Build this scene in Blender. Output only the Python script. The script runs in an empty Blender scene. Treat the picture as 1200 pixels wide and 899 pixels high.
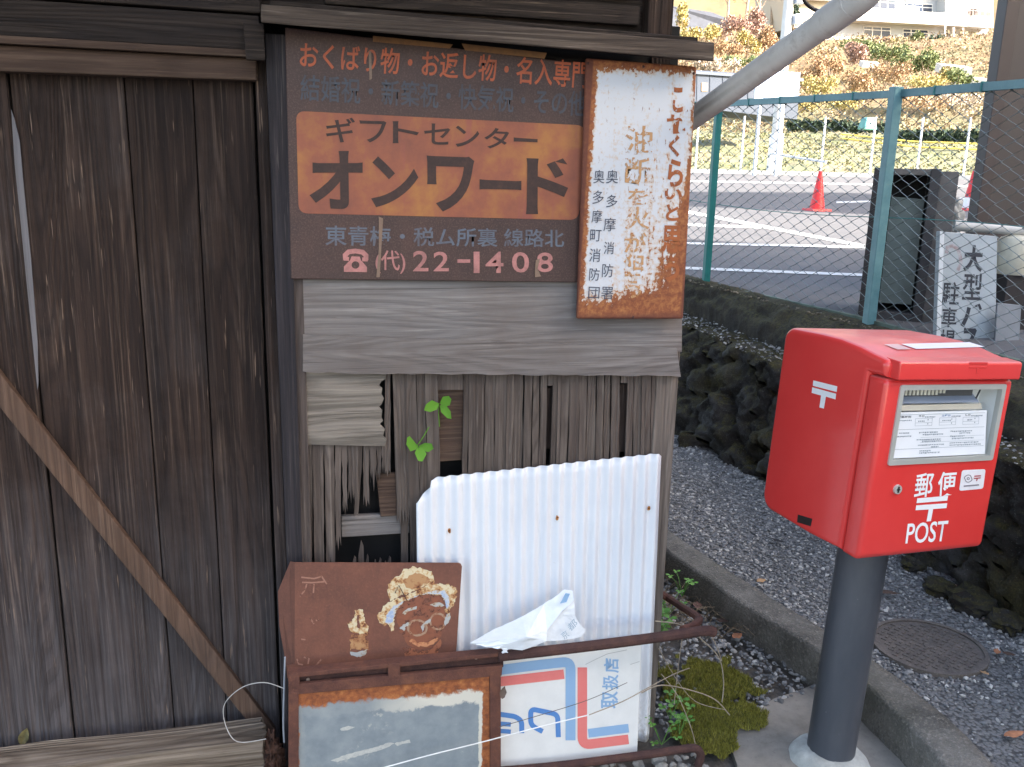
import bpy, bmesh, math, random
from mathutils import Vector, Matrix, noise
from mathutils.geometry import tessellate_polygon
random.seed(7)
R = math.radians
S = bpy.context.scene
COL = S.collection

# ------------------------------------------------------------------ camera
FPX = 1060.0; EYE = 1.65; CX, CY = 600.0, 449.5            # in pixels of a 1200 x 899 photograph
up = Vector((102, 4340, FPX)).normalized()
fw = (Vector((0, 0, -1)) - up * up.dot(Vector((0, 0, -1)))).normalized()
rt = fw.cross(up)
HEAD = R(14)
WX = math.sin(HEAD) * fw + math.cos(HEAD) * rt
WY = math.cos(HEAD) * fw - math.sin(HEAD) * rt
ROT = Matrix((WX, WY, up))                                  # camera axes -> world axes
EYEP = Vector((0, 0, EYE))
cam = bpy.data.cameras.new('camera'); camo = bpy.data.objects.new('camera', cam); COL.objects.link(camo)
camo.matrix_world = Matrix.Translation(EYEP) @ ROT.to_4x4()
cam.sensor_width = 36; cam.lens = FPX / 1200 * 36; cam.clip_start = 0.02; cam.clip_end = 1200
S.camera = camo

# ------------------------------------------------------------------ sky, sun, exposure
SUN_EL = R(27); SUN_AZ = R(130)                             # azimuth of the sun, clockwise from +y
W = bpy.data.worlds.new('World'); S.world = W; W.use_nodes = True
nt = W.node_tree; bg = nt.nodes['Background']
sky = nt.nodes.new('ShaderNodeTexSky'); sky.sky_type = 'NISHITA'; sky.sun_disc = False
sky.sun_elevation = SUN_EL; sky.sun_rotation = SUN_AZ; sky.dust_density = 3.0; sky.ozone_density = 1.0
nt.links.new(sky.outputs[0], bg.inputs[0]); bg.inputs[1].default_value = 0.15
sl = bpy.data.lights.new('sun', 'SUN'); sl.energy = 4.2; sl.angle = R(0.5); sl.color = (1, 0.97, 0.93)
so = bpy.data.objects.new('sun', sl); COL.objects.link(so)
sdir = Vector((math.sin(SUN_AZ) * math.cos(SUN_EL), math.cos(SUN_AZ) * math.cos(SUN_EL), math.sin(SUN_EL)))
so.rotation_euler = sdir.to_track_quat('Z', 'Y').to_euler()
S.view_settings.view_transform = 'Standard'; S.view_settings.look = 'None'; S.view_settings.gamma = 1
S.view_settings.exposure = 2.45
S.view_settings.use_white_balance = True; S.view_settings.white_balance_temperature = 7100; S.view_settings.white_balance_tint = 10
S.cycles.max_bounces = 6
S.cycles.use_denoising = True

# ------------------------------------------------------------------ points of the photograph on real planes
def ray(px, py): return ROT @ Vector((px - CX, -(py - CY), -FPX))
def on(px, py, p0, n):
    d = ray(px, py); n = Vector(n)
    return EYEP + d * ((Vector(p0) - EYEP).dot(n) / d.dot(n))
def aty(px, py, y): return on(px, py, (0, y, 0), (0, 1, 0))
def atz(px, py, z): return on(px, py, (0, 0, z), (0, 0, 1))
def far(px, py, r):
    d = ray(px, py); return EYEP + d * (r / math.hypot(d.x, d.y))

# ------------------------------------------------------------------ mesh helpers
def thing(name, label, cat, loc=(0, 0, 0), group=None):
    o = bpy.data.objects.new(name, None); COL.objects.link(o); o.location = loc
    o.empty_display_size = 0.05
    return tag(o, label, cat, group)
def tag(o, label, cat, group=None):
    o['label'] = label; o['category'] = cat
    if group: o['group'] = group
    return o
def obj(name, bm, mat, parent=None, smooth=False, kind=None, label=None, local=False):
    me = bpy.data.meshes.new(name)
    if parent is not None and not local:
        p = parent; off = Vector(p.location)
        if p.parent is not None: off = off + Vector(p.parent.location)
        if p.type == 'EMPTY' or off.length > 0: bmesh.ops.translate(bm, verts=bm.verts, vec=-off)
    bm.normal_update(); bm.to_mesh(me); bm.free()
    if smooth:
        for f in me.polygons: f.use_smooth = True
    o = bpy.data.objects.new(name, me); COL.objects.link(o)
    for m in (mat if isinstance(mat, (list, tuple)) else [mat]): me.materials.append(m)
    if parent is not None: o.parent = parent
    if kind: o['kind'] = kind
    if label: o['label'] = label
    return o
def struct(name, bm, mat, **k): return obj(name, bm, mat, kind='structure', **k)
def NB(): return bmesh.new()
def box(bm, a, b, bev=0.0):
    """axis aligned box from corner a to corner b"""
    return hexa(bm, [Vector((x, y, z)) for z in (a[2], b[2]) for (x, y) in ((a[0], a[1]), (b[0], a[1]), (b[0], b[1]), (a[0], b[1]))], bev)
def hexa(bm, p, bev=0.0):
    """p: 4 bottom corners ccw then 4 top corners"""
    t = bmesh.new()
    v = [t.verts.new(q) for q in p]
    for f in ((3, 2, 1, 0), (4, 5, 6, 7), (0, 1, 5, 4), (1, 2, 6, 5), (2, 3, 7, 6), (3, 0, 4, 7)): t.faces.new([v[i] for i in f])
    bmesh.ops.recalc_face_normals(t, faces=t.faces)
    if bev: bmesh.ops.bevel(t, geom=list(t.edges), offset=bev, segments=2, profile=0.5, affect='EDGES', clamp_overlap=True)
    merge(bm, t)
def merge(bm, t, mtx=None):
    if mtx is not None: bmesh.ops.transform(t, matrix=mtx, verts=t.verts)
    me = bpy.data.meshes.new('tmp'); t.to_mesh(me); t.free(); bm.from_mesh(me); bpy.data.meshes.remove(me)
def slab(bm, quad, back, bev=0.0):
    """front quad (tl, tr, br, bl) with thickness vector 'back'"""
    tl, tr, br, bl = [Vector(q) for q in quad]; b = Vector(back)
    hexa(bm, [bl, br, br + b, bl + b, tl, tr, tr + b, tl + b], bev)
def prism(bm, pts, back, jit=0.0):
    """outline pts (3D, coplanar) extruded along 'back'"""
    b = Vector(back); n = len(pts)
    tri = tessellate_polygon([pts])
    v0 = [bm.verts.new(p) for p in pts]; v1 = [bm.verts.new(Vector(p) + b) for p in pts]
    fs = []
    for t in tri:
        try: fs.append(bm.faces.new([v0[i] for i in t])); fs.append(bm.faces.new([v1[i] for i in reversed(t)]))
        except ValueError: pass
    for i in range(n):
        j = (i + 1) % n
        try: fs.append(bm.faces.new([v0[i], v0[j], v1[j], v1[i]]))
        except ValueError: pass
    bmesh.ops.recalc_face_normals(bm, faces=fs)
def tube(bm, pts, r, seg=8, cap=True):
    pts = [Vector(p) for p in pts]; rings = []
    rr = r if isinstance(r, (list, tuple)) else [r] * len(pts)
    u = None
    for i, p in enumerate(pts):
        d = (pts[min(i + 1, len(pts) - 1)] - pts[max(i - 1, 0)]).normalized()
        if u is None:
            u = d.orthogonal().normalized()
        else:
            u = (u - d * u.dot(d)); u = u.normalized() if u.length > 1e-6 else d.orthogonal().normalized()
        w = d.cross(u)
        rings.append([bm.verts.new(p + (u * math.cos(2 * math.pi * k / seg) + w * math.sin(2 * math.pi * k / seg)) * rr[i]) for k in range(seg)])
    for a, b in zip(rings, rings[1:]):
        for k in range(seg): bm.faces.new([a[k], a[(k + 1) % seg], b[(k + 1) % seg], b[k]])
    if cap: bm.faces.new(list(reversed(rings[0]))); bm.faces.new(rings[-1])
def smooth_path(pts, n=8):
    pts = [Vector(p) for p in pts]; out = []
    for i in range(len(pts) - 1):
        p0, p1, p2, p3 = pts[max(i - 1, 0)], pts[i], pts[i + 1], pts[min(i + 2, len(pts) - 1)]
        for k in range(n):
            t = k / n
            out.append(0.5 * ((2 * p1) + (p2 - p0) * t + (2 * p0 - 5 * p1 + 4 * p2 - p3) * t * t + (3 * p1 - p0 - 3 * p2 + p3) * t ** 3))
    return out + [pts[-1]]
def uvquad(o, quad):
    """UV map 0..1 over the quad (tl, tr, br, bl), world space"""
    tl, tr, br, bl = [Vector(q) for q in quad]
    off = Vector((0, 0, 0)); p = o
    while p is not None: off = off + Vector(p.location); p = p.parent
    ex = (tr - tl) ; ey = (tl - bl)
    me = o.data; uv = me.uv_layers.new(name='uv')
    for lp in me.loops:
        d = me.vertices[lp.vertex_index].co + off - bl
        uv.data[lp.index].uv = (d.dot(ex) / ex.length_squared, d.dot(ey) / ey.length_squared)
def text_bm(body, bold=0.0, res=4):
    c = bpy.data.curves.new('t', 'FONT'); c.body = body; c.size = 1; c.offset = bold; c.resolution_u = res
    o = bpy.data.objects.new('t', c); COL.objects.link(o)
    dg = bpy.context.evaluated_depsgraph_get()
    me = bpy.data.meshes.new_from_object(o.evaluated_get(dg))
    bpy.data.objects.remove(o); bpy.data.curves.remove(c)
    bm = bmesh.new(); bm.from_mesh(me); bpy.data.meshes.remove(me)
    return bm
def text(bm, body, quad, bold=0.0, box01=None):
    """lettering whose bounding box fills the 3D quad (tl, tr, br, bl)"""
    t = text_bm(body, bold)
    if not t.verts: t.free(); return
    x0 = min(v.co.x for v in t.verts); x1 = max(v.co.x for v in t.verts)
    y0 = min(v.co.y for v in t.verts); y1 = max(v.co.y for v in t.verts)
    if box01: y0, y1 = box01
    tl, tr, br, bl = [Vector(q) for q in quad]
    for v in t.verts:
        a = (v.co.x - x0) / (x1 - x0); b = (v.co.y - y0) / (y1 - y0)
        v.co = (bl * (1 - a) + br * a) * (1 - b) + (tl * (1 - a) + tr * a) * b
    merge(bm, t)
def rough_outline(pts, step, amp, seed=0):
    out = []; n = len(pts); rnd = random.Random(seed)
    for i in range(n):
        a, b = Vector(pts[i]), Vector(pts[(i + 1) % n]); m = max(1, int((b - a).length / step))
        for k in range(m):
            p = a.lerp(b, k / m); out.append((p.x + rnd.uniform(-amp, amp), p.y + rnd.uniform(-amp, amp)))
    return out
def flat(bm, pts):
    """single sheet polygon from coplanar 3D points"""
    v = [bm.verts.new(p) for p in pts]
    for t in tessellate_polygon([pts]):
        try: bm.faces.new([v[i] for i in t])
        except ValueError: pass
def facing(bm, d):
    bm.normal_update()
    fl = [f for f in bm.faces if f.normal.dot(Vector(d)) < 0]
    if fl: bmesh.ops.reverse_faces(bm, faces=fl)
def ring_strip(bm, path, w, to3d):
    """flat stroke of width w along a 2D path, mitred, mapped by to3d"""
    P = [Vector(p) for p in path]; L = []; Rr = []
    for i, p in enumerate(P):
        d0 = (P[i] - P[i - 1]).normalized() if i else (P[1] - P[0]).normalized()
        d1 = (P[i + 1] - P[i]).normalized() if i < len(P) - 1 else d0
        t = (d0 + d1).normalized(); n = Vector((-t.y, t.x)); c = max(0.4, n.dot(Vector((-d0.y, d0.x))))
        L.append(p + n * (w / 2 / c)); Rr.append(p - n * (w / 2 / c))
    vl = [bm.verts.new(to3d(*q)) for q in L]; vr = [bm.verts.new(to3d(*q)) for q in Rr]
    for i in range(len(P) - 1): bm.faces.new([vl[i], vl[i + 1], vr[i + 1], vr[i]])

# ------------------------------------------------------------------ material helpers
class G:
    def __init__(s, name):
        s.m = bpy.data.materials.new(name); s.m.use_nodes = True; s.t = s.m.node_tree; s.N = s.t.nodes
        s.b = s.N['Principled BSDF']; s.b.inputs['Roughness'].default_value = 0.8
    def n(s, typ, ins=None, **a):
        x = s.N.new('ShaderNode' + typ)
        for k, v in a.items(): setattr(x, k, v)
        for k, v in (ins or {}).items():
            if isinstance(v, bpy.types.NodeSocket): s.t.links.new(v, x.inputs[k])
            else: x.inputs[k].default_value = v
        return x
    def link(s, a, k): s.t.links.new(a, s.b.inputs[k])
    def co(s, scale=(1, 1, 1), kind='Object', rot=(0, 0, 0), loc=(0, 0, 0)):
        c = s.n('TexCoord'); mp = s.n('Mapping', {0: c.outputs[kind]})
        mp.inputs['Scale'].default_value = scale; mp.inputs['Rotation'].default_value = rot
        if isinstance(loc, bpy.types.NodeSocket): s.t.links.new(loc, mp.inputs['Location'])
        else: mp.inputs['Location'].default_value = loc
        return mp.outputs[0]
    def noise(s, vec, scale, detail=5, rough=0.6, dist=0.0):
        return s.n('TexNoise', {'Vector': vec, 'Scale': scale, 'Detail': detail, 'Roughness': rough, 'Distortion': dist}).outputs[0]
    def ramp(s, fac, stops, interp='LINEAR'):
        r = s.n('ValToRGB', {0: fac}); e = r.color_ramp.elements; r.color_ramp.interpolation = interp
        while len(e) < len(stops): e.new(0.5)
        for x, (p, c) in zip(e, stops):
            x.position = p; x.color = (*c, 1) if isinstance(c, tuple) else (c, c, c, 1)
        return r.outputs[0]
    def mix(s, fac, a, b, mode='MIX'):
        x = s.n('MixRGB', {0: fac}, blend_type=mode)
        for k, v in ((1, a), (2, b)):
            if isinstance(v, tuple): x.inputs[k].default_value = (*v, 1)
            else: s.t.links.new(v, x.inputs[k])
        return x.outputs[0]
    def math(s, op, a, b=0.0, c=0.0, clamp=False):
        x = s.n('Math', operation=op); x.use_clamp = clamp
        for k, v in enumerate((a, b, c)):
            if isinstance(v, bpy.types.NodeSocket): s.t.links.new(v, x.inputs[k])
            else: x.inputs[k].default_value = v
        return x.outputs[0]
    def color(s, c):
        if isinstance(c, tuple): s.b.inputs['Base Color'].default_value = (*c, 1)
        else: s.link(c, 'Base Color')
    def bump(s, h, strength=0.5, dist=0.01):
        x = s.n('Bump', {'Height': h, 'Strength': strength, 'Distance': dist}); s.link(x.outputs[0], 'Normal')
    def rough(s, r):
        if isinstance(r, (int, float)): s.b.inputs['Roughness'].default_value = r
        else: s.link(r, 'Roughness')

def hx(r, g, b):
    f = lambda c: (c / 255 / 12.92) if c / 255 <= 0.04045 else ((c / 255 + 0.055) / 1.055) ** 2.4
    return (f(r), f(g), f(b))

def wood(name, dark, mid, light, axis='Z', grain=60.0, stain=0.5, bump=0.6, tint=None, pale=0.0, low=None):
    """weathered board; grain runs along axis"""
    g = G(name)
    isl = g.n('NewGeometry').outputs['Random Per Island']
    off = g.n('CombineXYZ', {0: g.math('MULTIPLY', isl, 37.0), 1: g.math('MULTIPLY', isl, 11.0), 2: g.math('MULTIPLY', isl, 5.0)}).outputs[0]
    def st(k): return {'Z': (1, 1, k), 'X': (k, 1, 1), 'Y': (1, k, 1)}[axis]
    warp = g.noise(g.co(st(.09), loc=off), 5.0, 2, 0.45)
    fine = g.noise(g.co(st(.018), loc=off), grain * 3.0, 5, 0.65)
    mid_ = g.noise(g.co(st(.035), loc=off), grain * 1.0, 4, 0.6)
    ring = g.math('ABSOLUTE', g.math('SUBTRACT', g.math('FRACT', g.math('ADD', g.math('MULTIPLY', warp, 34.0), g.math('MULTIPLY', fine, .5))), 0.5))
    big = g.noise(g.co((1, 1, 1), loc=off), 2.4, 6, 0.7)
    patch_ = g.noise(g.co(st(.3), loc=off), 7.0, 5, 0.65)
    base = g.mix(g.ramp(mid_, [(0.34, 0.0), (0.66, 1.0)]), dark, mid)
    base = g.mix(g.math('MULTIPLY', g.ramp(ring, [(0.06, 1.0), (0.22, 0.0)]), 0.62), base, dark)
    base = g.mix(g.math('MULTIPLY', g.ramp(fine, [(0.54, 0.0), (0.70, 1.0)]), g.math('MULTIPLY', g.ramp(patch_, [(.38, .15), (.66, 1.0)]), .7)), base, light)
    base = g.mix(g.math('MULTIPLY', g.ramp(fine, [(0.30, 1.0), (0.42, 0.0)]), .7), base, tuple(x * .45 for x in dark))
    base = g.mix(g.math('MULTIPLY', g.ramp(big, [(0.42, 0.0), (0.66, 1.0)]), stain), base, tint or dark)
    if low:
        z = g.n('SeparateXYZ', {0: g.co()}).outputs[2]
        f = g.math('SUBTRACT', g.math('MULTIPLY', g.math('SUBTRACT', .95, z, clamp=True), 1.1), g.math('MULTIPLY', g.math('SUBTRACT', big, .5), 1.2), clamp=True)
        base = g.mix(g.math('MULTIPLY', f, g.ramp(fine, [(.35, .25), (.6, .85)])), base, low)
    tone = g.math('ADD', 0.84, g.math('MULTIPLY', isl, 0.30))
    base = g.mix(1.0, base, g.n('CombineXYZ', {0: tone, 1: tone, 2: tone}).outputs[0], 'MULTIPLY')
    fl = g.noise(g.co(st(.05), loc=off), 170.0, 2, 0.5)
    if pale: base = g.mix(g.math('MULTIPLY', g.math('MULTIPLY', g.ramp(fl, [(0.68, 0.0), (0.72, 1.0)]), g.ramp(patch_, [(0.42, 0.1), (0.6, 1.0)])), pale), base, light)
    g.color(base)
    h = g.math('ADD', g.math('MULTIPLY', fine, 0.8), g.math('ADD', g.math('MULTIPLY', ring, 0.9), g.math('MULTIPLY', mid_, 0.5)))
    g.bump(h, bump, 0.006); g.rough(0.85)
    g.b.inputs['Specular IOR Level'].default_value = 0.25
    return g.m

def plain(name, c, rough=0.6, metal=0.0, var=0.15, vscale=8.0, bump=0.0, bscale=80.0, spec=0.5):
    g = G(name); v = g.co()
    nz = g.noise(v, vscale, 6, 0.65)
    d = tuple(x * (1 - var) for x in c); l = tuple(min(1, x * (1 + var)) for x in c)
    g.color(g.ramp(nz, [(0.32, d), (0.68, l)])); g.rough(rough); g.b.inputs['Metallic'].default_value = metal
    g.b.inputs['Specular IOR Level'].default_value = spec
    if bump: g.bump(g.noise(v, bscale, 4, 0.6), bump, 0.004)
    return g.m

def rusty(name, c0, c1, c2, scale=14.0, bump=0.5):
    g = G(name); v = g.co()
    a = g.noise(v, scale, 8, 0.7); b = g.noise(v, scale * 14, 4, 0.7); c = g.noise(v, scale * 0.3, 4, 0.6)
    k = g.ramp(a, [(0.30, c0), (0.52, c1), (0.74, c2)])
    k = g.mix(g.math('MULTIPLY', g.ramp(b, [(0.55, 0.0), (0.75, 1.0)]), 0.55), k, c2)
    k = g.mix(g.math('MULTIPLY', g.ramp(c, [(0.4, 0.0), (0.7, 1.0)]), 0.4), k, c0)
    g.color(k); g.bump(g.math('ADD', a, g.math('MULTIPLY', b, 0.6)), bump, 0.004); g.rough(0.85)
    g.b.inputs['Specular IOR Level'].default_value = 0.3
    return g.m

def leafmat(name, cols, trans=0.25):
    g = G(name)
    isl = g.n('NewGeometry').outputs['Random Per Island']
    n = len(cols)
    v = g.noise(g.co(), 0.9, 3, 0.6)
    f = g.math('ADD', g.math('MULTIPLY', isl, 0.7), g.math('MULTIPLY', v, 0.3))
    g.color(g.ramp(f, [(0.1 + 0.8 * i / (n - 1), c) for i, c in enumerate(cols)])); g.rough(0.7)
    g.b.inputs['Specular IOR Level'].default_value = 0.2
    return g.m

# ------------------------------------------------------------------ materials
M_DOOR = wood('dark_door_wood', hx(34, 26, 24), hx(64, 50, 44), hx(132, 112, 98), 'Z', 50, 0.5, 1.0, hx(38, 31, 31), 0.9, hx(90, 88, 92))
M_BEAM = wood('dark_beam_wood', hx(34, 29, 28), hx(62, 53, 48), hx(108, 94, 84), 'X', 55, 0.5, 0.8, hx(48, 42, 42), 0.5)
M_POST = wood('sooty_post_wood', hx(38, 36, 40), hx(58, 54, 58), hx(96, 90, 88), 'Z', 60, 0.5, 0.6, hx(36, 36, 44), 0.4)
M_BROWN = wood('brown_brace_wood', hx(64, 50, 44), hx(92, 74, 64), hx(136, 116, 100), 'X', 60, 0.4, 0.5, hx(70, 56, 48), 0.2)
M_GREYB = wood('grey_weathered_board', hx(104, 100, 100), hx(132, 128, 127), hx(160, 156, 154), 'X', 42, 0.5, 0.5, hx(104, 92, 86), 0.3)
M_SLAT = wood('grey_split_slats', hx(78, 69, 65), hx(112, 102, 96), hx(150, 140, 132), 'Z', 50, 0.45, 0.8, hx(76, 66, 62), 0.4)
M_GPOST = wood('grey_post_wood', hx(88, 80, 76), hx(130, 120, 112), hx(170, 160, 150), 'Z', 60, 0.3, 0.6, hx(84, 76, 72), 0.3)
M_LOG = wood('rotten_sill_wood', hx(78, 66, 56), hx(146, 134, 122), hx(186, 176, 162), 'X', 34, 0.45, 1.0, hx(104, 90, 78), 0.5)
M_PALE = wood('pale_sapwood', hx(98, 96, 100), hx(122, 121, 126), hx(150, 150, 156), 'Z', 40, 0.2, 0.3)
M_ROT = plain('rotten_end_grain', hx(66, 42, 32), 0.95, var=0.6, vscale=40, bump=1.0, bscale=60)
M_DARK = plain('hollow_shade_black', (0.008, 0.008, 0.009), 0.95)  # near-black colour stands in for shade inside hollows and holes
M_RUST = rusty('rusty_steel', hx(74, 50, 46), hx(104, 68, 58), hx(134, 88, 66), 16)
M_RUSTD = rusty('dark_rusty_steel', hx(58, 42, 42), hx(80, 56, 52), hx(106, 74, 62), 20)

# ================================================================== THE SHED
shed = thing('wooden_shed', 'old dark brown timber shed with a plank door and patched grey panel hung with signs', 'shed', (-0.5, 2.6, 0))
def part(name, bm, m, parent=None, **k): return obj(name, bm, m, parent or shed, **k)
YD = 2.26                                                    # plane of the plank door
YP = 2.204                                                   # plane of the board panel
def plank_quad(bm, xl0, xr0, xl1, xr1, z1, z0, y, th, bev=0.003, bow=0.0):
    hexa(bm, [Vector((xl0, y, z0)), Vector((xr0, y, z0)), Vector((xr0, y + th, z0)), Vector((xl0, y + th, z0)),
              Vector((xl1, y, z1)), Vector((xr1, y, z1)), Vector((xr1, y + th, z1)), Vector((xl1, y + th, z1))], bev)
# the big sliding door: wide planks with open joints
edges = [-1.60, -1.34, -1.10, -0.84, (-0.582, -0.576), (-0.337, -0.342), (-0.205, -0.198), (-0.066, -0.064)]
ed = [(e, e) if not isinstance(e, tuple) else e for e in edges]
bm = NB()
for i in range(len(ed) - 1):
    (a0, a1), (b0, b1) = ed[i], ed[i + 1]
    g_ = 0.0035 if i != 5 else 0.0012
    plank_quad(bm, a0 + g_ * .6, b0 - g_ * .6, a1 + g_ * .6, b1 - g_ * .6, 1.83, 0.06, YD + random.uniform(-.004, .004) + (0.0 if i != 5 else 0.002), 0.03)
door = part('plank_door', bm, M_DOOR)
bm = NB()   # pale sapwood strip along one joint
c = [aty(x, y, YD - .003) for x, y in ((13, 128), (17, 140), (23, 165), (27, 210), (31, 250), (36, 300), (40, 350), (44, 400), (45, 450), (42, 470), (39, 450), (35, 400), (30, 350), (26, 300), (21, 250), (17, 190))]
prism(bm, c, (0, .003, 0)); part('sapwood_strip', bm, M_PALE)
# wooden jamb strip between the door and the post
bm = NB(); plank_quad(bm, -0.060, -0.030, -0.060, -0.034, 1.86, 0.02, 2.235, 0.05); part('door_jamb', bm, M_DOOR)
# lintel and beams above the door
bm = NB()
slab(bm, [Vector((-1.7, 2.21, 1.872)), Vector((-0.055, 2.21, 1.862)), Vector((-0.055, 2.21, 1.816)), Vector((-1.7, 2.21, 1.806))], (0, .06, 0), .003)
part('door_lintel', bm, M_BROWN)
bm = NB()
slab(bm, [Vector((-1.7, 2.185, 1.892)), Vector((-0.045, 2.19, 1.878)), Vector((-0.045, 2.19, 1.863)), Vector((-1.7, 2.185, 1.875))], (0, .06, 0), .002)
part('drip_strip', bm, M_BROWN)
bm = NB()
slab(bm, [Vector((-1.7, 2.205, 1.968)), Vector((-0.045, 2.205, 1.952)), Vector((-0.045, 2.205, 1.879)), Vector((-1.7, 2.205, 1.893))], (0, .07, 0), .003)
part('door_beam', bm, M_BEAM)
bm = NB()
slab(bm, [Vector((-1.7, 2.20, 2.12)), Vector((-0.04, 2.20, 2.12)), Vector((-0.04, 2.20, 1.957)), Vector((-1.7, 2.20, 1.974))], (0, .07, 0), .004)
part('door_beam', bm, M_BEAM)
# diagonal brace over the door
bm = NB()
a0, a1 = aty(-60, 380, 2.235), aty(316, 861, 2.235)
d = (a1 - a0).normalized(); n = Vector((-d.z, 0, d.x)) * -0.0255
slab(bm, [a0 + n, a1 + n, a1 - n * 0.75, a0 - n * 0.9], (0, .022, 0), .003)
part('diagonal_brace', bm, wood('brace_wood', hx(78, 60, 50), hx(104, 82, 70), hx(134, 112, 96), 'Z', 60, 0.5, 0.5, hx(70, 60, 56), 0.2))
# sill beam, weathered, with a rotten end
bm = NB(); t = NB()
box(t, (-1.4, 2.10, -0.02), (-0.105, 2.20, 0.212))
bmesh.ops.subdivide_edges(t, edges=[e for e in t.edges if abs(e.verts[0].co.x - e.verts[1].co.x) > 0.5], cuts=60)
bmesh.ops.subdivide_edges(t, edges=[e for e in t.edges if abs(e.verts[0].co.y - e.verts[1].co.y) > 0.05 or abs(e.verts[0].co.z - e.verts[1].co.z) > .05], cuts=5, use_grid_fill=True)
for v in t.verts:
    q = v.co; s_ = noise.noise(Vector((q.x * 3, q.y * 30, q.z * 30)))
    v.co += Vector((0, s_ * .007, noise.noise(Vector((q.x * 4, q.y * 45, 3))) * .007))
    if q.x > -0.12: v.co.x += noise.noise(q * 60) * .018
merge(bm, t); part('sill_beam', bm, M_LOG)
bm = NB(); t = NB(); bmesh.ops.create_icosphere(t, subdivisions=4, radius=1)
for v in t.verts:
    q = v.co.copy(); v.co = Vector((-0.086 + q.x * .026, 2.125 + q.y * .04, 0.11 + q.z * .10)) + q * noise.noise(q * 5) * .025 + q * noise.noise(q * 14) * .008
merge(bm, t); part('rotten_end', bm, M_ROT)
# dark framing post of the panel and a thin strip beside it
bm = NB(); plank_quad(bm, -0.030, 0.006, -0.034, 0.0115, 1.915, 0.0, 2.1935, 0.09, .003); part('panel_post', bm, M_POST)
bm = NB(); plank_quad(bm, 0.0065, 0.030, 0.004, 0.032, 1.45, 0.0, 2.205, 0.05, .003)
part('panel_stile', bm, wood('stile_wood', hx(66, 58, 56), hx(100, 90, 86), hx(140, 130, 122), 'Z', 60, 0.4, 0.6, hx(60, 56, 60), 0.3))
bm = NB(); slab(bm, [aty(775, 376, 2.2195), aty(800, 376, 2.2195), aty(765.5, 868, 2.2195), aty(740, 868, 2.2195)], (0, .07, 0), .003); part('panel_post', bm, M_GPOST)
# grey boards below the signs
def board(px4, y, th, m, name='patch_board', cuts=0, seed=1):
    bm = NB(); q = [aty(*p, y) for p in px4]
    top = rough_side(q[0], q[1], cuts, .0015, seed); bot = rough_side(q[2], q[3], cuts, .0025, seed + 5)
    prism(bm, top + bot, (0, th, 0)); return part(name, bm, m)
def rough_side(a, b, n, amp, seed):
    rnd = random.Random(seed); out = []
    for i in range(n + 1):
        p = a.lerp(b, i / max(1, n)); out.append(p + Vector((0, 0, rnd.uniform(-amp, amp))))
    return out
board([(354, 321), (800, 324), (799, 412), (355, 394)], 2.206, .018, M_GREYB, 'patch_board', 24, 3)
board([(355, 392), (793, 408), (798, 441), (355, 437)], 2.199, .020, M_GREYB, 'patch_board', 30, 9)
# split vertical slats, some torn off above a dark hole
rnd = random.Random(5)
def slat(bm, x0, x1, yt, yb, y=2.222, th=.007, jag=0.0, xb0=None, xb1=None):
    xb0 = x0 if xb0 is None else xb0; xb1 = x1 if xb1 is None else xb1
    tl, tr = aty(x0, yt, y), aty(x1, yt, y); bl, br = aty(xb0, yb, y), aty(xb1, yb, y)
    left = [tl.lerp(bl, k / 8) + Vector((rnd.uniform(-.0012, .0012), 0, 0)) for k in range(9)]
    right = [tr.lerp(br, k / 8) + Vector((rnd.uniform(-.0012, .0012), 0, 0)) for k in range(8, -1, -1)]
    if jag:
        n = max(2, int(abs(xb1 - xb0) / 3)); bot = []
        for k in range(1, n * 2):
            p = bl.lerp(br, k / (n * 2)); up_ = (k % 2) * jag * rnd.uniform(.3, 1.0) - (1 - k % 2) * jag * rnd.uniform(0, .5)
            bot.append(p + Vector((0, 0, up_)))
    else: bot = []
    prism(bm, left + bot + right, (0, th, 0))
bm = NB()
slat(bm, 353, 366, 430, 862, 2.226)
for x0, x1, yb, j, s_ in ((366, 379, 690, .03, 6), (380, 392, 672, .05, 5), (392.5, 400, 640, .05, 2), (400.5, 407, 600, .05, 3), (407.5, 414, 585, .05, 2), (414, 420, 596, .05, 1),
                          (425.5, 433, 592, .04, 1), (433.5, 441, 566, .05, 2), (441.5, 447, 560, .04, 2), (447.5, 452, 556, .03, 1)):
    slat(bm, x0, x1, 520, yb, 2.222 + rnd.uniform(-.002, .002), .006, j, x0 + s_ * .6, x1 + s_ * .4 - rnd.uniform(0, 2))
slat(bm, 420.5, 425.5, 520, 604, 2.231, .004, .0, 415, 420)
slat(bm, 451, 457.5, 430, 556, 2.2215, .006, .03)
for x0, x1, yb, j in ((460, 474, 612, .04), (474.5, 487, 690, 0), (487.5, 497, 690, 0), (497.5, 512, 690, 0)):
    slat(bm, x0, x1, 430, yb, 2.2205 + rnd.uniform(-.002, .002), .007, j, x0 + 8 * (yb - 430) / 260, x1 + 8 * (yb - 430) / 260)
slat(bm, 470, 478, 600, 690, 2.229, .005); 
slat(bm, 512.5, 543, 430, 457, 2.2225, .007, .0)
xs = [543.5, 550, 557.5, 569, 581, 595, 603, 615, 625, 634, 642, None, 648.5, 655, 659, 668, 680, 689, 700, 709, 717, 728, None, 735.5, 743, 752, 757, 764, 769, 774]
for a, b in zip(xs, xs[1:]):
    if a is None or b is None: continue
    lean = -3 if 648 <= a < 660 else rnd.uniform(-1, 1)
    slat(bm, a + .3, b - rnd.choice([.3, .4, 1.0, 1.6]), 430, 640, 2.2205 + rnd.uniform(-.003, .003), .007, 0, a + .3 + lean - 4, b - .5 + lean - 4)
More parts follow.
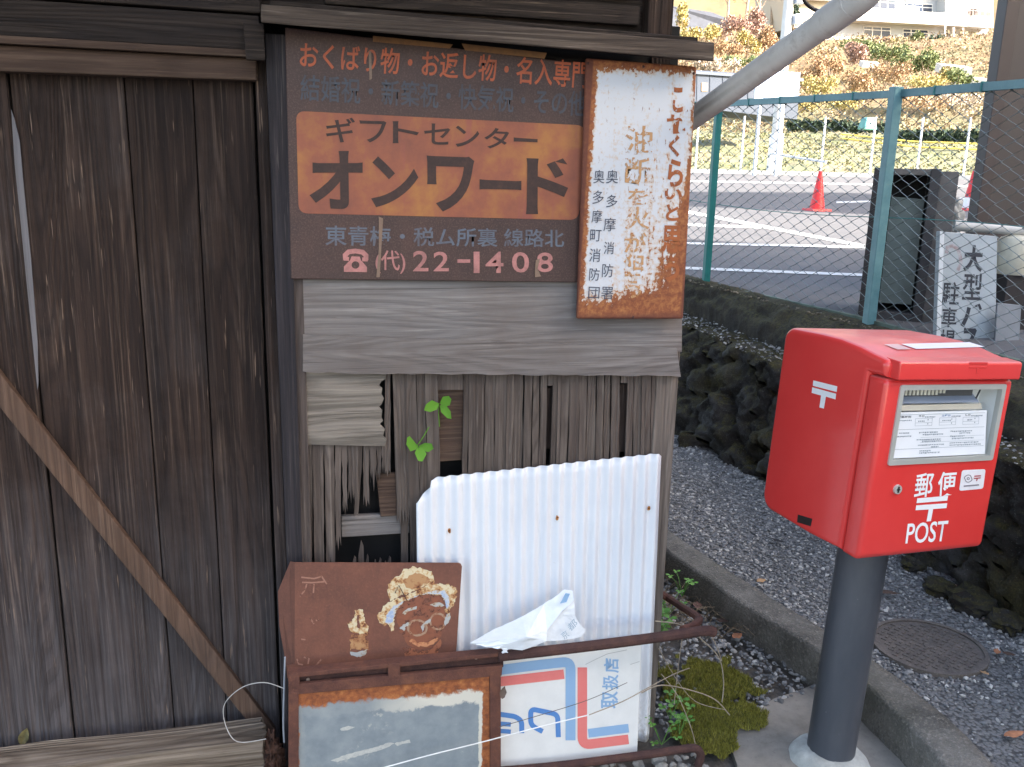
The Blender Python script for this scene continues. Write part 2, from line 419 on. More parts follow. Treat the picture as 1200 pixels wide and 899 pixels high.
slat(bm, 642, 648.5, 430, 452, 2.223, .006, 0); slat(bm, 728, 735.5, 430, 449, 2.223, .006, 0)
part('split_slats', bm, M_SLAT)
bm = NB()   # broken stumps in the hole
for x, w_, h_ in ((424, 8, 30), (431, 4, 14), (416, 5, 12), (440, 3, 8), (446, 4, 10), (452, 3, 7), (457, 5, 12)):
    p = [aty(x - w_ / 2, 690, 2.226), aty(x - w_ / 2, 664 - h_ * .4, 2.226), aty(x - w_ * .1, 664 - h_, 2.226), aty(x + w_ * .25, 664 - h_ * .8, 2.226), aty(x + w_ / 2, 690, 2.226)]
    prism(bm, p, (0, .006, 0))
part('slat_stumps', bm, M_SLAT)
# horizontal torn patch on the left of the slats
bm = NB(); y = 2.213
q = [aty(355, 434, y), aty(452, 434, y)]
side = [(452, 444), (447, 447), (444, 452), (448, 455), (447, 462), (450, 467), (447, 474), (444, 477), (448, 481), (447, 489), (449, 493), (445, 497), (451, 503), (449, 511), (453, 515), (451, 523)]
q += [aty(*p, y) for p in side] + [aty(355, 521, y)]
prism(bm, q, (0, .008, 0)); part('torn_patch', bm, wood('torn_ply', hx(96, 90, 84), hx(136, 128, 120), hx(172, 164, 152), 'X', 60, 0.3, 0.8, hx(96, 88, 80), 0.4))
# boards and battens seen through the gaps
bm = NB(); slab(bm, [aty(400, 606, 2.245), aty(480, 602, 2.245), aty(480, 625, 2.245), aty(400, 630, 2.245)], (0, .02, 0), .002); part('inner_batten', bm, M_GREYB)
bm = NB(); slab(bm, [aty(505, 440, 2.236), aty(548, 440, 2.236), aty(546, 539, 2.236), aty(505, 542, 2.236)], (0, .012, 0), .002); part('inner_board', bm, M_BROWN)
bm = NB(); slab(bm, [aty(441, 556, 2.238), aty(466, 554, 2.238), aty(472, 604, 2.238), aty(446, 606, 2.238)], (0, .01, 0), .002); part('inner_board', bm, M_BROWN)
bm = NB(); slab(bm, [aty(640, 455, 2.245), aty(740, 450, 2.245), aty(735, 530, 2.245), aty(635, 526, 2.245)], (0, .012, 0), .002); part('inner_board', bm, M_DOOR)
# the body of the shed behind: dark inside, side wall, roof, gable
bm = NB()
box(bm, (-1.7, 2.31, 0.0), (1.00, 2.33, 2.0)); part('shade_backing', bm, M_DARK)  # black sheet in place of the shaded hollow behind the slats
bm = NB(); box(bm, (0.925, 2.303, 0.0), (0.975, 4.9, 2.6)); part('side_wall', bm, M_DOOR)
# ledge over the signs
bm = NB()
def P(x, y, z): return Vector((x, y, z))
hexa(bm, [P(-.040, 2.105, 1.925), P(1.004, 2.105, 1.896), P(1.004, 2.25, 1.912), P(-.040, 2.25, 1.945), P(-.038, 2.105, 1.962), P(1.002, 2.105, 1.938), P(1.002, 2.25, 1.944), P(-.038, 2.25, 1.968)], .003)
part('ledge', bm, wood('ledge_wood', hx(62, 54, 50), hx(98, 86, 78), hx(140, 128, 118), 'X', 60, 0.4, 0.7, hx(60, 52, 48), 0.4))
bm = NB(); hexa(bm, [P(-.02, 2.13, 1.964), P(.97, 2.13, 1.941), P(.97, 2.24, 1.947), P(-.02, 2.24, 1.97), P(-.02, 2.13, 1.974), P(.97, 2.13, 1.951), P(.97, 2.24, 1.957), P(-.02, 2.24, 1.98)], .002); part('ledge_cap', bm, M_BEAM)
bm = NB(); plank_quad(bm, -.075, -.035, -.078, -.035, 1.93, 1.855, 2.155, .03, .002); part('ledge_bracket', bm, M_BEAM)
# wall above the ledge
bm = NB()
box(bm, (-.04, 2.26, 1.96), (.93, 2.29, 2.62)); part('upper_wall', bm, M_BEAM)
bm = NB(); slab(bm, [P(.10, 2.235, 2.035), P(.86, 2.235, 2.03), P(.86, 2.235, 1.985), P(.10, 2.235, 1.99)], (0, .024, 0), .003); part('upper_rail', bm, M_BEAM)
bm = NB(); slab(bm, [P(-.04, 2.215, 2.13), P(.84, 2.215, 2.12), P(.84, 2.215, 2.052), P(-.04, 2.215, 2.062)], (0, .044, 0), .003); part('upper_rail', bm, M_BEAM)
bm = NB(); plank_quad(bm, .875, .925, .872, .922, 2.62, 1.955, 2.22, .06, .003); part('corner_post', bm, M_DOOR)
# roof: eaves far above the picture, they keep the sky light off the top of the wall
bm = NB()
hexa(bm, [P(-2.2, 1.35, 2.60), P(1.12, 1.35, 2.60), P(1.12, 3.7, 3.55), P(-2.2, 3.7, 3.55), P(-2.2, 1.35, 2.66), P(1.12, 1.35, 2.66), P(1.12, 3.7, 3.61), P(-2.2, 3.7, 3.61)])
hexa(bm, [P(-2.2, 3.7, 3.55), P(1.12, 3.7, 3.55), P(1.12, 6.0, 2.60), P(-2.2, 6.0, 2.60), P(-2.2, 3.7, 3.61), P(1.12, 3.7, 3.61), P(1.12, 6.0, 2.66), P(-2.2, 6.0, 2.66)])
part('roof', bm, plain('old_roof', hx(80, 76, 76), 0.7, bump=.3))
bm = NB(); box(bm, (-1.7, 4.85, 0), (.92, 4.9, 2.62)); box(bm, (-1.7, 2.34, 0), (-1.66, 4.85, 2.62)); part('back_wall', bm, M_DOOR)
bm = NB(); box(bm, (-1.7, 2.275, 2.02), (-.045, 2.305, 2.62)); part('upper_wall', bm, M_BEAM)

# ================================================================== SIGNS ON THE PANEL
def signthing(name, label, cat, quad, group=None):
    c = sum((Vector(q) for q in quad), Vector()) / 4
    return thing(name, label, cat, c, group)
# --- brown enamel sign
YB = 2.192
q_b = [aty(334, 32, YB), aty(694, 76, YB), aty(677, 331, YB), aty(341, 327, YB)]
g = G('brown_sign_paint'); v = g.co()
a = g.noise(v, 9, 8, .7); b = g.noise(v, 240, 3, .7); c = g.noise(v, 60, 5, .7)
k = g.ramp(a, [(.3, hx(58, 42, 41)), (.55, hx(69, 49, 46)), (.75, hx(82, 56, 50))])
k = g.mix(g.math('MULTIPLY', g.ramp(b, [(.50, 0.0), (.72, 1.0)]), .5), k, hx(118, 92, 84))
k = g.mix(g.math('MULTIPLY', g.ramp(c, [(.58, 0.0), (.75, 1.0)]), .6), k, hx(58, 44, 44))
g.color(k); g.rough(.6); g.bump(b, .25, .002); M_BSIGN = g.m
sb = signthing('shop_sign', 'dark rusty brown shop sign with an orange panel and big katakana, under the shed ledge', 'sign', q_b)
bm = NB(); slab(bm, q_b, (0, .006, 0), .002); part('sign_plate', bm, M_BSIGN, sb)
yb1 = YB - .0012
def faded(name, c, under, amount=.4, scale=30):
    g = G(name); v = g.co(); a = g.noise(v, scale, 7, .7); b = g.noise(v, scale * 5, 4, .7); w_ = g.noise(v, 5, 4, .6)
    k = g.mix(g.math('MULTIPLY', g.ramp(a, [(.45, 0.0), (.65, 1.0)]), amount), c, under)
    k = g.mix(g.math('MULTIPLY', g.ramp(b, [(.5, 0.0), (.7, 1.0)]), amount * .8), k, under)
    k = g.mix(g.math('MULTIPLY', g.ramp(w_, [(.4, 0.0), (.7, 1.0)]), amount * .7), k, under)
    g.color(k); g.rough(.65); return g.m
BR = hx(80, 60, 57)
def opx(y): return lambda px, py: aty(px, py, y)
# orange panel with round corners
def round_px(quad, r, n=6):
    q = [Vector(p) for p in quad]; out = []
    for i in range(4):
        p, a, b = q[i], q[i - 1], q[(i + 1) % 4]
        da, db = (a - p).normalized(), (b - p).normalized()
        for k in range(n + 1):
            t = k / n; out.append(p + da * r * (1 - t) ** 2 + db * r * t ** 2)
    return out
g = G('orange_panel_paint'); v = g.co(); a = g.noise(v, 7, 6, .65); b = g.noise(v, 34, 6, .7); st = g.noise(g.co((1, 1, .12)), 26, 4, .6)
k = g.ramp(a, [(.32, hx(124, 72, 60)), (.50, hx(146, 84, 62)), (.66, hx(164, 108, 60))])
k = g.mix(g.math('MULTIPLY', g.ramp(b, [(.56, 0.0), (.72, 1.0)]), .5), k, hx(130, 72, 60))
k = g.mix(g.math('MULTIPLY', g.ramp(st, [(.60, 0.0), (.70, 1.0)]), .5), k, hx(144, 78, 72))
g.color(k); g.rough(.6); M_ORANGE = g.m
bm = NB(); flat(bm, [aty(*p, yb1) for p in round_px([(347, 130), (686, 147), (678, 258), (350, 250)], 11)]); facing(bm, (0, -1, 0)); part('orange_panel', bm, M_ORANGE, sb)
def sign_text(body, quad_px, y, m, par, bold=0.0, box01=None):
    bm = NB(); text(bm, body, [aty(*p, y) for p in quad_px], bold, box01); return part('lettering', bm, m, par)
M_LOR = faded('faded_orange_letters', hx(186, 92, 58), hx(120, 70, 56), .45)
M_LBL = faded('faded_blue_letters', hx(68, 76, 88), hx(66, 52, 50), .5)
M_LBL2 = faded('blue_grey_letters', hx(98, 110, 126), BR, .5)
M_LPK = faded('faded_pink_letters', hx(186, 126, 122), BR, .35)
M_LDK = faded('dark_brown_letters', hx(46, 31, 30), hx(84, 56, 48), .35)
sign_text('おくばり物・お返し物・名入専門', [(352, 49), (690, 72), (688, 104), (351, 79)], yb1, M_LOR, sb, .014)
sign_text('結婚祝・新築祝・快気祝・その他', [(352, 87), (687, 107), (686, 137), (352, 118)], yb1, M_LBL, sb, .012)
yb2 = YB - .0022
def sign_chars(chars, y, m, par, bold):
    bm = NB()
    for ch, qd in chars: text(bm, ch, [aty(*p, y) for p in qd], bold)
    return part('lettering', bm, m, par)
sign_chars([('ギ', [(382, 138), (416, 138), (416, 167), (382, 167)]), ('フ', [(421, 141), (453, 142), (452, 167), (428, 167)]), ('ト', [(460, 142), (491, 142), (491, 167), (460, 168)]),
            ('セ', [(497, 144), (528, 146), (527, 170), (497, 169)]), ('ン', [(533, 147), (562, 149), (561, 173), (534, 172)]), ('タ', [(567, 149), (597, 151), (596, 174), (568, 174)]),
            ('ー', [(602, 161), (630, 163), (630, 167), (602, 166)])], yb2, M_LDK, sb, .012)
sign_chars([('オ', [(362, 177), (425, 177), (425, 245), (363, 245)]), ('ン', [(434, 182), (491, 190), (489, 242), (435, 243)]), ('ワ', [(500, 182), (556, 184), (555, 248), (501, 248)]),
            ('ー', [(562, 210), (611, 212), (611, 223), (562, 222)]), ('ド', [(617, 184), (670, 186), (671, 251), (616, 251)])], yb2, M_LDK, sb, .034)
sign_text('東青梅・税ム所裏 線路北', [(381, 264), (661, 269), (661, 290), (381, 288)], yb1, M_LBL2, sb, .012)
bm = NB(); ring_strip(bm, [(405, 304.5), (404.5, 299), (408.5, 295.2), (416.5, 294.2), (425, 295.6), (429, 299.6), (428.8, 305)], 5.6, lambda x, y: aty(x, y, yb1))
ring_strip(bm, [(402.8, 303.2), (409, 303.6)], 4.6, lambda x, y: aty(x, y, yb1 - .0003)); ring_strip(bm, [(424.4, 304), (431, 304.2)], 4.6, lambda x, y: aty(x, y, yb1 - .0003))
ho_ = [(412, 300.5), (421.5, 300.8), (423, 305), (430, 313), (430, 319), (403, 318.6), (403, 312.4), (410.5, 304.8)]; hi_ = [(416.6 + 4.6 * math.cos(k / 14 * 2 * math.pi), 310.6 + 4.4 * math.sin(k / 14 * 2 * math.pi)) for k in range(14)]
p3 = [[aty(x, y, yb1) for x, y in L0] for L0 in (ho_, hi_)]; vv = [bm.verts.new(p) for p in p3[0] + p3[1]]
for t in tessellate_polygon(p3): bm.faces.new([vv[i] for i in t])
facing(bm, (0, -1, 0)); part('telephone_mark', bm, M_LPK, sb)
sign_text('(代)', [(440, 293), (475, 294), (475, 321), (440, 320)], yb1, M_LPK, sb, .01)
sign_chars([('2', [(484, 294), (502, 294), (502, 318), (484, 318)]), ('2', [(508, 295), (526, 295), (526, 318), (508, 318)]), ('-', [(536, 304), (551, 304), (551, 308), (536, 308)]),
            ('1', [(555, 295), (562, 295), (562, 320), (555, 320)]), ('4', [(569, 295), (590, 295), (590, 320), (569, 320)]), ('0', [(600, 295), (620, 296), (620, 320), (600, 319)]), ('8', [(629, 296), (648, 296), (648, 319), (629, 319)])],
           yb1, M_LPK, sb, .012)
# ochre strips along the top and pale scratches
M_OCH = faded('ochre_strip_paint', hx(142, 100, 58), hx(96, 70, 54), .5)
for s_ in ([(437, 42), (531, 52), (527, 57), (437, 49)], [(541, 51), (641, 62), (638, 69), (545, 59)]):
    bm = NB(); flat(bm, [aty(*p, yb1) for p in s_]); facing(bm, (0, -1, 0)); part('ochre_strip', bm, M_OCH, sb)
M_SCAR = faded('scar_paint', hx(134, 112, 96), hx(104, 80, 70), .5)
for s_ in ([(444, 254), (449, 256), (447, 290), (445, 325), (441, 325), (444, 290)], [(628, 305), (633, 303), (630, 315), (634, 324), (627, 325), (627, 314)], [(432, 60), (435, 60), (436, 92), (433, 94)]):
    bm = NB(); flat(bm, [aty(*p, yb2 - .0008) for p in s_]); facing(bm, (0, -1, 0)); part('paint_scar', bm, M_SCAR, sb)

# --- white enamel sign, rusting from its edges
YW = 2.168
q_w = [aty(687, 68, YW), aty(817, 78, YW), aty(801, 374, YW), aty(676, 374, YW)]
g = G('white_enamel_rusting')
uvn = g.n('UVMap'); sx = g.n('SeparateXYZ', {0: uvn.outputs[0]}); U, V = sx.outputs[0], sx.outputs[1]
v = g.co()
n1 = g.noise(v, 14, 8, .75); n2 = g.noise(v, 85, 5, .7); n3 = g.noise(g.co((1, 1, .35)), 120, 4, .65)
ed_l = g.math('MULTIPLY', U, 2.0); ed_r = g.math('SUBTRACT', 1, U); ed_t = g.math('MULTIPLY', g.math('SUBTRACT', 1, V), 2.3); ed_b = g.math('MULTIPLY', V, 1.15)
dist = g.math('MINIMUM', g.math('MINIMUM', ed_l, g.math('MULTIPLY', ed_r, 1.15)), g.math('MINIMUM', ed_t, ed_b))
edge = g.math('SUBTRACT', 1, g.math('MULTIPLY', dist, 7.0), clamp=True)
low = g.math('MULTIPLY', g.math('SUBTRACT', .62, V, clamp=True), g.math('MULTIPLY', g.math('SUBTRACT', U, .25, clamp=True), 1.0))
score = g.math('ADD', g.math('ADD', g.math('MULTIPLY', edge, .50), g.math('MULTIPLY', low, .90)), g.math('ADD', g.math('MULTIPLY', n1, .40), g.math('MULTIPLY', n2, .85)))
n5 = g.noise(g.co((1, 1, .16)), 42, 5, .65); score = g.math('ADD', score, g.math('MULTIPLY', g.math('SUBTRACT', n5, .5), g.math('ADD', .25, g.math('MULTIPLY', U, .7))))
r1 = g.ramp(score, [(.79, 0.0), (.83, 1.0)])
stain = g.ramp(score, [(.66, 0.0), (.84, 1.0)])
white = g.mix(g.math('MULTIPLY', stain, .75), hx(200, 204, 212), hx(196, 158, 114))
chip = g.math('MULTIPLY', g.ramp(n3, [(.635, 0.0), (.66, 1.0)]), g.math('ADD', .25, g.math('MULTIPLY', U, .85), clamp=True))
white = g.mix(chip, white, hx(124, 78, 54))
rustc = g.ramp(g.math('ADD', g.math('MULTIPLY', n2, .6), g.math('MULTIPLY', n1, .5)), [(.38, hx(92, 54, 42)), (.52, hx(132, 76, 50)), (.68, hx(172, 114, 70))])
rustc = g.mix(g.ramp(g.math('ADD', g.math('MULTIPLY', edge, .7), g.math('MULTIPLY', n1, .28)), [(.70, 0.0), (.86, 1.0)]), rustc, hx(98, 56, 46))
g.color(g.mix(r1, white, rustc)); g.rough(g.ramp(r1, [(0, .38), (1, .85)])); g.bump(g.math('ADD', r1, g.math('MULTIPLY', n2, .3)), .35, .0015)
M_WSIGN = g.m
sw = signthing('white_enamel_sign', 'tall white enamel sign with rusting edges, overlapping the brown sign on its right', 'sign', q_w)
bm = NB(); slab(bm, q_w, (0, .012, 0), .005); o = part('enamel_plate', bm, M_WSIGN, sw); uvquad(o, q_w)
yw1 = YW - .0012
def alpha_letters(name, c, c2, cut, scale=90):
    """old paint, partly flaked away so that the enamel shows through"""
    g = G(name); v = g.co(); a = g.noise(v, scale, 5, .7); b = g.noise(v, scale * .25, 4, .6)
    s_ = g.math('ADD', g.math('MULTIPLY', a, .6), g.math('MULTIPLY', b, .4))
    g.color(g.ramp(b, [(.35, c), (.65, c2)])); g.rough(.75)
    g.link(g.ramp(s_, [(cut, 1.0), (cut + .02, 0.0)]), 'Alpha'); return g.m
M_RL = alpha_letters('rust_red_letters', hx(164, 94, 54), hx(138, 76, 46), .575)
M_TL = alpha_letters('faint_tan_letters', hx(192, 150, 108), hx(178, 132, 92), .515)
M_NL = alpha_letters('navy_letters', hx(58, 66, 86), hx(76, 82, 98), .66)
def vchars(s_, cells, y, m, par, bold):
    bm = NB()
    for ch, (x0, y0, x1, y1) in zip(s_, cells):
        text(bm, ch, [aty(x0, y0, y), aty(x1, y0 + .6, y), aty(x1 - .9, y1, y), aty(x0 - .9, y1, y)], bold)
    return part('lettering', bm, m, par)
vchars('これくらいと思う', [(789, 102, 801, 132), (781, 134, 804, 157), (784, 158, 797, 184), (783, 186, 801, 219), (779, 221, 800, 234), (781, 239, 796, 259), (776, 264, 800, 296), (777, 300, 797, 330)], yw1, M_RL, sw, .035)
vchars('油断を火が狙う', [(733, 147, 765, 181), (733, 184, 763, 218), (736, 221, 760, 240), (733, 242, 762, 269), (732, 272, 758, 296), (731, 298, 757, 324), (733, 328, 752, 350)], yw1, M_TL, sw, .014)
vchars('奥多摩消防署', [(711, 199, 725, 215), (711, 228, 724, 243), (708, 255, 722, 271), (708, 283, 720, 298), (706, 309, 719, 325), (705, 336, 719, 351)], yw1 - .0005, M_NL, sw, .0)
vchars('奥多摩町消防団', [(696, 199, 709, 215), (695, 223, 708, 239), (694, 246, 706, 261), (692, 269, 705, 283), (691, 291, 704, 307), (691, 314, 703, 329), (690, 336, 703, 350)], yw1 - .0005, M_NL, sw, .0)
for p in ((687, 72), (752, 76), (740, 370), (811, 84)):
    bm = NB(); c_ = aty(p[0] + 2, p[1] + 2, YW); t = NB(); bmesh.ops.create_icosphere(t, subdivisions=2, radius=.0035); merge(bm, t, Matrix.Translation(c_) @ Matrix.Diagonal((1, .4, 1, 1)))
    part('nail', bm, M_RUSTD, sw)

# ================================================================== THINGS LEANING ON THE PANEL
def sheet_mat():
    g = G('white_sheet_paint'); v = g.co(); a = g.noise(v, 5, 6, .65); b = g.noise(v, 60, 4, .7); st = g.noise(g.co((1, 1, .06)), 60, 4, .6); z = g.n('SeparateXYZ', {0: v}).outputs[2]
    k = g.ramp(a, [(.3, hx(212, 215, 221)), (.7, hx(222, 225, 230))]); k = g.mix(g.math('MULTIPLY', g.ramp(st, [(.58, 0.0), (.70, 1.0)]), .12), k, hx(160, 162, 168))
    lowd = g.math('MULTIPLY', g.math('SUBTRACT', -.25, z, clamp=True), 4.0, clamp=True); k = g.mix(g.math('MULTIPLY', lowd, g.ramp(b, [(.42, 0.0), (.65, 1.0)])), k, hx(128, 118, 104))
    k = g.mix(g.math('MULTIPLY', g.ramp(b, [(.70, 0.0), (.76, 1.0)]), .45), k, hx(140, 128, 116)); g.color(k); g.rough(.4); return g.m
# --- corrugated white sheet, leaning: bottom forward, top against the slats
def lean_plane(ztop, ytop, zbot, ybot):
    d = Vector((0, ytop - ybot, ztop - zbot)); n = Vector((0, -d.z, d.y)).normalized()
    return Vector((0, ybot, zbot)), n
p0, nn = lean_plane(.9, 2.198, .0, 2.10)
NBK = -nn
A_, B_, C_, D_ = on(487, 562, p0, nn), on(776, 531, p0, nn), on(761.5, 868, p0, nn), on(492, 905, p0, nn)
bm = NB(); NX, NZ = 20 * 12 + 1, 30
wl = []
def tnotch(u):       # cut top edge: notch on the left
    px = 487 + 289 * u
    if px < 512: return (512 - px) * 1.15 if px < 503 else (512 - px) * .35
    if px > 771: return (px - 771) * .9
    return 0
rows = []
for j in range(NZ + 1):
    row = []
    for i in range(NX):
        u = i / (NX - 1); w_ = j / NZ
        top = A_.lerp(B_, u); top = top + (D_ - A_).normalized() * (tnotch(u) * .00218); bot = D_.lerp(C_, u)
        p = top.lerp(bot, w_) + nn * (0.0058 * math.sin(u * 19.6 * 2 * math.pi + .6) + .002 * noise.noise(Vector((u * 2, w_ * 2, 0))))
        row.append(bm.verts.new(p))
    rows.append(row)
for j in range(NZ):
    for i in range(NX - 1): bm.faces.new([rows[j][i], rows[j + 1][i], rows[j + 1][i + 1], rows[j][i + 1]])
bm.normal_update()
bmesh.ops.solidify(bm, geom=list(bm.faces), thickness=.0009)
cs = thing('corrugated_sheet', 'white corrugated metal sheet with a cut top left corner, leaning against the split slats', 'metal sheet', (A_ + B_ + C_ + D_) / 4)
part('sheet', bm, sheet_mat(), cs, smooth=True)
M_RSPOT = rusty('nail_hole_rust', hx(110, 62, 30), hx(160, 100, 50), hx(196, 140, 80), 60)
for q in ((526, 621), (652, 606), (759, 595)):
    bm = NB(); c_ = on(*q, p0, nn) + nn * .0075; t = NB(); bmesh.ops.create_circle(t, cap_ends=True, segments=14, radius=.0055)
    for v in t.verts: v.co *= 1 + .3 * noise.noise(v.co * 400 + c_ * 9)
    merge(bm, t, Matrix.Translation(c_) @ nn.to_track_quat('Z', 'Y').to_matrix().to_4x4() @ Matrix.Diagonal((.8, 1.25, 1, 1))); facing(bm, nn); part('rust_spot', bm, M_RSPOT, cs)
    bm = NB(); t = NB(); bmesh.ops.create_icosphere(t, subdivisions=1, radius=.0022); merge(bm, t, Matrix.Translation(c_)); part('nail_hole', bm, M_DARK, cs)

# --- rusted picture sign
p0, nn = lean_plane(.68, 2.135, .25, 2.075)
def onp(px, py, lift=0.0): return on(px, py, p0, nn) + nn * lift
g = G('brown_rust_plate'); v = g.co(); a = g.noise(v, 7, 7, .7); b = g.noise(v, 160, 4, .7); st = g.noise(g.co((1, 1, .15)), 40, 4, .6)
k = g.ramp(a, [(.3, hx(92, 58, 48)), (.55, hx(112, 70, 56)), (.75, hx(126, 80, 64))])
k = g.mix(g.math('MULTIPLY', g.ramp(b, [(.5, 0.0), (.75, 1.0)]), .45), k, hx(134, 88, 70)); k = g.mix(g.math('MULTIPLY', g.ramp(st, [(.52, 0.0), (.72, 1.0)]), .35), k, hx(84, 54, 48))
g.color(k); g.rough(.75); g.bump(b, .3, .0015); M_PSIGN = g.m
def z6(x, y): return (320 + x / 5, 640 + y / 5)
outl = [z6(*p) for p in [(128, 96), (1085, 99), (1100, 104), (1107, 118), (1072, 640), (1060, 800), (90, 800), (80, 700), (128, 690)]]
ps = thing('picture_sign', 'brown rusted metal sign with faded picture of a man in hat, and a bottle', 'sign', onp(440, 720))
bm = NB(); prism(bm, [onp(*p) for p in outl], -nn * .003)
part('sign_plate', bm, M_PSIGN, ps)
bm = NB()   # bent left flange
fl = [onp(*z6(128, 96)), onp(*z6(128, 800)), onp(*z6(82, 800)) - nn * .03, onp(*z6(76, 720)) - nn * .03, onp(*z6(36, 500)) - nn * .034, onp(*z6(28, 290)) - nn * .034, onp(*z6(100, 100)) - nn * .012]
vs = [bm.verts.new(p) for p in fl]; bm.faces.new(vs); facing(bm, nn); bmesh.ops.solidify(bm, geom=list(bm.faces), thickness=.002)
part('bent_flange', bm, M_PSIGN, ps)
def patina(name, c1, c2, c3, cut=.55, scale=60):
    g = G(name); v = g.co(); a = g.noise(v, scale, 6, .7); b = g.noise(v, scale * .25, 4, .6); c = g.noise(v, scale * 3, 3, .6)
    s_ = g.math('ADD', g.math('MULTIPLY', a, .5), g.math('ADD', g.math('MULTIPLY', b, .35), g.math('MULTIPLY', c, .15)))
    g.color(g.ramp(s_, [(.47, c1), (.53, c2), (.59, c3)])); g.rough(.75)
    g.link(g.ramp(s_, [(cut, 1.0), (cut + .05, 0.0)]), 'Alpha'); return g.m
M_CREAM = patina('cream_patina', hx(204, 190, 158), hx(184, 144, 98), hx(140, 84, 54), .575)
M_BLUEP = patina('pale_blue_patina', hx(150, 166, 196), hx(186, 192, 196), hx(170, 136, 96), .60)
M_FACE = patina('orange_rust_patina', hx(134, 80, 58), hx(124, 74, 55), hx(112, 68, 53), .56, 50)
M_HATB = patina('tan_rust_patina', hx(172, 130, 90), hx(150, 102, 68), hx(128, 78, 54), .56, 60)
M_GREYP = patina('grey_patina', hx(168, 170, 170), hx(172, 158, 136), hx(136, 88, 64), .57, 90)
def patch(name, pts, m, lift, amp=5, step=14, seed=0):
    bm = NB(); flat(bm, [onp(*z6(*p), lift) for p in rough_outline(pts, step, amp, seed)]); facing(bm, nn)
    return part(name, bm, m, ps)
patch('faded_face', [(735, 340), (800, 300), (900, 280), (985, 290), (1005, 360), (1010, 430), (985, 520), (930, 590), (860, 610), (790, 580), (745, 500), (720, 420)], M_FACE, .0006, 6, 20, 1)
patch('faded_hat', [(672, 240), (690, 200), (735, 170), (770, 138), (820, 122), (870, 128), (915, 140), (940, 175), (948, 215), (900, 230), (840, 255), (790, 280), (740, 292), (690, 320), (680, 290)], M_CREAM, .0010, 6, 12, 2)
patch('faded_hat_band', [(800, 170), (850, 155), (905, 185), (930, 212), (870, 228), (800, 255), (770, 240), (760, 200)], M_HATB, .0014, 8, 14, 3)
patch('faded_hat_brim', [(612, 410), (630, 380), (660, 335), (710, 312), (770, 296), (830, 268), (900, 230), (960, 215), (1030, 225), (1070, 245), (1082, 280), (1070, 320), (1045, 360), (1030, 400), (1010, 385), (1005, 320), (985, 285), (900, 280), (830, 295), (760, 330), (720, 380), (705, 440), (712, 500), (690, 495), (680, 460), (650, 465), (625, 445)], M_CREAM, .0012, 6, 10, 4)
patch('faded_hat_brim_blue', [(655, 440), (670, 390), (710, 350), (780, 315), (860, 285), (940, 262), (1005, 258), (1030, 290), (1035, 350), (1018, 372), (1005, 310), (985, 283), (900, 276), (830, 292), (760, 326), (718, 378), (700, 440), (675, 455)], M_BLUEP, .0016, 4, 12, 5)
patch('faded_eyebrow', [(755, 392), (790, 362), (840, 352), (838, 368), (800, 378), (770, 402)], M_GREYP, .0018, 3, 10, 6)
patch('faded_eyebrow', [(918, 345), (950, 330), (985, 330), (1003, 345), (985, 358), (945, 352)], M_GREYP, .0018, 3, 10, 7)
for cxy, rad in (((845, 478), (62, 50)), ((965, 440), (52, 52))):
    bm = NB(); rg = [[], []]
    for k in range(28):
        a = 2 * math.pi * k / 28
        for m_, rr in ((0, 1.0), (1, .76)):
            rg[m_].append(bm.verts.new(onp(*z6(cxy[0] + math.cos(a) * rad[0] * rr + random.uniform(-2, 2), cxy[1] + math.sin(a) * rad[1] * rr + random.uniform(-2, 2)), .0018)))
    for k in range(28): bm.faces.new([rg[0][k], rg[0][(k + 1) % 28], rg[1][(k + 1) % 28], rg[1][k]])
    facing(bm, nn); part('faded_lens_ring', bm, patina('ring_patina', hx(160, 130, 108), hx(146, 100, 74), hx(126, 76, 58), .55, 80), ps)
patch('faded_nose', [(865, 470), (900, 435), (925, 425), (920, 445), (890, 465), (875, 505)], M_GREYP, .002, 3, 8, 9)
patch('faded_temple', [(740, 480), (760, 460), (800, 440), (810, 450), (775, 475), (770, 495)], M_GREYP, .002, 3, 8, 10)
patch('faded_ear', [(1015, 400), (1035, 390), (1042, 420), (1025, 445), (1008, 470), (1002, 440)], M_GREYP, .002, 3, 8, 11)
patch('faded_smile', [(810, 540), (850, 560), (910, 560), (965, 535), (945, 575), (890, 590), (840, 585), (800, 560)], patina('mouth_patina', hx(190, 130, 92), hx(168, 104, 72), hx(128, 76, 58), .54, 80), .0018, 5, 12, 12)
patch('faded_chin', [(760, 580), (850, 615), (920, 600), (985, 545), (965, 640), (780, 650), (770, 620)], patina('chin_patina', hx(150, 92, 66), hx(134, 80, 60), hx(118, 70, 54), .49, 40), .0012, 8, 14, 13)
patch('faded_bottle', [(482, 372), (528, 368), (530, 400), (540, 440), (556, 470), (552, 510), (470, 515), (448, 490), (435, 455), (462, 440), (478, 405)], M_CREAM, .0012, 5, 10, 14)
patch('faded_bottle', [(450, 525), (560, 505), (556, 600), (452, 608)], M_HATB, .0011, 7, 12, 15)
patch('faded_bottle', [(452, 618), (500, 622), (552, 600), (545, 635), (500, 650), (460, 640)], M_GREYP, .0013, 4, 10, 16)
patch('faded_bottle_gap', [(492, 400), (503, 402), (505, 445), (512, 480), (490, 475)], M_PSIGN, .0020, 3, 10, 17)
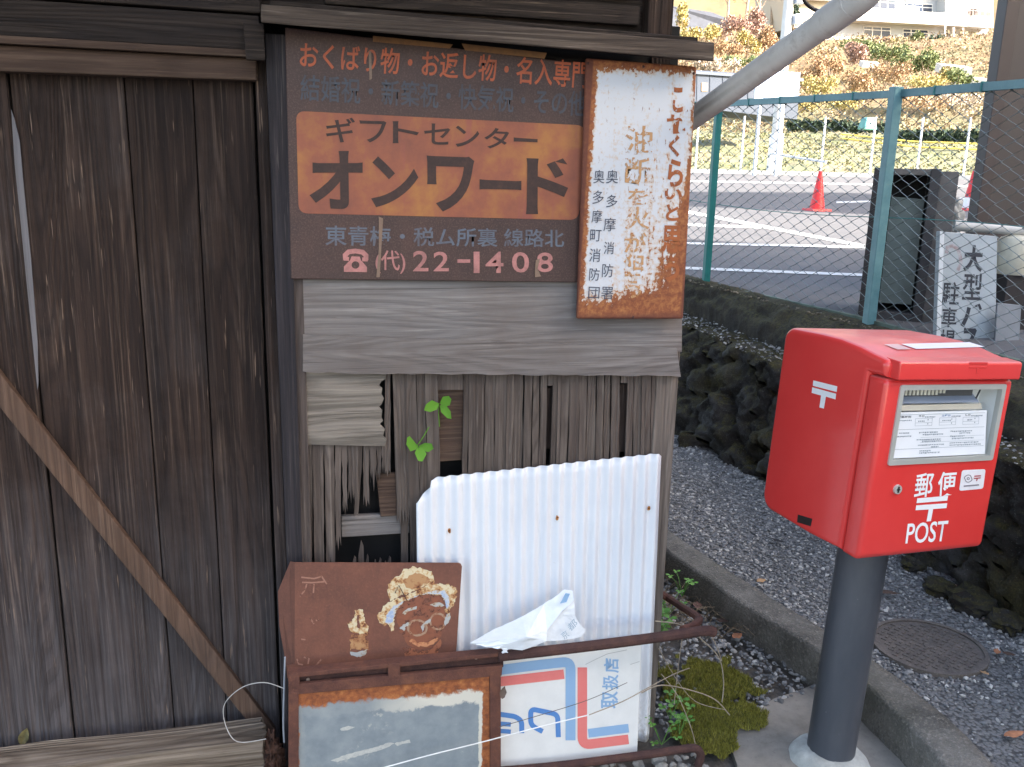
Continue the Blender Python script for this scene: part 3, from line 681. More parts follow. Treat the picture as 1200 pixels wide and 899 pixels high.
# thin remains of painted strokes on the left
M_TRACE = patina('trace_patina', hx(150, 108, 92), hx(138, 96, 80), hx(124, 80, 66), .53, 70)
for k_, s_ in enumerate(([(165, 182), (240, 190), (285, 178), (315, 222)], [(170, 212), (230, 214), (300, 208)], [(198, 222), (185, 260), (155, 296)], [(240, 222), (236, 275)], [(140, 660), (150, 690), (175, 695)], [(180, 650), (210, 660), (205, 690)], [(250, 700), (285, 660)], [(215, 420), (240, 455)], [(250, 435), (285, 432)], [(165, 545), (190, 548)])):
    bm = NB(); ring_strip(bm, s_, 9, lambda x, y: onp(*z6(x, y), .0008)); facing(bm, nn); part('paint_trace', bm, M_TRACE, ps)
bm = NB(); tube(bm, [onp(*z6(715, 272), .004), onp(*z6(735, 226), .006), onp(*z6(785, 320), .004)], .0011, 5); part('bent_wire', bm, M_RUSTD, ps)

# --- the steel frame of a fallen stand sign
fr = thing('sign_stand_frame', 'rusty steel frame of a standing sign lying on its side before the panel', 'sign frame', (.35, 2.03, 0))
YF = 2.02
def rail(pts, r=.014, m=M_RUST, name='frame_tube', y=YF):
    bm = NB(); tube(bm, smooth_path([p if isinstance(p, Vector) else aty(*p, y) for p in pts], 8), r, 10); return part(name, bm, m, fr)
# top tube: long run to the right, end bent away from us
rail([(584, 769), (640, 763), (700, 756), (770, 747), (812, 741), (828, 739), (837, 741)], .0142, M_RUSTD)
rail([aty(765, 690, 2.42), aty(783, 701, 2.42), aty(800, 712, 2.28), aty(813, 720, 2.17), aty(819, 726, 2.12), aty(813, 733, 2.07), aty(800, 738, 2.04)], .0115)
rail([(560, 906), (640, 899), (700, 892), (760, 884), (800, 878), (815, 877), (821, 884), (818, 897), (812, 915)], .0115, M_RUSTD)
# upper channel: two flanges with a dark gap, cap and strap
def flange(q, th=.004, m=M_RUST, y=YF, name='frame_bar', bev=.001):
    bm = NB(); slab(bm, [aty(*p, y) for p in q], (0, th, 0), bev); return part(name, bm, m, fr)
flange([(338, 790), (590, 765), (590, 769), (338, 795)], .03)
flange([(338, 803), (589, 780), (588, 792), (338, 815)], .012, M_RUST)
flange([(338, 794), (590, 768), (590, 782), (338, 806)], .003, M_RUSTD, YF + .02, 'channel_web')
flange([(338, 790), (351, 789), (351, 806), (338, 806)], .014, M_RUST, YF - .002)
flange([(455, 778), (469, 777), (469, 794), (455, 795)], .014, M_RUST, YF - .002)
flange([(338, 812), (350, 811), (350, 960), (338, 960)], .012, M_RUST, YF - .001)
flange([(574, 788), (587, 784), (587, 950), (575, 950)], .012, M_RUST, YF - .001)
for q in ((361, 797), (558, 771), (691, 758)):
    bm = NB(); t = NB(); bmesh.ops.create_cone(t, segments=12, radius1=.005, radius2=.0035, depth=.004, cap_ends=True)
    merge(bm, t, Matrix.Translation(aty(*q, YF - .002 if q[0] > 600 else YF + .016)) @ Matrix.Rotation(math.pi / 2, 4, 'X')); part('bolt', bm, plain('bolt_metal', hx(150, 130, 118), .5, var=.3), fr)
# grey panel in the frame
yg = YF + .006
q_g = [aty(349, 813, yg), aty(575, 789, yg), aty(575, 950, yg), aty(349, 955, yg)]
g = G('grey_panel_rusting'); uvn = g.n('UVMap'); sx = g.n('SeparateXYZ', {0: uvn.outputs[0]}); U, V = sx.outputs[0], sx.outputs[1]; v = g.co()
n1 = g.noise(v, 14, 7, .7); n2 = g.noise(v, 60, 5, .7); n4 = g.noise(g.co((.6, 1, 1)), 7, 5, .6)
top = g.math('SUBTRACT', 1, g.math('MULTIPLY', g.math('SUBTRACT', 1, V), 4.2), clamp=True)
lft = g.math('SUBTRACT', 1, g.math('MULTIPLY', U, 16), clamp=True)
rgt = g.math('SUBTRACT', 1, g.math('MULTIPLY', g.math('SUBTRACT', 1, U), 22), clamp=True)
sc_ = g.math('ADD', g.math('MAXIMUM', g.math('MAXIMUM', top, g.math('MULTIPLY', lft, .7)), rgt), g.math('ADD', g.math('MULTIPLY', n1, .70), g.math('MULTIPLY', n2, .40)))
grey = g.ramp(n1, [(.3, hx(116, 126, 134)), (.5, hx(132, 142, 148)), (.7, hx(146, 154, 158))])
bare = g.math('MULTIPLY', g.ramp(g.math('MULTIPLY', sc_, .6), [(.40, 0.0), (.45, 1.0)]), g.ramp(g.math('ADD', U, g.math('MULTIPLY', n4, .5)), [(.62, .06), (.95, 1.0)]))
scuff = g.math('MULTIPLY', g.ramp(n2, [(.52, 0.0), (.62, 1.0)]), g.ramp(n4, [(.56, 0.0), (.66, 1.0)]))
k = g.mix(g.math('MAXIMUM', bare, g.math('MULTIPLY', scuff, .6)), grey, hx(208, 204, 192))
rk = g.ramp(n2, [(.35, hx(112, 62, 42)), (.55, hx(158, 92, 54)), (.7, hx(186, 122, 72))])
k = g.mix(g.ramp(g.math('MULTIPLY', sc_, .6), [(.64, 0.0), (.70, 1.0)]), k, rk)
g.color(k); g.rough(.55); M_GPANEL = g.m
bm = NB(); slab(bm, q_g, (0, .005, 0), .001); o = part('grey_panel', bm, M_GPANEL, fr); uvquad(o, q_g)
M_SCUFF = faded('scuff_paint', hx(196, 196, 190), hx(140, 148, 152), .5, 120)
for k_, s_ in enumerate(([(398, 854), (408, 851), (416, 852), (410, 855), (400, 856)], [(388, 891), (410, 883), (440, 876), (455, 870), (462, 871), (450, 878), (420, 886), (395, 893)], [(462, 871), (480, 867), (481, 870), (466, 874)])):
    bm = NB(); flat(bm, [aty(*p, yg - .0012) for p in rough_outline(s_, 3, .6, k_)]); facing(bm, (0, -1, 0)); part('scuff', bm, M_SCUFF, fr)

# --- white sign with a blue and red emblem, stood on its side
p0, nn = lean_plane(.42, 2.085, .05, 2.05)
def z7(x, y): return (560 + x / 4.286, 740 + y / 4.286)
def onl(x, y, lift=.0011): return on(*z7(x, y), p0, nn) + nn * lift
q_l = [on(578, 774, p0, nn), on(752, 751.5, p0, nn), on(747, 881, p0, nn), on(578, 905, p0, nn)]
ls = signthing('emblem_sign', 'white sign with a blue and red emblem, standing on its side behind the rusty frame', 'sign', q_l)
bm = NB(); slab(bm, q_l, -nn * .012, .0015); part('sign_plate', bm, plain('white_sign_face', hx(224, 224, 222), .35, var=.05, vscale=14), ls)
M_LB = faded('light_blue_paint', hx(136, 172, 208), hx(150, 184, 214), .25, 14); M_RD = faded('light_red_paint', hx(226, 120, 116), hx(226, 140, 132), .25, 14); M_MB = faded('mid_blue_paint', hx(76, 130, 194), hx(100, 146, 198), .25, 14)
def stroke(path, w, m, name='emblem_stroke', rnd_=0):
    P_ = [Vector(p) for p in path]
    if rnd_:
        out = [P_[0]]
        for i in range(1, len(P_) - 1):
            a, b, c = P_[i - 1], P_[i], P_[i + 1]; r_ = min(rnd_, (a - b).length * .49, (c - b).length * .49)
            s_, e_ = b + (a - b).normalized() * r_, b + (c - b).normalized() * r_
            for k in range(7):
                t = k / 6; out.append(s_ * (1 - t) ** 2 + b * 2 * t * (1 - t) + e_ * t * t)
        P_ = out + [P_[-1]]
    bm = NB(); ring_strip(bm, P_, w, onl); facing(bm, nn); return part(name, bm, m, ls)
stroke([(80, 197), (300, 168), (465, 150), (465, 546)], 50, M_LB, rnd_=40)
stroke([(80, 255), (432, 214)], 48, M_RD)
stroke([(524, 180), (524, 570), (756, 541)], 48, M_RD, rnd_=42)
stroke([(554, 511), (757, 485)], 44, M_LB)
stroke([(60, 408), (110, 415), (190, 427), (220, 450), (220, 510)], 25, M_MB, rnd_=24)
stroke([(60, 458), (165, 467)], 22, M_MB); stroke([(60, 494), (165, 503)], 22, M_MB)
stroke([(325, 502), (265, 470), (265, 388), (400, 416), (404, 530)], 25, M_MB, rnd_=26)
def rot_char(ch, x0, y0, x1, y1, m):      # character turned a quarter turn counter-clockwise
    bm = NB(); text(bm, ch, [onl(x0, y1), onl(x0, y0), onl(x1, y0), onl(x1, y1)], .02); facing(bm, nn); return part('lettering', bm, m, ls)
for ch, a in (('店', (632, 134, 708, 208)), ('扱', (624, 216, 706, 292)), ('取', (618, 300, 704, 386))): rot_char(ch, *a, M_LB)
for k_, s_ in enumerate(([(540, 165), (590, 140), (650, 112), (748, 92)], [(765, 165), (812, 150)])):
    bm = NB(); ring_strip(bm, s_, 2.5, onl); facing(bm, nn); part('scratch', bm, plain('scratch_grey', hx(170, 170, 168), .6), ls)

# --- crumpled plastic wrapper on the rail
M_BAG = plain('white_wrapper', hx(222, 228, 234), .35, var=.06, vscale=20)
def z4(x, y): return (520 + x / 5.4545, 660 + y / 5.4545)
wr = thing('plastic_wrapper', 'crumpled white plastic wrapper lying on the rusty rail against the corrugated sheet', 'wrapper', aty(*z4(500, 480), 2.05))
def sheet_tri(pts, name, m, seed, amp=.004, par=None, cuts=4):
    """pts: (x, y, depth) in zoom pixels; fan of a folded sheet, subdivided and crumpled"""
    bm = NB(); vs = [bm.verts.new(aty(*z4(x, y), d_)) for x, y, d_ in pts[0]]
    for f in pts[1]: bm.faces.new([vs[i] for i in f])
    bmesh.ops.triangulate(bm, faces=bm.faces)
    bmesh.ops.subdivide_edges(bm, edges=bm.edges, cuts=cuts, use_grid_fill=True)
    for v in bm.verts:
        q = v.co * 30 + Vector((seed, 0, 0)); v.co += Vector((noise.noise(q) * .3, noise.noise(q * 1.3 + Vector((9, 0, 0))), noise.noise(q * 1.1) * .3)) * amp + Vector((0, noise.noise(q * 3.1) * amp * .5, 0))
    bm.normal_update(); bmesh.ops.solidify(bm, geom=list(bm.faces), thickness=.0006)
    return part(name, bm, m, par or wr)
sheet_tri(([(165, 515, 2.02), (330, 420, 2.05), (500, 345, 2.05), (640, 262, 2.07), (770, 170, 2.09), (825, 180, 2.08), (832, 235, 2.05), (740, 330, 2.03), (660, 430, 2.015), (655, 500, 2.0), (500, 555, 1.995), (340, 545, 2.0), (530, 470, 1.985)],
          [(0, 1, 12), (1, 2, 12), (2, 3, 12), (3, 4, 7), (4, 5, 6, 7), (3, 7, 8, 12), (8, 9, 12), (9, 10, 12), (10, 11, 12), (11, 0, 12)]), 'folded_sheet', M_BAG, 1)
sheet_tri(([(832, 235, 2.06), (838, 330, 2.05), (870, 390, 2.05), (905, 425, 2.05), (885, 470, 2.045), (780, 490, 2.04), (650, 500, 2.035), (655, 430, 2.04), (740, 330, 2.05)],
          [(0, 1, 8), (1, 2, 8), (2, 3, 4), (2, 4, 5, 8), (5, 6, 7, 8)]), 'folded_flap', M_BAG, 5, .003)
bm = NB(); flat(bm, [aty(*z4(x, y), 2.058) for x, y in ((770, 178), (798, 182), (776, 236), (735, 244))]); facing(bm, (0, -1, 0)); bmesh.ops.translate(bm, verts=bm.verts, vec=(0, -.012, 0)); part('blue_print', bm, M_LB, wr)
bm = NB()
for ch, q in (('京', [(742, 450), (778, 425), (806, 466), (772, 492)]), ('都', [(786, 398), (832, 352), (860, 392), (812, 440)])): text(bm, ch, [aty(*z4(x, y), 2.022) for x, y in q], .0)
facing(bm, (0, -1, 0)); part('lettering', bm, plain('print_grey_blue', hx(150, 172, 190), .6), wr)
bm = NB(); 
for s_ in ([(375, 545), (390, 548), (405, 543), (412, 552), (402, 560), (412, 574), (395, 572), (375, 578), (370, 570), (380, 562)],): prism(bm, [aty(*z4(x, y), 1.998) for x, y in s_], (0, .002, 0))
part('torn_tip', bm, M_BAG, wr)

# --- dead leaf stuck to the frame
def leaf_bm(c_, ln, wd, rot, curl=.3, tilt=None):
    t = NB(); n = 7; L_, R_, Mi = [], [], []
    for i in range(n + 1):
        s_ = i / n; w_ = wd * math.sin(math.pi * min(1, s_ * 1.02 + .02)) ** .8 * (1 - .25 * s_); x = (s_ - .5) * ln
        zc = curl * ln * (s_ - .5) ** 2
        Mi.append(t.verts.new((x, 0, zc))); L_.append(t.verts.new((x, w_ / 2, zc + w_ * .25))); R_.append(t.verts.new((x, -w_ / 2, zc + w_ * .18 + .002 * math.sin(i * 2))))
    for i in range(n):
        t.faces.new([Mi[i], Mi[i + 1], L_[i + 1], L_[i]]); t.faces.new([R_[i], R_[i + 1], Mi[i + 1], Mi[i]])
    bmesh.ops.transform(t, matrix=Matrix.Translation(c_) @ Matrix.Rotation(rot, 4, 'Z') @ (tilt or Matrix.Identity(4)), verts=t.verts)
    return t
M_DLEAF = leafmat('dry_brown_leaf', [hx(104, 72, 50), hx(150, 100, 66), hx(176, 128, 92)])
bm = leaf_bm(aty(589, 811, 2.0), .032, .022, .2, .6, Matrix.Rotation(1.25, 4, 'X') @ Matrix.Rotation(1.2, 4, 'Z'))
tag(obj('dead_leaf', bm, plain('grey_dead_leaf', hx(96, 82, 74), .9, var=.3)), 'curled grey-brown dead leaf caught at the corner of the grey framed panel', 'leaf')

# --- string and wire loop
bm = NB(); tube(bm, smooth_path([aty(405, 912, 1.98), aty(500, 886, 1.98), aty(560, 871, 1.985), aty(640, 850, 1.99), aty(690, 838, 1.995)], 6), .0016, 6)
tag(obj('white_string', bm, plain('white_string_fibre', hx(232, 232, 230), .7)), 'white string stretched across the grey panel and emblem sign', 'string')
bm = NB(); tube(bm, smooth_path([aty(333, 807, 2.03), aty(310, 800, 2.04), aty(285, 805, 2.05), aty(265, 822, 2.06), aty(262, 840, 2.06), aty(270, 862, 2.05), aty(283, 870, 2.05), aty(312, 866, 2.05)], 8), .0011, 6)
tag(obj('wire_loop', bm, plain('pale_wire', hx(176, 174, 172), .5)), 'thin pale wire loop in front of the bottom of the plank door', 'wire')
bm = NB(); tube(bm, smooth_path([aty(334, 770, 2.07), aty(333, 800, 2.07), aty(332, 845, 2.06), aty(333, 870, 2.06)], 4), .0022, 6)
tag(obj('hanging_string', bm, plain('cord_grey', hx(150, 156, 166), .6)), 'short pale string hanging beside the left edge of the rusty picture sign', 'string')

# --- green sprigs growing out of the slats
M_GLEAF = leafmat('fresh_green_leaf', [hx(70, 116, 40), hx(88, 138, 48), hx(108, 158, 64)])
def px_leaf(bm, pts, y0, y1, fold):
    """leaf blade from its pixel outline, folded at the midrib"""
    n = len(pts); mid = [Vector(pts[0]), Vector(pts[n // 2])]
    base, tip = aty(*mid[0], y0), aty(*mid[1], y1)
    left = [aty(*p, y0 + (y1 - y0) * i / (n // 2) - fold) for i, p in enumerate(pts[:n // 2 + 1])]
    right = [aty(*p, y0 + (y1 - y0) * i / (n // 2) - fold * .3) for i, p in enumerate([pts[0]] + list(reversed(pts[n // 2:])))]
    m = n // 2; ms = [base.lerp(tip, i / m) for i in range(m + 1)]
    vl = [bm.verts.new(p) for p in left]; vr = [bm.verts.new(p) for p in right]; vm = [bm.verts.new(p) for p in ms]
    for i in range(m):
        bm.faces.new([vl[i], vl[i + 1], vm[i + 1], vm[i]])
        if i + 1 < len(vr): bm.faces.new([vm[i], vm[i + 1], vr[i + 1], vr[i]])
def sprig(label, leaves, stem):
    c_ = aty(*stem[0], 2.19); o = thing('green_sprig', label, 'plant', c_, 'green sprigs growing out of the split slats')
    for lv in leaves:
        bm = NB(); px_leaf(bm, lv, 2.197, 2.182, .004); bmesh.ops.remove_doubles(bm, verts=bm.verts, dist=1e-5); part('leaf', bm, M_GLEAF, o, smooth=True)
    bm = NB(); tube(bm, [aty(*p, 2.2 + .01 * i) for i, p in enumerate(stem)], .0012, 5); part('stem', bm, M_GLEAF, o)
sprig('upper of two green leaf sprigs growing out of the split grey slats', [[(515, 473), (506, 469), (499, 474), (497, 481), (504, 483), (512, 480)], [(515, 473), (519, 465), (526, 464), (529, 468), (527, 475), (521, 477)], [(515, 475), (522, 474), (528, 482), (529, 491), (524, 490), (517, 483)]], [(514, 475), (514, 484), (515, 500)])
sprig('lower of two green leaf sprigs growing out of the split grey slats', [[(490, 523), (480, 511), (477, 513), (476, 521), (481, 529), (487, 527)], [(490, 523), (498, 519), (506, 520), (508, 526), (502, 530), (495, 528)], [(489, 524), (486, 531), (490, 540), (495, 541), (500, 532), (496, 526)]], [(489, 522), (496, 512), (503, 500)])

# ================================================================== MAILBOX
MBX = Matrix.Translation((1.4711, 1.9967, 0)) @ Matrix.Rotation(.143, 4, 'Z') @ Matrix.Rotation(.063, 4, 'Y') @ Matrix.Rotation(-.0153, 4, 'X')
MBI = MBX.inverted()
MW, MD, MZ0, MH = .4206, .388, .7016, .5227
mb = thing('mailbox', 'red pillar mail box with a grey pole, standing on the concrete pad', 'mailbox', (0, 0, 0)); mb.matrix_world = MBX
def mpart(name, bm, m, parent=None, **k): return obj(name, bm, m, parent or mb, local=True, **k)
def mloc(px, py, p0, n):                                    # pixel onto a plane given in box coordinates
    n3 = (MBX.to_3x3() @ Vector(n)); return MBI @ on(px, py, MBX @ Vector(p0), n3)
g = G('mailbox_red_paint'); v = g.co(); a = g.noise(v, 5, 4, .6); b = g.noise(v, 90, 4, .7); nz = g.n('NewGeometry').outputs['Normal']
upz = g.n('SeparateXYZ', {0: nz}).outputs[2]
dust = g.math('MULTIPLY', g.ramp(upz, [(.8, 0.0), (.98, 1.0)]), g.ramp(g.noise(v, 12, 6, .7), [(.35, .35), (.65, .85)]))
k = g.ramp(a, [(.3, hx(221, 60, 58)), (.7, hx(229, 68, 65))])
k = g.mix(g.math('MULTIPLY', dust, .62), k, hx(196, 140, 136)); k = g.mix(g.math('MULTIPLY', g.ramp(b, [(.7, 0.0), (.8, 1.0)]), .15), k, hx(170, 60, 56))
g.color(k); g.rough(g.math('ADD', .26, g.math('MULTIPLY', dust, .4))); g.b.inputs['Coat Weight'].default_value = .3; g.b.inputs['Coat Roughness'].default_value = .15; M_RED = g.m
M_WHT = plain('white_marking', hx(236, 236, 238), .5, var=.03)
def arc(cx, cz, r, a0, a1, n=6): return [(cx + r * math.cos(R(a0 + (a1 - a0) * k / n)), cz + r * math.sin(R(a0 + (a1 - a0) * k / n))) for k in range(n + 1)]
def side_extrude(bm, prof, x0, x1, bev, dome=0.0):
    """profile in (y, z) extruded along x with softened side edges"""
    t = NB(); a = [t.verts.new((x0, y, z)) for y, z in prof]; b = [t.verts.new((x1, y, z)) for y, z in prof]; n = len(prof)
    fa = t.faces.new(a); fb = t.faces.new(list(reversed(b)))
    for i in range(n): t.faces.new([a[i], b[i], b[(i + 1) % n], a[(i + 1) % n]])
    bmesh.ops.recalc_face_normals(t, faces=t.faces)
    if bev:
        es = [e for e in t.edges if e in fa.edges or e in fb.edges]
        bmesh.ops.bevel(t, geom=es, offset=bev, segments=4, profile=.5, affect='EDGES', clamp_overlap=True)
    merge(bm, t)
HX = MW / 2; YB_, YF_ = MD / 2, -MD / 2; ZT = MZ0 + MH
SEAM = YF_ + .062; LIPZ = MZ0 + .457
# body shell: gently arched top, rounded back corners
prof = [(SEAM + .0015, MZ0 + .004), (SEAM + .0015, LIPZ + .004), (YF_ + .010, LIPZ + .004)] + arc(YF_ + .026, ZT - .036, .018, 180, 100, 4) + [(SEAM, ZT - .012), (SEAM + .04, ZT - .004), (SEAM + .11, ZT + .004), (SEAM + .18, ZT + .005)] + arc(YB_ - .035, ZT - .033, .035, 85, 0) + arc(YB_ - .045, MZ0 + .052, .045, 0, -80) + [(SEAM + .12, MZ0 + .001)]
bm = NB(); side_extrude(bm, prof, -HX, HX, .015); body = mpart('body', bm, M_RED, smooth=True)
def auto_smooth(o, ang=35):
    bm = bmesh.new(); bm.from_mesh(o.data)
    for e in bm.edges:
        if len(e.link_faces) == 2 and e.calc_face_angle(0) > R(ang): e.smooth = False
    for f in bm.faces: f.smooth = True
    bm.to_mesh(o.data); bm.free()
auto_smooth(body)
# front door with a window opening
def rrect(x0, x1, z0, z1, r, n=5):
    return arc(x1 - r, z1 - r, r, 0, 90, n) + arc(x0 + r, z1 - r, r, 90, 180, n) + arc(x0 + r, z0 + r, r, 180, 270, n) + arc(x1 - r, z0 + r, r, 270, 360, n)
w_tl, w_tr, w_br, w_bl = [mloc(px, py, (0, YF_, 0), (0, 1, 0)) for px, py in ((1055, 447), (1180, 443), (1162, 539), (1040, 545))]
wx0, wx1 = (w_tl.x + w_bl.x) / 2, (w_tr.x + w_br.x) / 2; wz1, wz0 = (w_tl.z + w_tr.z) / 2, (w_bl.z + w_br.z) / 2
wz1 = min(wz1, LIPZ - .012)
prof = [(SEAM - .0015, MZ0 + .002), (SEAM - .0015, LIPZ)] + [(YF_ + .012, LIPZ)] + arc(YF_ + .010, LIPZ - .012, .010, 90, 180, 3)[1:] + arc(YF_ + .022, MZ0 + .022, .022, 180, 260, 4)
bm = NB(); side_extrude(bm, prof, -HX, HX, .012)
o = mpart('door', bm, M_RED)
bmc = NB(); box(bmc, (wx0 + .012, YF_ - .05, wz0 + .012), (wx1 - .012, SEAM + .01, wz1 - .012)); co_ = mpart('cut', bmc, M_RED)
md = o.modifiers.new('cut', 'BOOLEAN'); md.object = co_; md.operation = 'DIFFERENCE'; md.solver = 'EXACT'
dg = bpy.context.evaluated_depsgraph_get(); me = bpy.data.meshes.new_from_object(o.evaluated_get(dg)); o.modifiers.clear(); o.data = me; bpy.data.objects.remove(co_)
auto_smooth(o, 30); door_mb = o
# hood lip
prof = [(YF_ + .030, LIPZ + .0025), (YF_ + .030, ZT - .0155), (YF_ + .02, ZT - .0165)] + arc(YF_ - .008, ZT - .027, .009, 85, 180, 4) + [(YF_ - .017, LIPZ + .005), (YF_ - .015, LIPZ + .0025)]
bm = NB(); side_extrude(bm, prof, -HX + .016, HX - .002, .007); auto_smooth(mpart('hood', bm, M_RED), 30)
bm = NB()   # embossed mark on the hood
for a in ((-.03, .03, .012, .017), (-.03, .03, .002, .007), (-.0035, .0035, -.012, .002)): box(bm, (.055 + a[0], YF_ - .0182, LIPZ + .030 + a[2]), (.055 + a[1], YF_ - .016, LIPZ + .030 + a[3]), .0006)
mpart('embossed_mark', bm, M_RED)
# silver bezel, white recess, flap, notice
M_SIL = plain('silver_bezel', hx(190, 190, 184), .35, .25, var=.08); M_REC = plain('recess_grey_white', hx(228, 230, 228), .4, var=.04)
def frame_ring(bm, x0, x1, z0, z1, w, y0, y1, r):
    oi = rrect(x0, x1, z0, z1, r); ii = rrect(x0 + w, x1 - w, z0 + w, z1 - w, max(.001, r * .5)); n = len(oi)
    V_ = [[bm.verts.new((x, y, z)) for x, z in L_] for y in (y0, y1) for L_ in (oi, ii)]
    for i in range(n):
        j = (i + 1) % n
        for a, b in ((0, 1), (1, 3), (3, 2), (2, 0)): bm.faces.new([V_[a][i], V_[a][j], V_[b][j], V_[b][i]])
    bmesh.ops.recalc_face_normals(bm, faces=bm.faces)
bm = NB(); frame_ring(bm, wx0, wx1, wz0, wz1, .013, YF_ - .004, YF_ + .01, .006); bez = mpart('window_bezel', bm, M_SIL)
RX0, RX1, RZ0, RZ1 = wx0 + .0125, wx1 - .0125, wz0 + .0125, wz1 - .0125; RD = .060
bm = NB()
for q in ([(RX0, YF_, RZ0), (RX0, YF_ + RD, RZ0), (RX0, YF_ + RD, RZ1), (RX0, YF_, RZ1)], [(RX1, YF_, RZ0), (RX1, YF_, RZ1), (RX1, YF_ + RD, RZ1), (RX1, YF_ + RD, RZ0)],
          [(RX0, YF_, RZ1), (RX0, YF_ + RD, RZ1), (RX1, YF_ + RD, RZ1), (RX1, YF_, RZ1)], [(RX0, YF_, RZ0), (RX1, YF_, RZ0), (RX1, YF_ + RD, RZ0), (RX0, YF_ + RD, RZ0)],
          [(RX0, YF_ + RD, RZ0), (RX1, YF_ + RD, RZ0), (RX1, YF_ + RD, RZ1), (RX0, YF_ + RD, RZ1)]): bm.faces.new([bm.verts.new(p) for p in q])
mpart('recess', bm, M_REC, door_mb)
HZ = RZ1 - RZ0; zf = RZ1 - .29 * HZ
bm = NB(); slab(bm, [(RX0 + .001, YF_ + .045, RZ1 - .14 * HZ), (RX1 - .04, YF_ + .045, RZ1 - .14 * HZ), (RX1 - .045, YF_ + .018, zf + .012), (RX0 + .001, YF_ + .018, zf + .012)], (0, .004, .002), .001); mpart('flap', bm, plain('flap_steel', hx(150, 160, 178), .35, .0, var=.1), door_mb)
bm = NB(); slab(bm, [(RX0 + .001, YF_ + .020, zf + .008), (RX1 - .035, YF_ + .020, zf + .008), (RX1 - .035, YF_ + .016, zf - .006), (RX0 + .001, YF_ + .016, zf - .006)], (0, .003, 0), .001); mpart('slot_bar', bm, plain('slot_bar_metal', hx(186, 180, 166), .35, .0, var=.1), door_mb)
M_BRI = plain('white_bristle', hx(238, 232, 214), .5)
bm = NB()
for i in range(14):
    x = RX0 + .008 + i * .0125; box(bm, (x, YF_ + .035, RZ1 - .022 + .004 * (i > 11)), (x + .0065, YF_ + .038, RZ1 - .006 - .002 * (i > 10)))
bm2 = NB(); box(bm2, (RX0 + .002, YF_ + .040, RZ1 - .026), (RX1 - .05, YF_ + .044, RZ1 - .002)); mpart('slot_backing_plate', bm2, plain('slot_plate_grey', hx(92, 92, 92), .6), door_mb)  # dark grey backdrop that sets off the pale bristles
br = mpart('bristle_row', bm, M_BRI, door_mb); br['kind'] = 'stuff'
bm = NB(); slab(bm, [(RX1 - .034, YF_ + .03, RZ1 - .004), (RX1 - .031, YF_ + .03, RZ1 - .004), (RX1 - .043, YF_ + .03, zf + .018), (RX1 - .046, YF_ + .03, zf + .018)], (0, .003, 0)); mpart('hinge_rod', bm, plain('hinge_dark', hx(60, 62, 66), .5), door_mb)
# notice card, leaning back a little
nc = [Vector((RX0 + .002, YF_ + .012, zf - .008)), Vector((RX1 - .022, YF_ + .012, zf - .008)), Vector((RX1 - .012, YF_ + .003, RZ0 + .003)), Vector((RX0 + .002, YF_ + .003, RZ0 + .003))]
bm = NB(); slab(bm, nc, (0, .0015, 0)); card = mpart('notice_card', bm, plain('notice_paper', hx(230, 232, 236), .4, var=.03), door_mb)
def onc(u, v_, lift=.0006):
    a = nc[0].lerp(nc[1], u); b = nc[3].lerp(nc[2], u); return a.lerp(b, v_) + Vector((0, -lift, 0))
M_INK = plain('notice_ink', hx(86, 90, 98), .7); M_LINE = plain('notice_line', hx(150, 158, 166), .7); M_INKB = plain('notice_blue_ink', hx(70, 110, 160), .7)
def cq(bm, u0, v0, u1, v1): bm.faces.new([bm.verts.new(p) for p in (onc(u0, v0), onc(u0, v1), onc(u1, v1), onc(u1, v0))])
bm = NB()
for v_ in (.05, .37, .80): cq(bm, .02, v_, .98, v_ + .008)
for v_ in (.56, .67): cq(bm, .28, v_, .98, v_ + .005)
for u in (.21, .47, .73):
    for v_ in (.14, .235, .30): cq(bm, u, v_, u + .18, v_ + .006)
    for uu in (u, u + .18): cq(bm, uu - .0015, .14, uu + .0015, .306)
    for v_ in (.16, .25): cq(bm, u + .13, v_, u + .14, v_ + .03)
for v_ in (.43, .54): cq(bm, .62, v_, .60, v_ + .005)
mpart('notice_rules', bm, M_LINE, door_mb)
def ctext(s_, u0, v0, u1, v1, m=M_INK, bold=.02):
    bm = NB(); text(bm, s_, [onc(u0, v0), onc(u1, v0), onc(u1, v1), onc(u0, v1)], bold); mpart('lettering', bm, m, door_mb)
ctext('収集時刻', .02, .075, .16, .125); ctext('平日', .24, .07, .30, .115); ctext('土曜日', .49, .07, .585, .115, M_INKB); ctext('休日', .75, .07, .81, .115)
bm = NB(); rnd = random.Random(11)
for (u0, u1, v_) in ((.31, .42, .10), (.60, .70, .10), (.82, .95, .10), (.02, .17, .165), (.05, .16, .44), (.02, .18, .51), (.26, .46, .44), (.30, .52, .49), (.60, .84, .44), (.70, .82, .485), (.24, .50, .60), (.30, .50, .64), (.60, .76, .55), (.62, .86, .60), (.60, .92, .70), (.60, .95, .75), (.26, .54, .72), (.40, .48, .765), (.28, .40, .85), (.28, .50, .895), (.24, .31, .19), (.50, .60, .19), (.78, .84, .19)):
    u = u0
    while u < u1:
        w_ = rnd.uniform(.008, .02); cq(bm, u, v_, min(u + w_, u1), v_ + rnd.uniform(.02, .032)); u += w_ + rnd.uniform(.003, .006)
o = mpart('fine_print', bm, M_LINE, door_mb); o['kind'] = 'stuff'
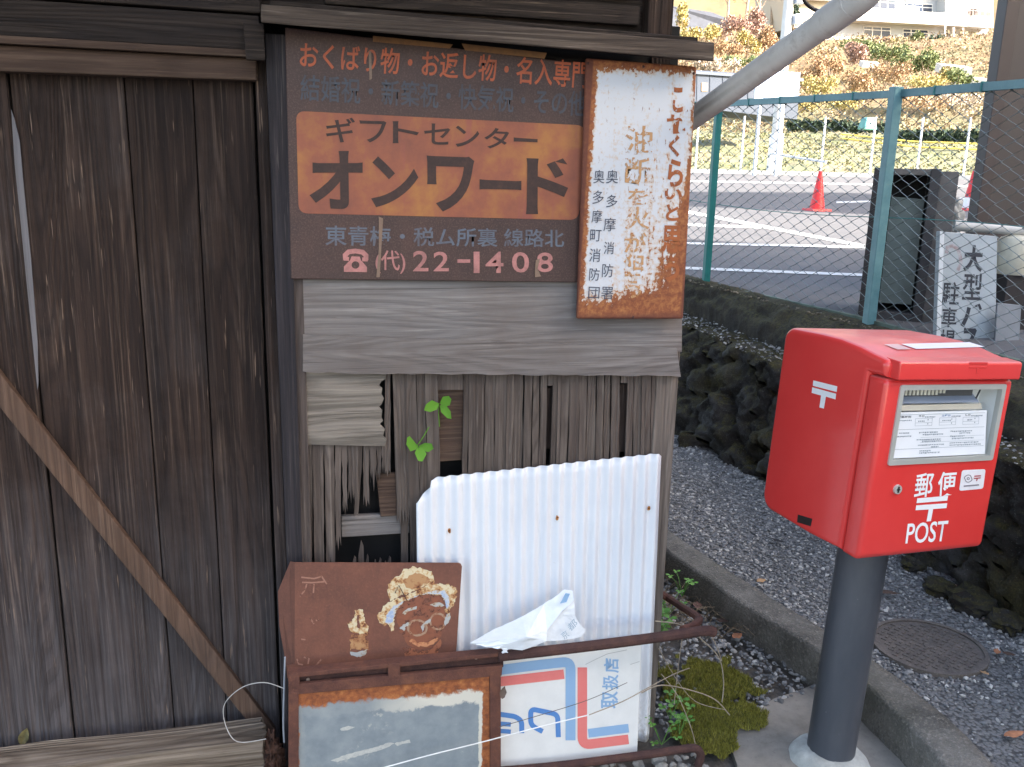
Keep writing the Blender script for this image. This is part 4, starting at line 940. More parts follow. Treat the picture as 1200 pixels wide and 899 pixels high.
# front markings
def fpx(px, py): 
    p = mloc(px, py, (0, YF_ - .0008, 0), (0, 1, 0)); return p
def ftext(s_, q, bold): 
    bm = NB(); text(bm, s_, [fpx(*p) for p in q], bold); mpart('lettering', bm, M_WHT, door_mb)
def z8(x, y): return (1020 + x / 6.661, 515 + y / 6.661)
ftext('郵', [z8(362, 266), z8(500, 258), z8(478, 445), z8(338, 458)], .014); ftext('便', [z8(532, 256), z8(682, 246), z8(660, 436), z8(522, 446)], .014)
ftext('POST', [z8(292, 657), z8(610, 632), z8(585, 795), z8(272, 815)], .012)
def quadpart(pxs, m, par, plane, name='postal_mark'):
    bm = NB()
    for q in pxs:
        vs = [bm.verts.new(mloc(*p, *plane)) for p in q]; bm.faces.new(vs)
    for f in bm.faces: f.normal_update()
    facing(bm, plane[1]); mpart(name, bm, m, par)
FP = ((0, YF_ - .0008, 0), (0, -1, 0))
quadpart([[z8(366, 460), z8(607, 440), z8(600, 478), z8(360, 498)]], M_WHT, door_mb, FP)
quadpart([[z8(358, 515), z8(600, 498), z8(594, 536), z8(490, 544), z8(472, 638), z8(438, 641), z8(455, 547), z8(352, 553)]], M_WHT, door_mb, FP)
SP = ((-HX - .0008, 0, 0), (-1, 0, 0))
def zs(x, y): return (880 + x / 2.994, 370 + y / 2.994)
quadpart([[zs(219, 227), zs(303, 248), zs(301, 268), zs(217, 246)]], M_WHT, body, SP)
quadpart([[zs(215, 251), zs(299, 274), zs(297, 294), zs(263, 284), zs(256, 326), zs(240, 322), zs(246, 280), zs(213, 271)]], M_WHT, body, SP)
quadpart([[(935, 603), (952, 608), (950, 617), (934, 612)]], plain('vent_black', hx(34, 20, 20), .6), body, SP, 'vent_slot')
# sticker with small marks, lock, top label
st = [z8(*p) for p in [(715, 240), (900, 232), (880, 385), (692, 402)]]
bm = NB(); flat(bm, [mloc(*p, *FP) for p in round_px(st, 3.0)]); facing(bm, (0, -1, 0)); mpart('sticker', bm, plain('sticker_white', hx(226, 222, 226), .4), door_mb)
FP2 = ((0, YF_ - .0016, 0), (0, -1, 0)); M_STK = plain('sticker_ink', hx(170, 70, 74), .6); M_STG = plain('sticker_grey', hx(130, 124, 130), .6)
quadpart([[z8(812, 283), z8(864, 279), z8(862, 289), z8(810, 293)], ], M_STK, door_mb, FP2)
quadpart([[z8(808, 300), z8(862, 296), z8(860, 305), z8(839, 307), z8(833, 325), z8(824, 325), z8(829, 308), z8(806, 309)]], M_STK, door_mb, FP2)
bm = NB(); c_ = [z8(764 + 28 * math.cos(a / 24 * 2 * math.pi) * (1 + .12 * math.sin(a / 24 * 8 * math.pi)), 306 + 28 * math.sin(a / 24 * 2 * math.pi)) for a in range(25)]
ring_strip(bm, c_, .9, lambda x, y: mloc(x, y, *FP2)); ring_strip(bm, [z8(764 + 9 * math.cos(a / 8 * 2 * math.pi), 306 + 9 * math.sin(a / 8 * 2 * math.pi)) for a in range(9)], .8, lambda x, y: mloc(x, y, *FP2)); facing(bm, (0, -1, 0)); mpart('sticker_mark', bm, M_STG, door_mb)
bm = NB(); ring_strip(bm, [z8(728, 365), z8(848, 355)], 1.6, lambda x, y: mloc(x, y, *FP2)); facing(bm, (0, -1, 0)); mpart('sticker_line', bm, M_STG, door_mb)
c_ = mloc(*z8(207, 388), (0, YF_, 0), (0, 1, 0)); bm = NB(); t = NB(); bmesh.ops.create_cone(t, segments=24, radius1=.0125, radius2=.0115, depth=.006, cap_ends=True); merge(bm, t, Matrix.Translation(c_ + Vector((0, -.002, 0))) @ Matrix.Rotation(math.pi / 2, 4, 'X')); lk = mpart('lock', bm, M_SIL, door_mb)
bm = NB(); box(bm, (c_.x - .0022, -.0065 + c_.y, c_.z - .0075), (c_.x + .0022, -.005 + c_.y, c_.z + .0075)); box(bm, (c_.x - .005, -.0064 + c_.y, c_.z - .0016), (c_.x + .005, -.0051 + c_.y, c_.z + .0016)); mpart('keyhole', bm, M_DARK, door_mb)
TPp = ((0, SEAM + .02, ZT - .0055), (0, -.17, 1))
quadpart([[(1056, 403), (1136, 401), (1154, 406.5), (1074, 409)]], plain('top_label_paper', hx(220, 216, 222), .5, var=.05), body, TPp, 'top_label')
quadpart([[(1036, 403.5), (1052, 403), (1068, 409.2), (1052, 409.6)]], plain('top_label_pink', hx(206, 168, 166), .5), body, TPp, 'top_label')
# pole and concrete collar
g = G('pole_paint'); v = g.co((1, 1, .3)); a = g.noise(v, 12, 5, .6); b = g.noise(g.co(), 150, 3, .6)
k = g.ramp(a, [(.3, hx(62, 66, 74)), (.7, hx(82, 84, 90))]); k = g.mix(g.math('MULTIPLY', g.ramp(b, [(.72, 0.0), (.78, 1.0)]), .5), k, hx(150, 150, 152)); g.color(k); g.rough(.42); g.bump(g.noise(g.co(), 60, 3), .05, .002)
bm = NB(); tube(bm, [(0, 0, -.05), (0, 0, MZ0 + .01)], .0665, 40); auto_smooth(mpart('pole', bm, g.m), 40)
bm = NB(); tube(bm, [(0, 0, MZ0 - .012), (0, 0, MZ0 + .0)], .10, 32); auto_smooth(mpart('pole_flange', bm, g.m), 40)
t = NB(); bmesh.ops.create_circle(t, segments=48, radius=.105, cap_ends=True)
bm = NB(); rings = []
for rr, z in ((.118, -.01), (.108, .006), (.095, .018), (.08, .026), (.064, .029)):
    rings.append([bm.verts.new((math.cos(2 * math.pi * k / 48) * rr * (1 + .10 * noise.noise(Vector((math.cos(2 * math.pi * k / 48) * 2, math.sin(2 * math.pi * k / 48) * 2, 0)))), math.sin(2 * math.pi * k / 48) * rr * (1 + .12 * noise.noise(Vector((math.cos(2 * math.pi * k / 48) * 2, math.sin(2 * math.pi * k / 48) * 2, 4)))), z + .004 * noise.noise(Vector((k * .5, rr * 40, 0))))) for k in range(48)])
t.free()
for a, b in zip(rings, rings[1:]):
    for k in range(48): bm.faces.new([a[k], a[(k + 1) % 48], b[(k + 1) % 48], b[k]])
mpart('mortar_collar', bm, plain('pale_mortar', hx(172, 172, 166), .9, var=.2, vscale=30, bump=.6, bscale=90), smooth=True)

# ================================================================== GROUND, KERB, PAD, GRAVEL
import numpy as np
def grid_struct(name, xs, ys, zf, m, kind='structure'):
    bm = NB(); V_ = [[bm.verts.new((x, y, zf(x, y))) for x in xs] for y in ys]
    for j in range(len(ys) - 1):
        for i in range(len(xs) - 1): bm.faces.new([V_[j][i], V_[j][i + 1], V_[j + 1][i + 1], V_[j + 1][i]])
    return obj(name, bm, m, kind=kind, smooth=True)
def lin(a, b, n): return [a + (b - a) * i / n for i in range(n + 1)]
g = G('dirt_ground'); v = g.co(); a = g.noise(v, 3, 7, .7); b = g.noise(v, 70, 5, .7); c = g.noise(v, 260, 2)
k = g.ramp(a, [(.3, hx(70, 64, 58)), (.55, hx(98, 92, 86)), (.75, hx(118, 112, 104))]); k = g.mix(g.math('MULTIPLY', g.ramp(b, [(.5, 0.0), (.7, 1.0)]), .5), k, hx(58, 54, 50))
g.color(k); g.rough(.95); g.bump(g.math('ADD', b, g.math('MULTIPLY', c, .5)), .8, .008)
struct('ground', (lambda bm: (bm.faces.new([bm.verts.new(p) for p in ((-400, -400, -.02), (400, -400, -.02), (400, 400, -.02), (-400, 400, -.02))]), bm)[1])(NB()), g.m)
KI = [(1.20, 5.2), (1.40, 3.6), (1.478, 3.10), (1.543, 2.75), (1.633, 2.385), (1.672, 2.16), (1.672, 1.92), (1.640, 1.74), (1.56, 1.50), (1.42, 1.25), (1.2, 1.0)]
KO = [(1.31, 5.3), (1.51, 3.7), (1.585, 3.20), (1.648, 2.85), (1.738, 2.46), (1.79, 2.20), (1.80, 1.92), (1.765, 1.68), (1.67, 1.43), (1.51, 1.16), (1.27, .9)]
KIs = [p.to_2d() for p in smooth_path([(x, y, 0) for x, y in KI], 8)]; KOs = [p.to_2d() for p in smooth_path([(x, y, 0) for x, y in KO], 8)]
g = G('old_concrete_kerb'); v = g.co(); a = g.noise(v, 6, 7, .7); b = g.noise(v, 90, 5, .75); c = g.noise(v, 2.5, 4, .6); vo = g.n('TexVoronoi', {'Vector': v, 'Scale': 130.0}).outputs['Distance']
k = g.ramp(a, [(.3, hx(74, 70, 64)), (.55, hx(108, 103, 96)), (.75, hx(132, 126, 118))])
k = g.mix(g.math('MULTIPLY', g.ramp(b, [(.52, 0.0), (.68, 1.0)]), .6), k, hx(160, 152, 142)); k = g.mix(g.math('MULTIPLY', g.ramp(c, [(.5, 0.0), (.68, 1.0)]), .55), k, hx(62, 62, 44))
k = g.mix(g.math('MULTIPLY', g.ramp(vo, [(.2, 1.0), (.35, 0.0)]), .25), k, hx(60, 56, 52))
g.color(k); g.rough(.92); g.bump(g.math('ADD', b, vo), .7, .006); M_KERB = g.m
def kz(i, s_): return .12 + .004 * noise.noise(Vector((i * .35, s_ * 7, 0)))
bm = NB(); n = len(KIs); prof_ = []
for i in range(n):
    a, b = KIs[i], KOs[i]; d = (b - a).normalized()
    w1 = .006 * noise.noise(Vector((i * .5, 3, 1))); row = [bm.verts.new((a.x + w1 - d.x * .012, a.y, -.03)), bm.verts.new((a.x + w1 - d.x * .006, a.y - d.y * .006, .06 + .01 * noise.noise(Vector((i * .7, 0, 0)))))]
    for s_ in (0, .06, .14, .4, .7, 1.0):
        p = a.lerp(b, s_); row.append(bm.verts.new((p.x + (w1 if s_ < .1 else 0), p.y, kz(i, s_) - (.010 if s_ == 0 else .002 if s_ == .06 else 0))))
    row.append(bm.verts.new((b.x, b.y, -.03))); prof_.append(row)
for r0, r1 in zip(prof_, prof_[1:]):
    for j in range(len(r0) - 1): bm.faces.new([r0[j], r0[j + 1], r1[j + 1], r1[j]])
bmesh.ops.recalc_face_normals(bm, faces=bm.faces)
struct('kerb', bm, M_KERB, smooth=True)
# concrete pad under the mailbox, broken back edge
g = G('worn_concrete_pad'); v = g.co(); a = g.noise(v, 5, 8, .7); b = g.noise(v, 60, 6, .75); c = g.noise(v, 1.7, 3, .5)
k = g.ramp(a, [(.3, hx(108, 101, 93)), (.5, hx(134, 127, 118)), (.7, hx(152, 144, 134))]); k = g.mix(g.math('MULTIPLY', g.ramp(b, [(.55, 0.0), (.7, 1.0)]), .45), k, hx(92, 86, 80))
k = g.mix(g.math('MULTIPLY', g.ramp(c, [(.55, 0.0), (.7, 1.0)]), .4), k, hx(144, 118, 98))
g.color(k); g.rough(.9); g.bump(b, .45, .004); M_PAD = g.m
pad = [(1.185, 2.02), (1.215, 2.13), (1.25, 2.215), (1.36, 2.245), (1.46, 2.30), (1.56, 2.325), (1.645, 2.35)] + [(p.x - .004, p.y) for p in KIs if 1.1 < p.y < 2.34] + [(1.25, .9), (1.25, -1.5), (-2.5, -1.5), (-2.5, 1.55), (.95, 1.75), (1.13, 1.9)]
pad = [Vector((x + random.uniform(-.006, .006), y + random.uniform(-.006, .006), 0)) for x, y in pad]
bm = NB(); prism(bm, pad, (0, 0, -.03)); struct('concrete_pad', bm, M_PAD)
# gravel lane between kerb and stone wall
g = G('fine_gravel_ground'); v = g.co(); a = g.noise(v, 2.2, 6, .7); vo = g.n('TexVoronoi', {'Vector': v, 'Scale': 95.0}); c = g.noise(v, 120, 4, .7)
k = g.ramp(a, [(.3, hx(84, 82, 80)), (.55, hx(104, 102, 100)), (.75, hx(124, 120, 116))]); k = g.mix(.35, k, vo.outputs['Color'], 'OVERLAY'); bw = g.n('RGBToBW', {0: vo.outputs['Color']}).outputs[0]
k = g.ramp(a, [(.3, hx(94, 92, 90)), (.55, hx(114, 112, 110)), (.75, hx(130, 126, 120))]); k = g.mix(g.math('MULTIPLY', bw, .5), k, hx(150, 148, 148)); k = g.mix(g.ramp(vo.outputs['Distance'], [(.45, 0.0), (.75, .75)]), k, hx(48, 46, 46))
g.color(k); g.rough(.9); g.bump(g.math('SUBTRACT', c, vo.outputs['Distance']), .9, .008)
struct('gravel_lane', (lambda: (lambda bm: (prism(bm, [Vector((p.x - .03, p.y, .105)) for p in KOs] + [Vector((1.5, .2, .105)), Vector((4.2, .2, .105)), Vector((4.2, 2.0, .105)), Vector((2.7, 2.2, .105)), Vector((2.6, 4.0, .105)), Vector((2.4, 6.5, .105))], (0, 0, -.1)), bm)[1])(NB()))(), g.m)
def stones(name, pts, m, lo, hi, seed, flat_=.6):
    rng = np.random.default_rng(seed); t = bmesh.new(); bmesh.ops.create_icosphere(t, subdivisions=1, radius=1)
    base = np.array([v.co[:] for v in t.verts]); fc = np.array([[v.index for v in f.verts] for f in t.faces]); t.free()
    V_, F_ = [], []
    for i, p in enumerate(pts):
        r = lo * (hi / lo) ** (rng.random() ** 1.7); q = base * (1 + rng.uniform(-.28, .28, base.shape)) * np.array([1, rng.uniform(.6, 1), flat_ * rng.uniform(.7, 1.1)]) * r
        a = rng.random() * 6.283; c, s_ = math.cos(a), math.sin(a); tl = rng.uniform(-.4, .4)
        q = np.stack([q[:, 0] * c - q[:, 1] * s_, q[:, 0] * s_ + q[:, 1] * c, q[:, 2] + q[:, 0] * tl], 1) + np.array(p)
        F_.append(fc + i * len(base)); V_.append(q)
    me = bpy.data.meshes.new(name); me.from_pydata(np.concatenate(V_).tolist(), [], np.concatenate(F_).tolist()); me.materials.append(m)
    o = bpy.data.objects.new(name, me); COL.objects.link(o); o['kind'] = 'stuff'; return o
def xwall(y):
    P_ = [(1.0, 2.50), (2.47, 2.445), (2.85, 2.435), (4.09, 2.25), (4.65, 2.163), (5.5, 2.03), (7.0, 1.8)]
    for (a, xa), (b, xb) in zip(P_, P_[1:]):
        if y <= b: return xa + (xb - xa) * (y - a) / (b - a)
    return P_[-1][1]
def kerb_out(y):
    best = min(KOs, key=lambda p: abs(p.y - y)); return best.x
g = G('gravel_stones'); isl = g.n('NewGeometry').outputs['Random Per Island']
g.color(g.ramp(isl, [(0.0, hx(88, 88, 89)), (.35, hx(114, 114, 115)), (.65, hx(134, 133, 132)), (.86, hx(152, 149, 145)), (.97, hx(190, 186, 180))])); g.rough(.85); g.bump(g.noise(g.co(), 200, 3), .3, .003); M_STONE = g.m
rng = random.Random(3); pts = []
while len(pts) < 20000:
    y = rng.uniform(1.3, 5.4); x = rng.uniform(kerb_out(y) - .01, xwall(y) + .02)
    dens = min(1, max(.06, (y - 1.9) / .45)) if x < 2.3 else 1
    if noise.noise(Vector((x * 3, y * 3, 1))) < -.35 + .0: dens *= .45
    if (x - 2.03) ** 2 + (y - 2.31) ** 2 < .175 ** 2: dens *= .06
    if rng.random() < dens: pts.append((x, y, .106 + rng.uniform(0, .004)))
stones('gravel', pts, M_STONE, .0034, .0112, 1)
pts = []
while len(pts) < 1900:   # gravel in the pocket between panel and kerb
    y = rng.uniform(2.18, 3.3); x = rng.uniform(1.05, 1.66)
    e = min(KIs, key=lambda p: abs(p.y - y)).x
    if x < e - .005 and y > 2.2 + (x - 1.2) * .28: pts.append((x, y, -.004 + max(0, .05 * (x - e + .25)) * 0 + rng.uniform(0, .006)))
stones('pocket_gravel', pts, M_STONE, .005, .014, 2)
pts = [(rng.uniform(.6, 1.1), rng.uniform(1.86, 2.08), rng.uniform(-.002, .02)) for _ in range(260)]
stones('rubble', pts, plain('rubble_stone', hx(142, 138, 132), .9, var=.35, vscale=40), .006, .024, 4)
# manhole cover
c0 = Vector((2.03, 2.31, .112)); RM = .172
mh = thing('manhole_cover', 'round rusty brown manhole cover sunk in the gravel behind the mailbox', 'manhole cover', c0)
g = G('manhole_iron'); v = g.co(); a = g.noise(v, 14, 6, .7); b = g.noise(v, 120, 4, .7); k = g.ramp(a, [(.3, hx(76, 70, 66)), (.6, hx(102, 92, 86)), (.75, hx(120, 108, 100))]); k = g.mix(g.math('MULTIPLY', g.ramp(b, [(.5, 0.0), (.7, 1.0)]), .5), k, hx(128, 122, 116)); g.color(k); g.rough(.85); g.bump(b, .6, .004); M_MH = g.m
bm = NB(); tube(bm, [c0 - Vector((0, 0, .01)), c0 + Vector((0, 0, .002))], RM, 56); auto_smooth(part('cover_disc', bm, M_MH, mh))
bm = NB(); rp = []
for k in range(64): a = k / 64 * 2 * math.pi; rp.append((math.cos(a), math.sin(a)))
for r0, r1, z0, z1 in ((RM - .004, RM + .010, .004, .007),):
    A = [bm.verts.new(c0 + Vector((x * r0, y * r0, z0))) for x, y in rp]; B = [bm.verts.new(c0 + Vector((x * r0, y * r0, z1))) for x, y in rp]; C2 = [bm.verts.new(c0 + Vector((x * r1, y * r1, z1))) for x, y in rp]; D = [bm.verts.new(c0 + Vector((x * r1, y * r1, -.01))) for x, y in rp]
    for L0, L1 in ((A, B), (B, C2), (C2, D)):
        for k in range(64): bm.faces.new([L0[k], L0[(k + 1) % 64], L1[(k + 1) % 64], L1[k]])
part('cover_rim', bm, M_MH, mh, smooth=False)
bm = NB()
for i in range(-6, 7):
    for j in range(-6, 7):
        x, y = i * .024, j * .024
        if x * x + y * y < (RM - .02) ** 2 and (i or j):
            a, b = (.009, .004) if (i + j) % 2 else (.004, .009); box(bm, (c0.x + x - a, c0.y + y - b, c0.z + .001), (c0.x + x + a, c0.y + y + b, c0.z + .0055))
tube(bm, [c0 + Vector((0, 0, .001)), c0 + Vector((0, 0, .006))], .016, 20)
bmesh.ops.rotate(bm, verts=bm.verts, cent=c0, matrix=Matrix.Rotation(.5, 3, 'Z'))
o = part('cover_pattern', bm, M_MH, mh)

# ================================================================== STONE WALL AND BANK
g = G('mossy_wall_stone'); v = g.co(); a = g.noise(v, 4, 8, .72); b = g.noise(v, 28, 6, .75); c = g.noise(v, 140, 4, .7)
nz = g.n('SeparateXYZ', {0: g.n('NewGeometry').outputs['Normal']}).outputs[2]
k = g.ramp(a, [(.3, hx(34, 31, 30)), (.5, hx(52, 49, 47)), (.62, hx(72, 70, 70)), (.75, hx(104, 103, 104))]); k = g.mix(g.math('MULTIPLY', g.ramp(b, [(.54, 0.0), (.74, 1.0)]), .6), k, hx(92, 92, 95)); k = g.mix(g.math('MULTIPLY', g.ramp(c, [(.62, 0.0), (.72, 1.0)]), .5), k, hx(160, 158, 154))
ms = g.math('MULTIPLY', g.ramp(nz, [(.35, 0.0), (.8, 1.0)]), g.ramp(b, [(.38, 0.0), (.6, 1.0)]))
ms2 = g.math('MULTIPLY', g.ramp(g.noise(v, 3, 5, .6), [(.55, 0.0), (.68, 1.0)]), .6)
k = g.mix(g.math('MAXIMUM', g.math('MULTIPLY', ms, .85), ms2), k, g.ramp(c, [(.35, hx(50, 46, 26)), (.65, hx(92, 84, 44))]))
g.color(k); g.rough(.95); g.bump(g.math('ADD', b, g.math('MULTIPLY', c, .5)), 1.0, .015); g.b.inputs['Specular IOR Level'].default_value = .2; M_WALL = g.m
wall = thing('stone_wall', 'dark mossy dry stone retaining wall under the green fence, behind the mailbox', 'stone wall', (2.4, 3.5, 0))
XT = 2.455
bm = NB(); rows = []
ys = lin(1.0, 7.2, 330)
for y in ys:
    row = []; xb = xwall(y)
    prof_ = [(xb - .0, .06, 1)] + [(xb + (XT - xb) * (t ** 1.2), .06 + .60 * t, 1) for t in lin(0.03, 1, 34)] + [(XT + .20 * t, .665 + .012 * t, .45) for t in (.15, .3, .45, .6, .75, .9, 1.0)] 
    for x, z, amt in prof_:
        p = Vector((y * 4.4 + .35 * noise.noise(Vector((y * 2, z * 2, 5))), z * 5.4 + .3 * noise.noise(Vector((y * 2.3, z * 3, 9))), 0))
        dd, pp = noise.voronoi(p); f = min(1, (dd[1] - dd[0]) / .22); cell = noise.noise(Vector(pp[0]) * 3)
        rock = (f ** .35) * .030 - .045 + .045 * cell + .05 * (p.x - pp[0].x) * noise.noise(Vector(pp[0]) * 7) * 2 + .07 * (p.y - pp[0].y) * noise.noise(Vector(pp[0]) * 5 + Vector((4, 0, 0))) * 2
        d2, p2 = noise.voronoi(Vector((y * 9, z * 11, 3))); rock += .055 * (noise.noise(Vector(p2[0]) * 5)) * min(1, (d2[1] - d2[0]) / .10)
        rock += .036 * noise.noise(Vector((y * 9, z * 11, 1))) + .024 * noise.noise(Vector((y * 26, z * 28, 2))) + .013 * noise.noise(Vector((y * 60, z * 60, 2)))
        if amt == 1: q = Vector((x - rock, y, z + rock * .3))
        else: q = Vector((x, y, z + rock * .35 + .012 * noise.noise(Vector((x * 30, y * 18, 0)))))
        row.append(bm.verts.new(q))
    rows.append(row)
for r0, r1 in zip(rows, rows[1:]):
    for j in range(len(r0) - 1): bm.faces.new([r0[j], r0[j + 1], r1[j + 1], r1[j]])
facing(bm, (-.7, 0, .7)) ; part('stone_face', bm, M_WALL, wall, smooth=True)
g = G('dark_bank_soil'); v = g.co(); a = g.noise(v, 8, 7, .75); b = g.noise(v, 60, 5, .75)
nz = g.n('SeparateXYZ', {0: g.n('NewGeometry').outputs['Normal']}).outputs[2]
k = g.ramp(a, [(.35, hx(38, 33, 28)), (.55, hx(58, 51, 42)), (.75, hx(82, 74, 58))]); k = g.mix(g.math('MULTIPLY', g.ramp(nz, [(.3, 0.0), (.8, 1.0)]), g.ramp(b, [(.42, 0.0), (.62, .9)])), k, hx(84, 80, 46)); g.color(k); g.rough(1.0); g.bump(g.math('ADD', a, b), 1.0, .02); M_SOIL = g.m
def xf(y):
    P_ = [(1.0, 2.985), (3.11, 2.977), (4.237, 2.965), (5.634, 2.758), (7.4, 2.5)]
    for (a, xa), (b, xb) in zip(P_, P_[1:]):
        if y <= b: return xa + (xb - xa) * (y - a) / (b - a)
    return P_[-1][1]
def zlot(x, y): return .82 + .021 * max(0, math.hypot(x, y) - 3)
bm = NB(); rows = []
for y in ys:
    x1 = xf(y) - .055; x0 = min(XT + .19, x1 - .08); row = []
    for t in lin(0, 1, 12):
        s_ = t ** .55; x = x0 + (x1 - x0) * t ** 1.6; z = .655 + (zlot(x1, y) - .66 + .02) * s_
        n1 = noise.noise(Vector((y * 7, t * 3, 2))); n2 = noise.noise(Vector((y * 22, t * 8, 3)))
        row.append(bm.verts.new((x - n1 * .04 * (1 - abs(2 * t - 1)) - n2 * .012, y, z + n1 * .02 + n2 * .012 * (t < .95))))
    for xx in (xf(y) + .02, xf(y) + .12): row.append(bm.verts.new((xx, y, zlot(xx, y) + .012 - (.03 if xx > xf(y) + .1 else 0) + .006 * noise.noise(Vector((y * 20, xx * 20, 0))))))
    rows.append(row)
for r0, r1 in zip(rows, rows[1:]):
    for j in range(len(r0) - 1): bm.faces.new([r0[j], r0[j + 1], r1[j + 1], r1[j]])
facing(bm, (-.7, 0, .7)); part('earth_bank', bm, M_SOIL, wall, smooth=True)
# small loose rocks and litter on the ledge
pts = []
for _ in range(900):
    y = rng.uniform(2.0, 6.2); pts.append((rng.uniform(XT - .03, XT + .2), y, .675 + rng.uniform(-.01, .015)))
stones('ledge_litter', pts, M_STONE, .004, .013, 6, .5)
pts = []
for _ in range(420):
    y = rng.uniform(2.0, 6.2); x = xf(y) - rng.uniform(.03, .12); pts.append((x, y, zlot(x, y) + .005))
stones('bank_litter', pts, plain('bank_litter_mat', hx(120, 108, 92), .9, var=.4, vscale=50), .004, .012, 7, .5)
for y, s_, dx in ((2.52, .085, -.06), (2.66, .06, -.09), (2.38, .07, -.05), (2.86, .05, -.05)):   # fallen rocks at the foot
    bm = NB(); t = NB(); bmesh.ops.create_icosphere(t, subdivisions=3, radius=1); c_ = Vector((xwall(y) + dx, y, .11 + s_ * .3))
    for v in t.verts: q = v.co.copy(); v.co = c_ + Vector((q.x, q.y * 1.2, q.z * .55)) * s_ * .9 * (1 + .40 * noise.noise(q * 1.4 + c_ * 9) + .55 * noise.noise(Vector(noise.voronoi(q * 1.9 + c_)[1][0]) * 3) + .10 * noise.noise(q * 5 + c_) + .05 * noise.noise(q * 11))
    merge(bm, t); tag(obj('fallen_rock', bm, M_WALL), {2.52: 'largest of the dark fallen rocks at the foot of the stone wall', 2.66: 'dark fallen rock at the wall foot, second from the mailbox side', 2.38: 'dark fallen rock at the wall foot nearest the right edge of the photo', 2.86: 'smallest dark fallen rock at the wall foot beside the mailbox'}[y], 'rock', 'fallen rocks at the foot of the stone wall')

# ================================================================== PARKING LOT, FIELD AND HILL (one terrain sheet)
def zter(r, az):
    P_ = [(0, .80), (3, .82), (33, 1.45), (34, 1.55), (46, 2.75), (60, 4.1), (64, 5.6), (72, 7.6), (80, 10.4), (88, 12.6), (93, 13.3), (112, 14.0), (130, 26), (170, 58), (240, 95), (420, 150)]
    for (a, za), (b, zb) in zip(P_, P_[1:]):
        if r <= b: z = za + (zb - za) * (r - a) / (b - a); break
    else: z = P_[-1][1]
    if r > 36: z += .35 * min(1, (r - 36) / 20) * noise.noise(Vector((r * .12, az * 9, 0))) + .15 * noise.noise(Vector((r * .5, az * 30, 4)))
    return z
g = G('lot_and_hill'); 
cd = g.n('TexCoord').outputs['Object']; sp = g.n('SeparateXYZ', {0: cd}); rr = g.math('SQRT', g.math('ADD', g.math('MULTIPLY', sp.outputs[0], sp.outputs[0]), g.math('MULTIPLY', sp.outputs[1], sp.outputs[1])))
a = g.noise(cd, .5, 6, .6); b = g.noise(cd, 70, 5, .75); c = g.noise(cd, 3, 5, .6)
asp = g.ramp(c, [(.3, hx(80, 80, 84)), (.7, hx(96, 95, 97))]); asp = g.mix(g.math('MULTIPLY', g.ramp(b, [(.5, 0.0), (.7, 1.0)]), .4), asp, hx(124, 122, 120)); asp = g.mix(g.math('MULTIPLY', g.ramp(a, [(.45, 0.0), (.7, 1.0)]), .35), asp, hx(74, 74, 80))
gr = g.ramp(g.noise(cd, .35, 6, .65), [(.35, hx(124, 114, 92)), (.5, hx(114, 116, 86)), (.65, hx(92, 104, 72))]); gr = g.mix(g.math('MULTIPLY', g.ramp(g.noise(cd, 5, 5, .7), [(.45, 0.0), (.7, 1.0)]), .5), gr, hx(146, 132, 108))
hl = g.ramp(g.noise(cd, .2, 6, .7), [(.35, hx(112, 92, 68)), (.5, hx(132, 108, 80)), (.62, hx(104, 100, 70)), (.72, hx(146, 134, 110))])
k = g.mix(g.ramp(g.math('DIVIDE', rr, 200), [(.166, 0.0), (.168, 1.0)]), asp, gr); k = g.mix(g.ramp(g.math('DIVIDE', rr, 200), [(.30, 0.0), (.33, 1.0)]), k, hl)
g.color(k); g.rough(.92); g.bump(b, .25, .004)
bm = NB(); rows = []
azs = [R(4 + i * .9) for i in range(118)]; 
rs0 = [0, .004, .012, .025, .05, .08, .12, .17, .23, .3, .37, .45, .54, .63, .72, .8, .88, .95, 1.0]
for az in azs:
    y0 = 0; rmin = 2.93 / math.sin(az); row = []
    for _ in range(6):      # start the sheet at the fence line
        yy = rmin * math.cos(az); rmin = (xf(min(max(yy, 1.0), 7.4)) + .005) / math.sin(az)
    RL = [rmin + (32.9 - rmin) * t for t in rs0] + [33.1, 33.15, 34.5, 37, 40, 43, 46, 50, 54, 58, 61, 64, 67, 70, 73, 76, 79, 82, 85, 88, 91, 94, 99, 106, 113, 122, 132, 145, 160, 180, 205, 240, 300, 380]
    for r in RL:
        r = max(r, rmin); row.append(bm.verts.new((r * math.sin(az), r * math.cos(az), zter(r, az) if r > 33 else zlot(r, 0))))
    rows.append(row)
for r0, r1 in zip(rows, rows[1:]):
    for j in range(len(r0) - 1):
        try: bm.faces.new([r0[j], r1[j], r1[j + 1], r0[j + 1]])
        except ValueError: pass
facing(bm, (0, 0, 1)); struct('parking_lot_and_hill', bm, g.m)
def lotp(px, py, lift=0.0):
    d = ray(px, py); h = math.hypot(d.x, d.y); lo, hi = 2.5, 32.8
    for _ in range(40):
        r = (lo + hi) / 2
        if EYE + d.z / h * r > .82 + .021 * max(0, r - 3): lo = r
        else: hi = r
    p = EYEP + d * (lo / h)
    return Vector((p.x, p.y, zlot(p.x, p.y) + lift))
g = G('road_paint'); v = g.co(); b = g.noise(v, 18, 6, .75); g.color(g.ramp(b, [(.35, hx(176, 176, 176)), (.6, hx(214, 214, 212))])); g.rough(.8)
bm = NB()
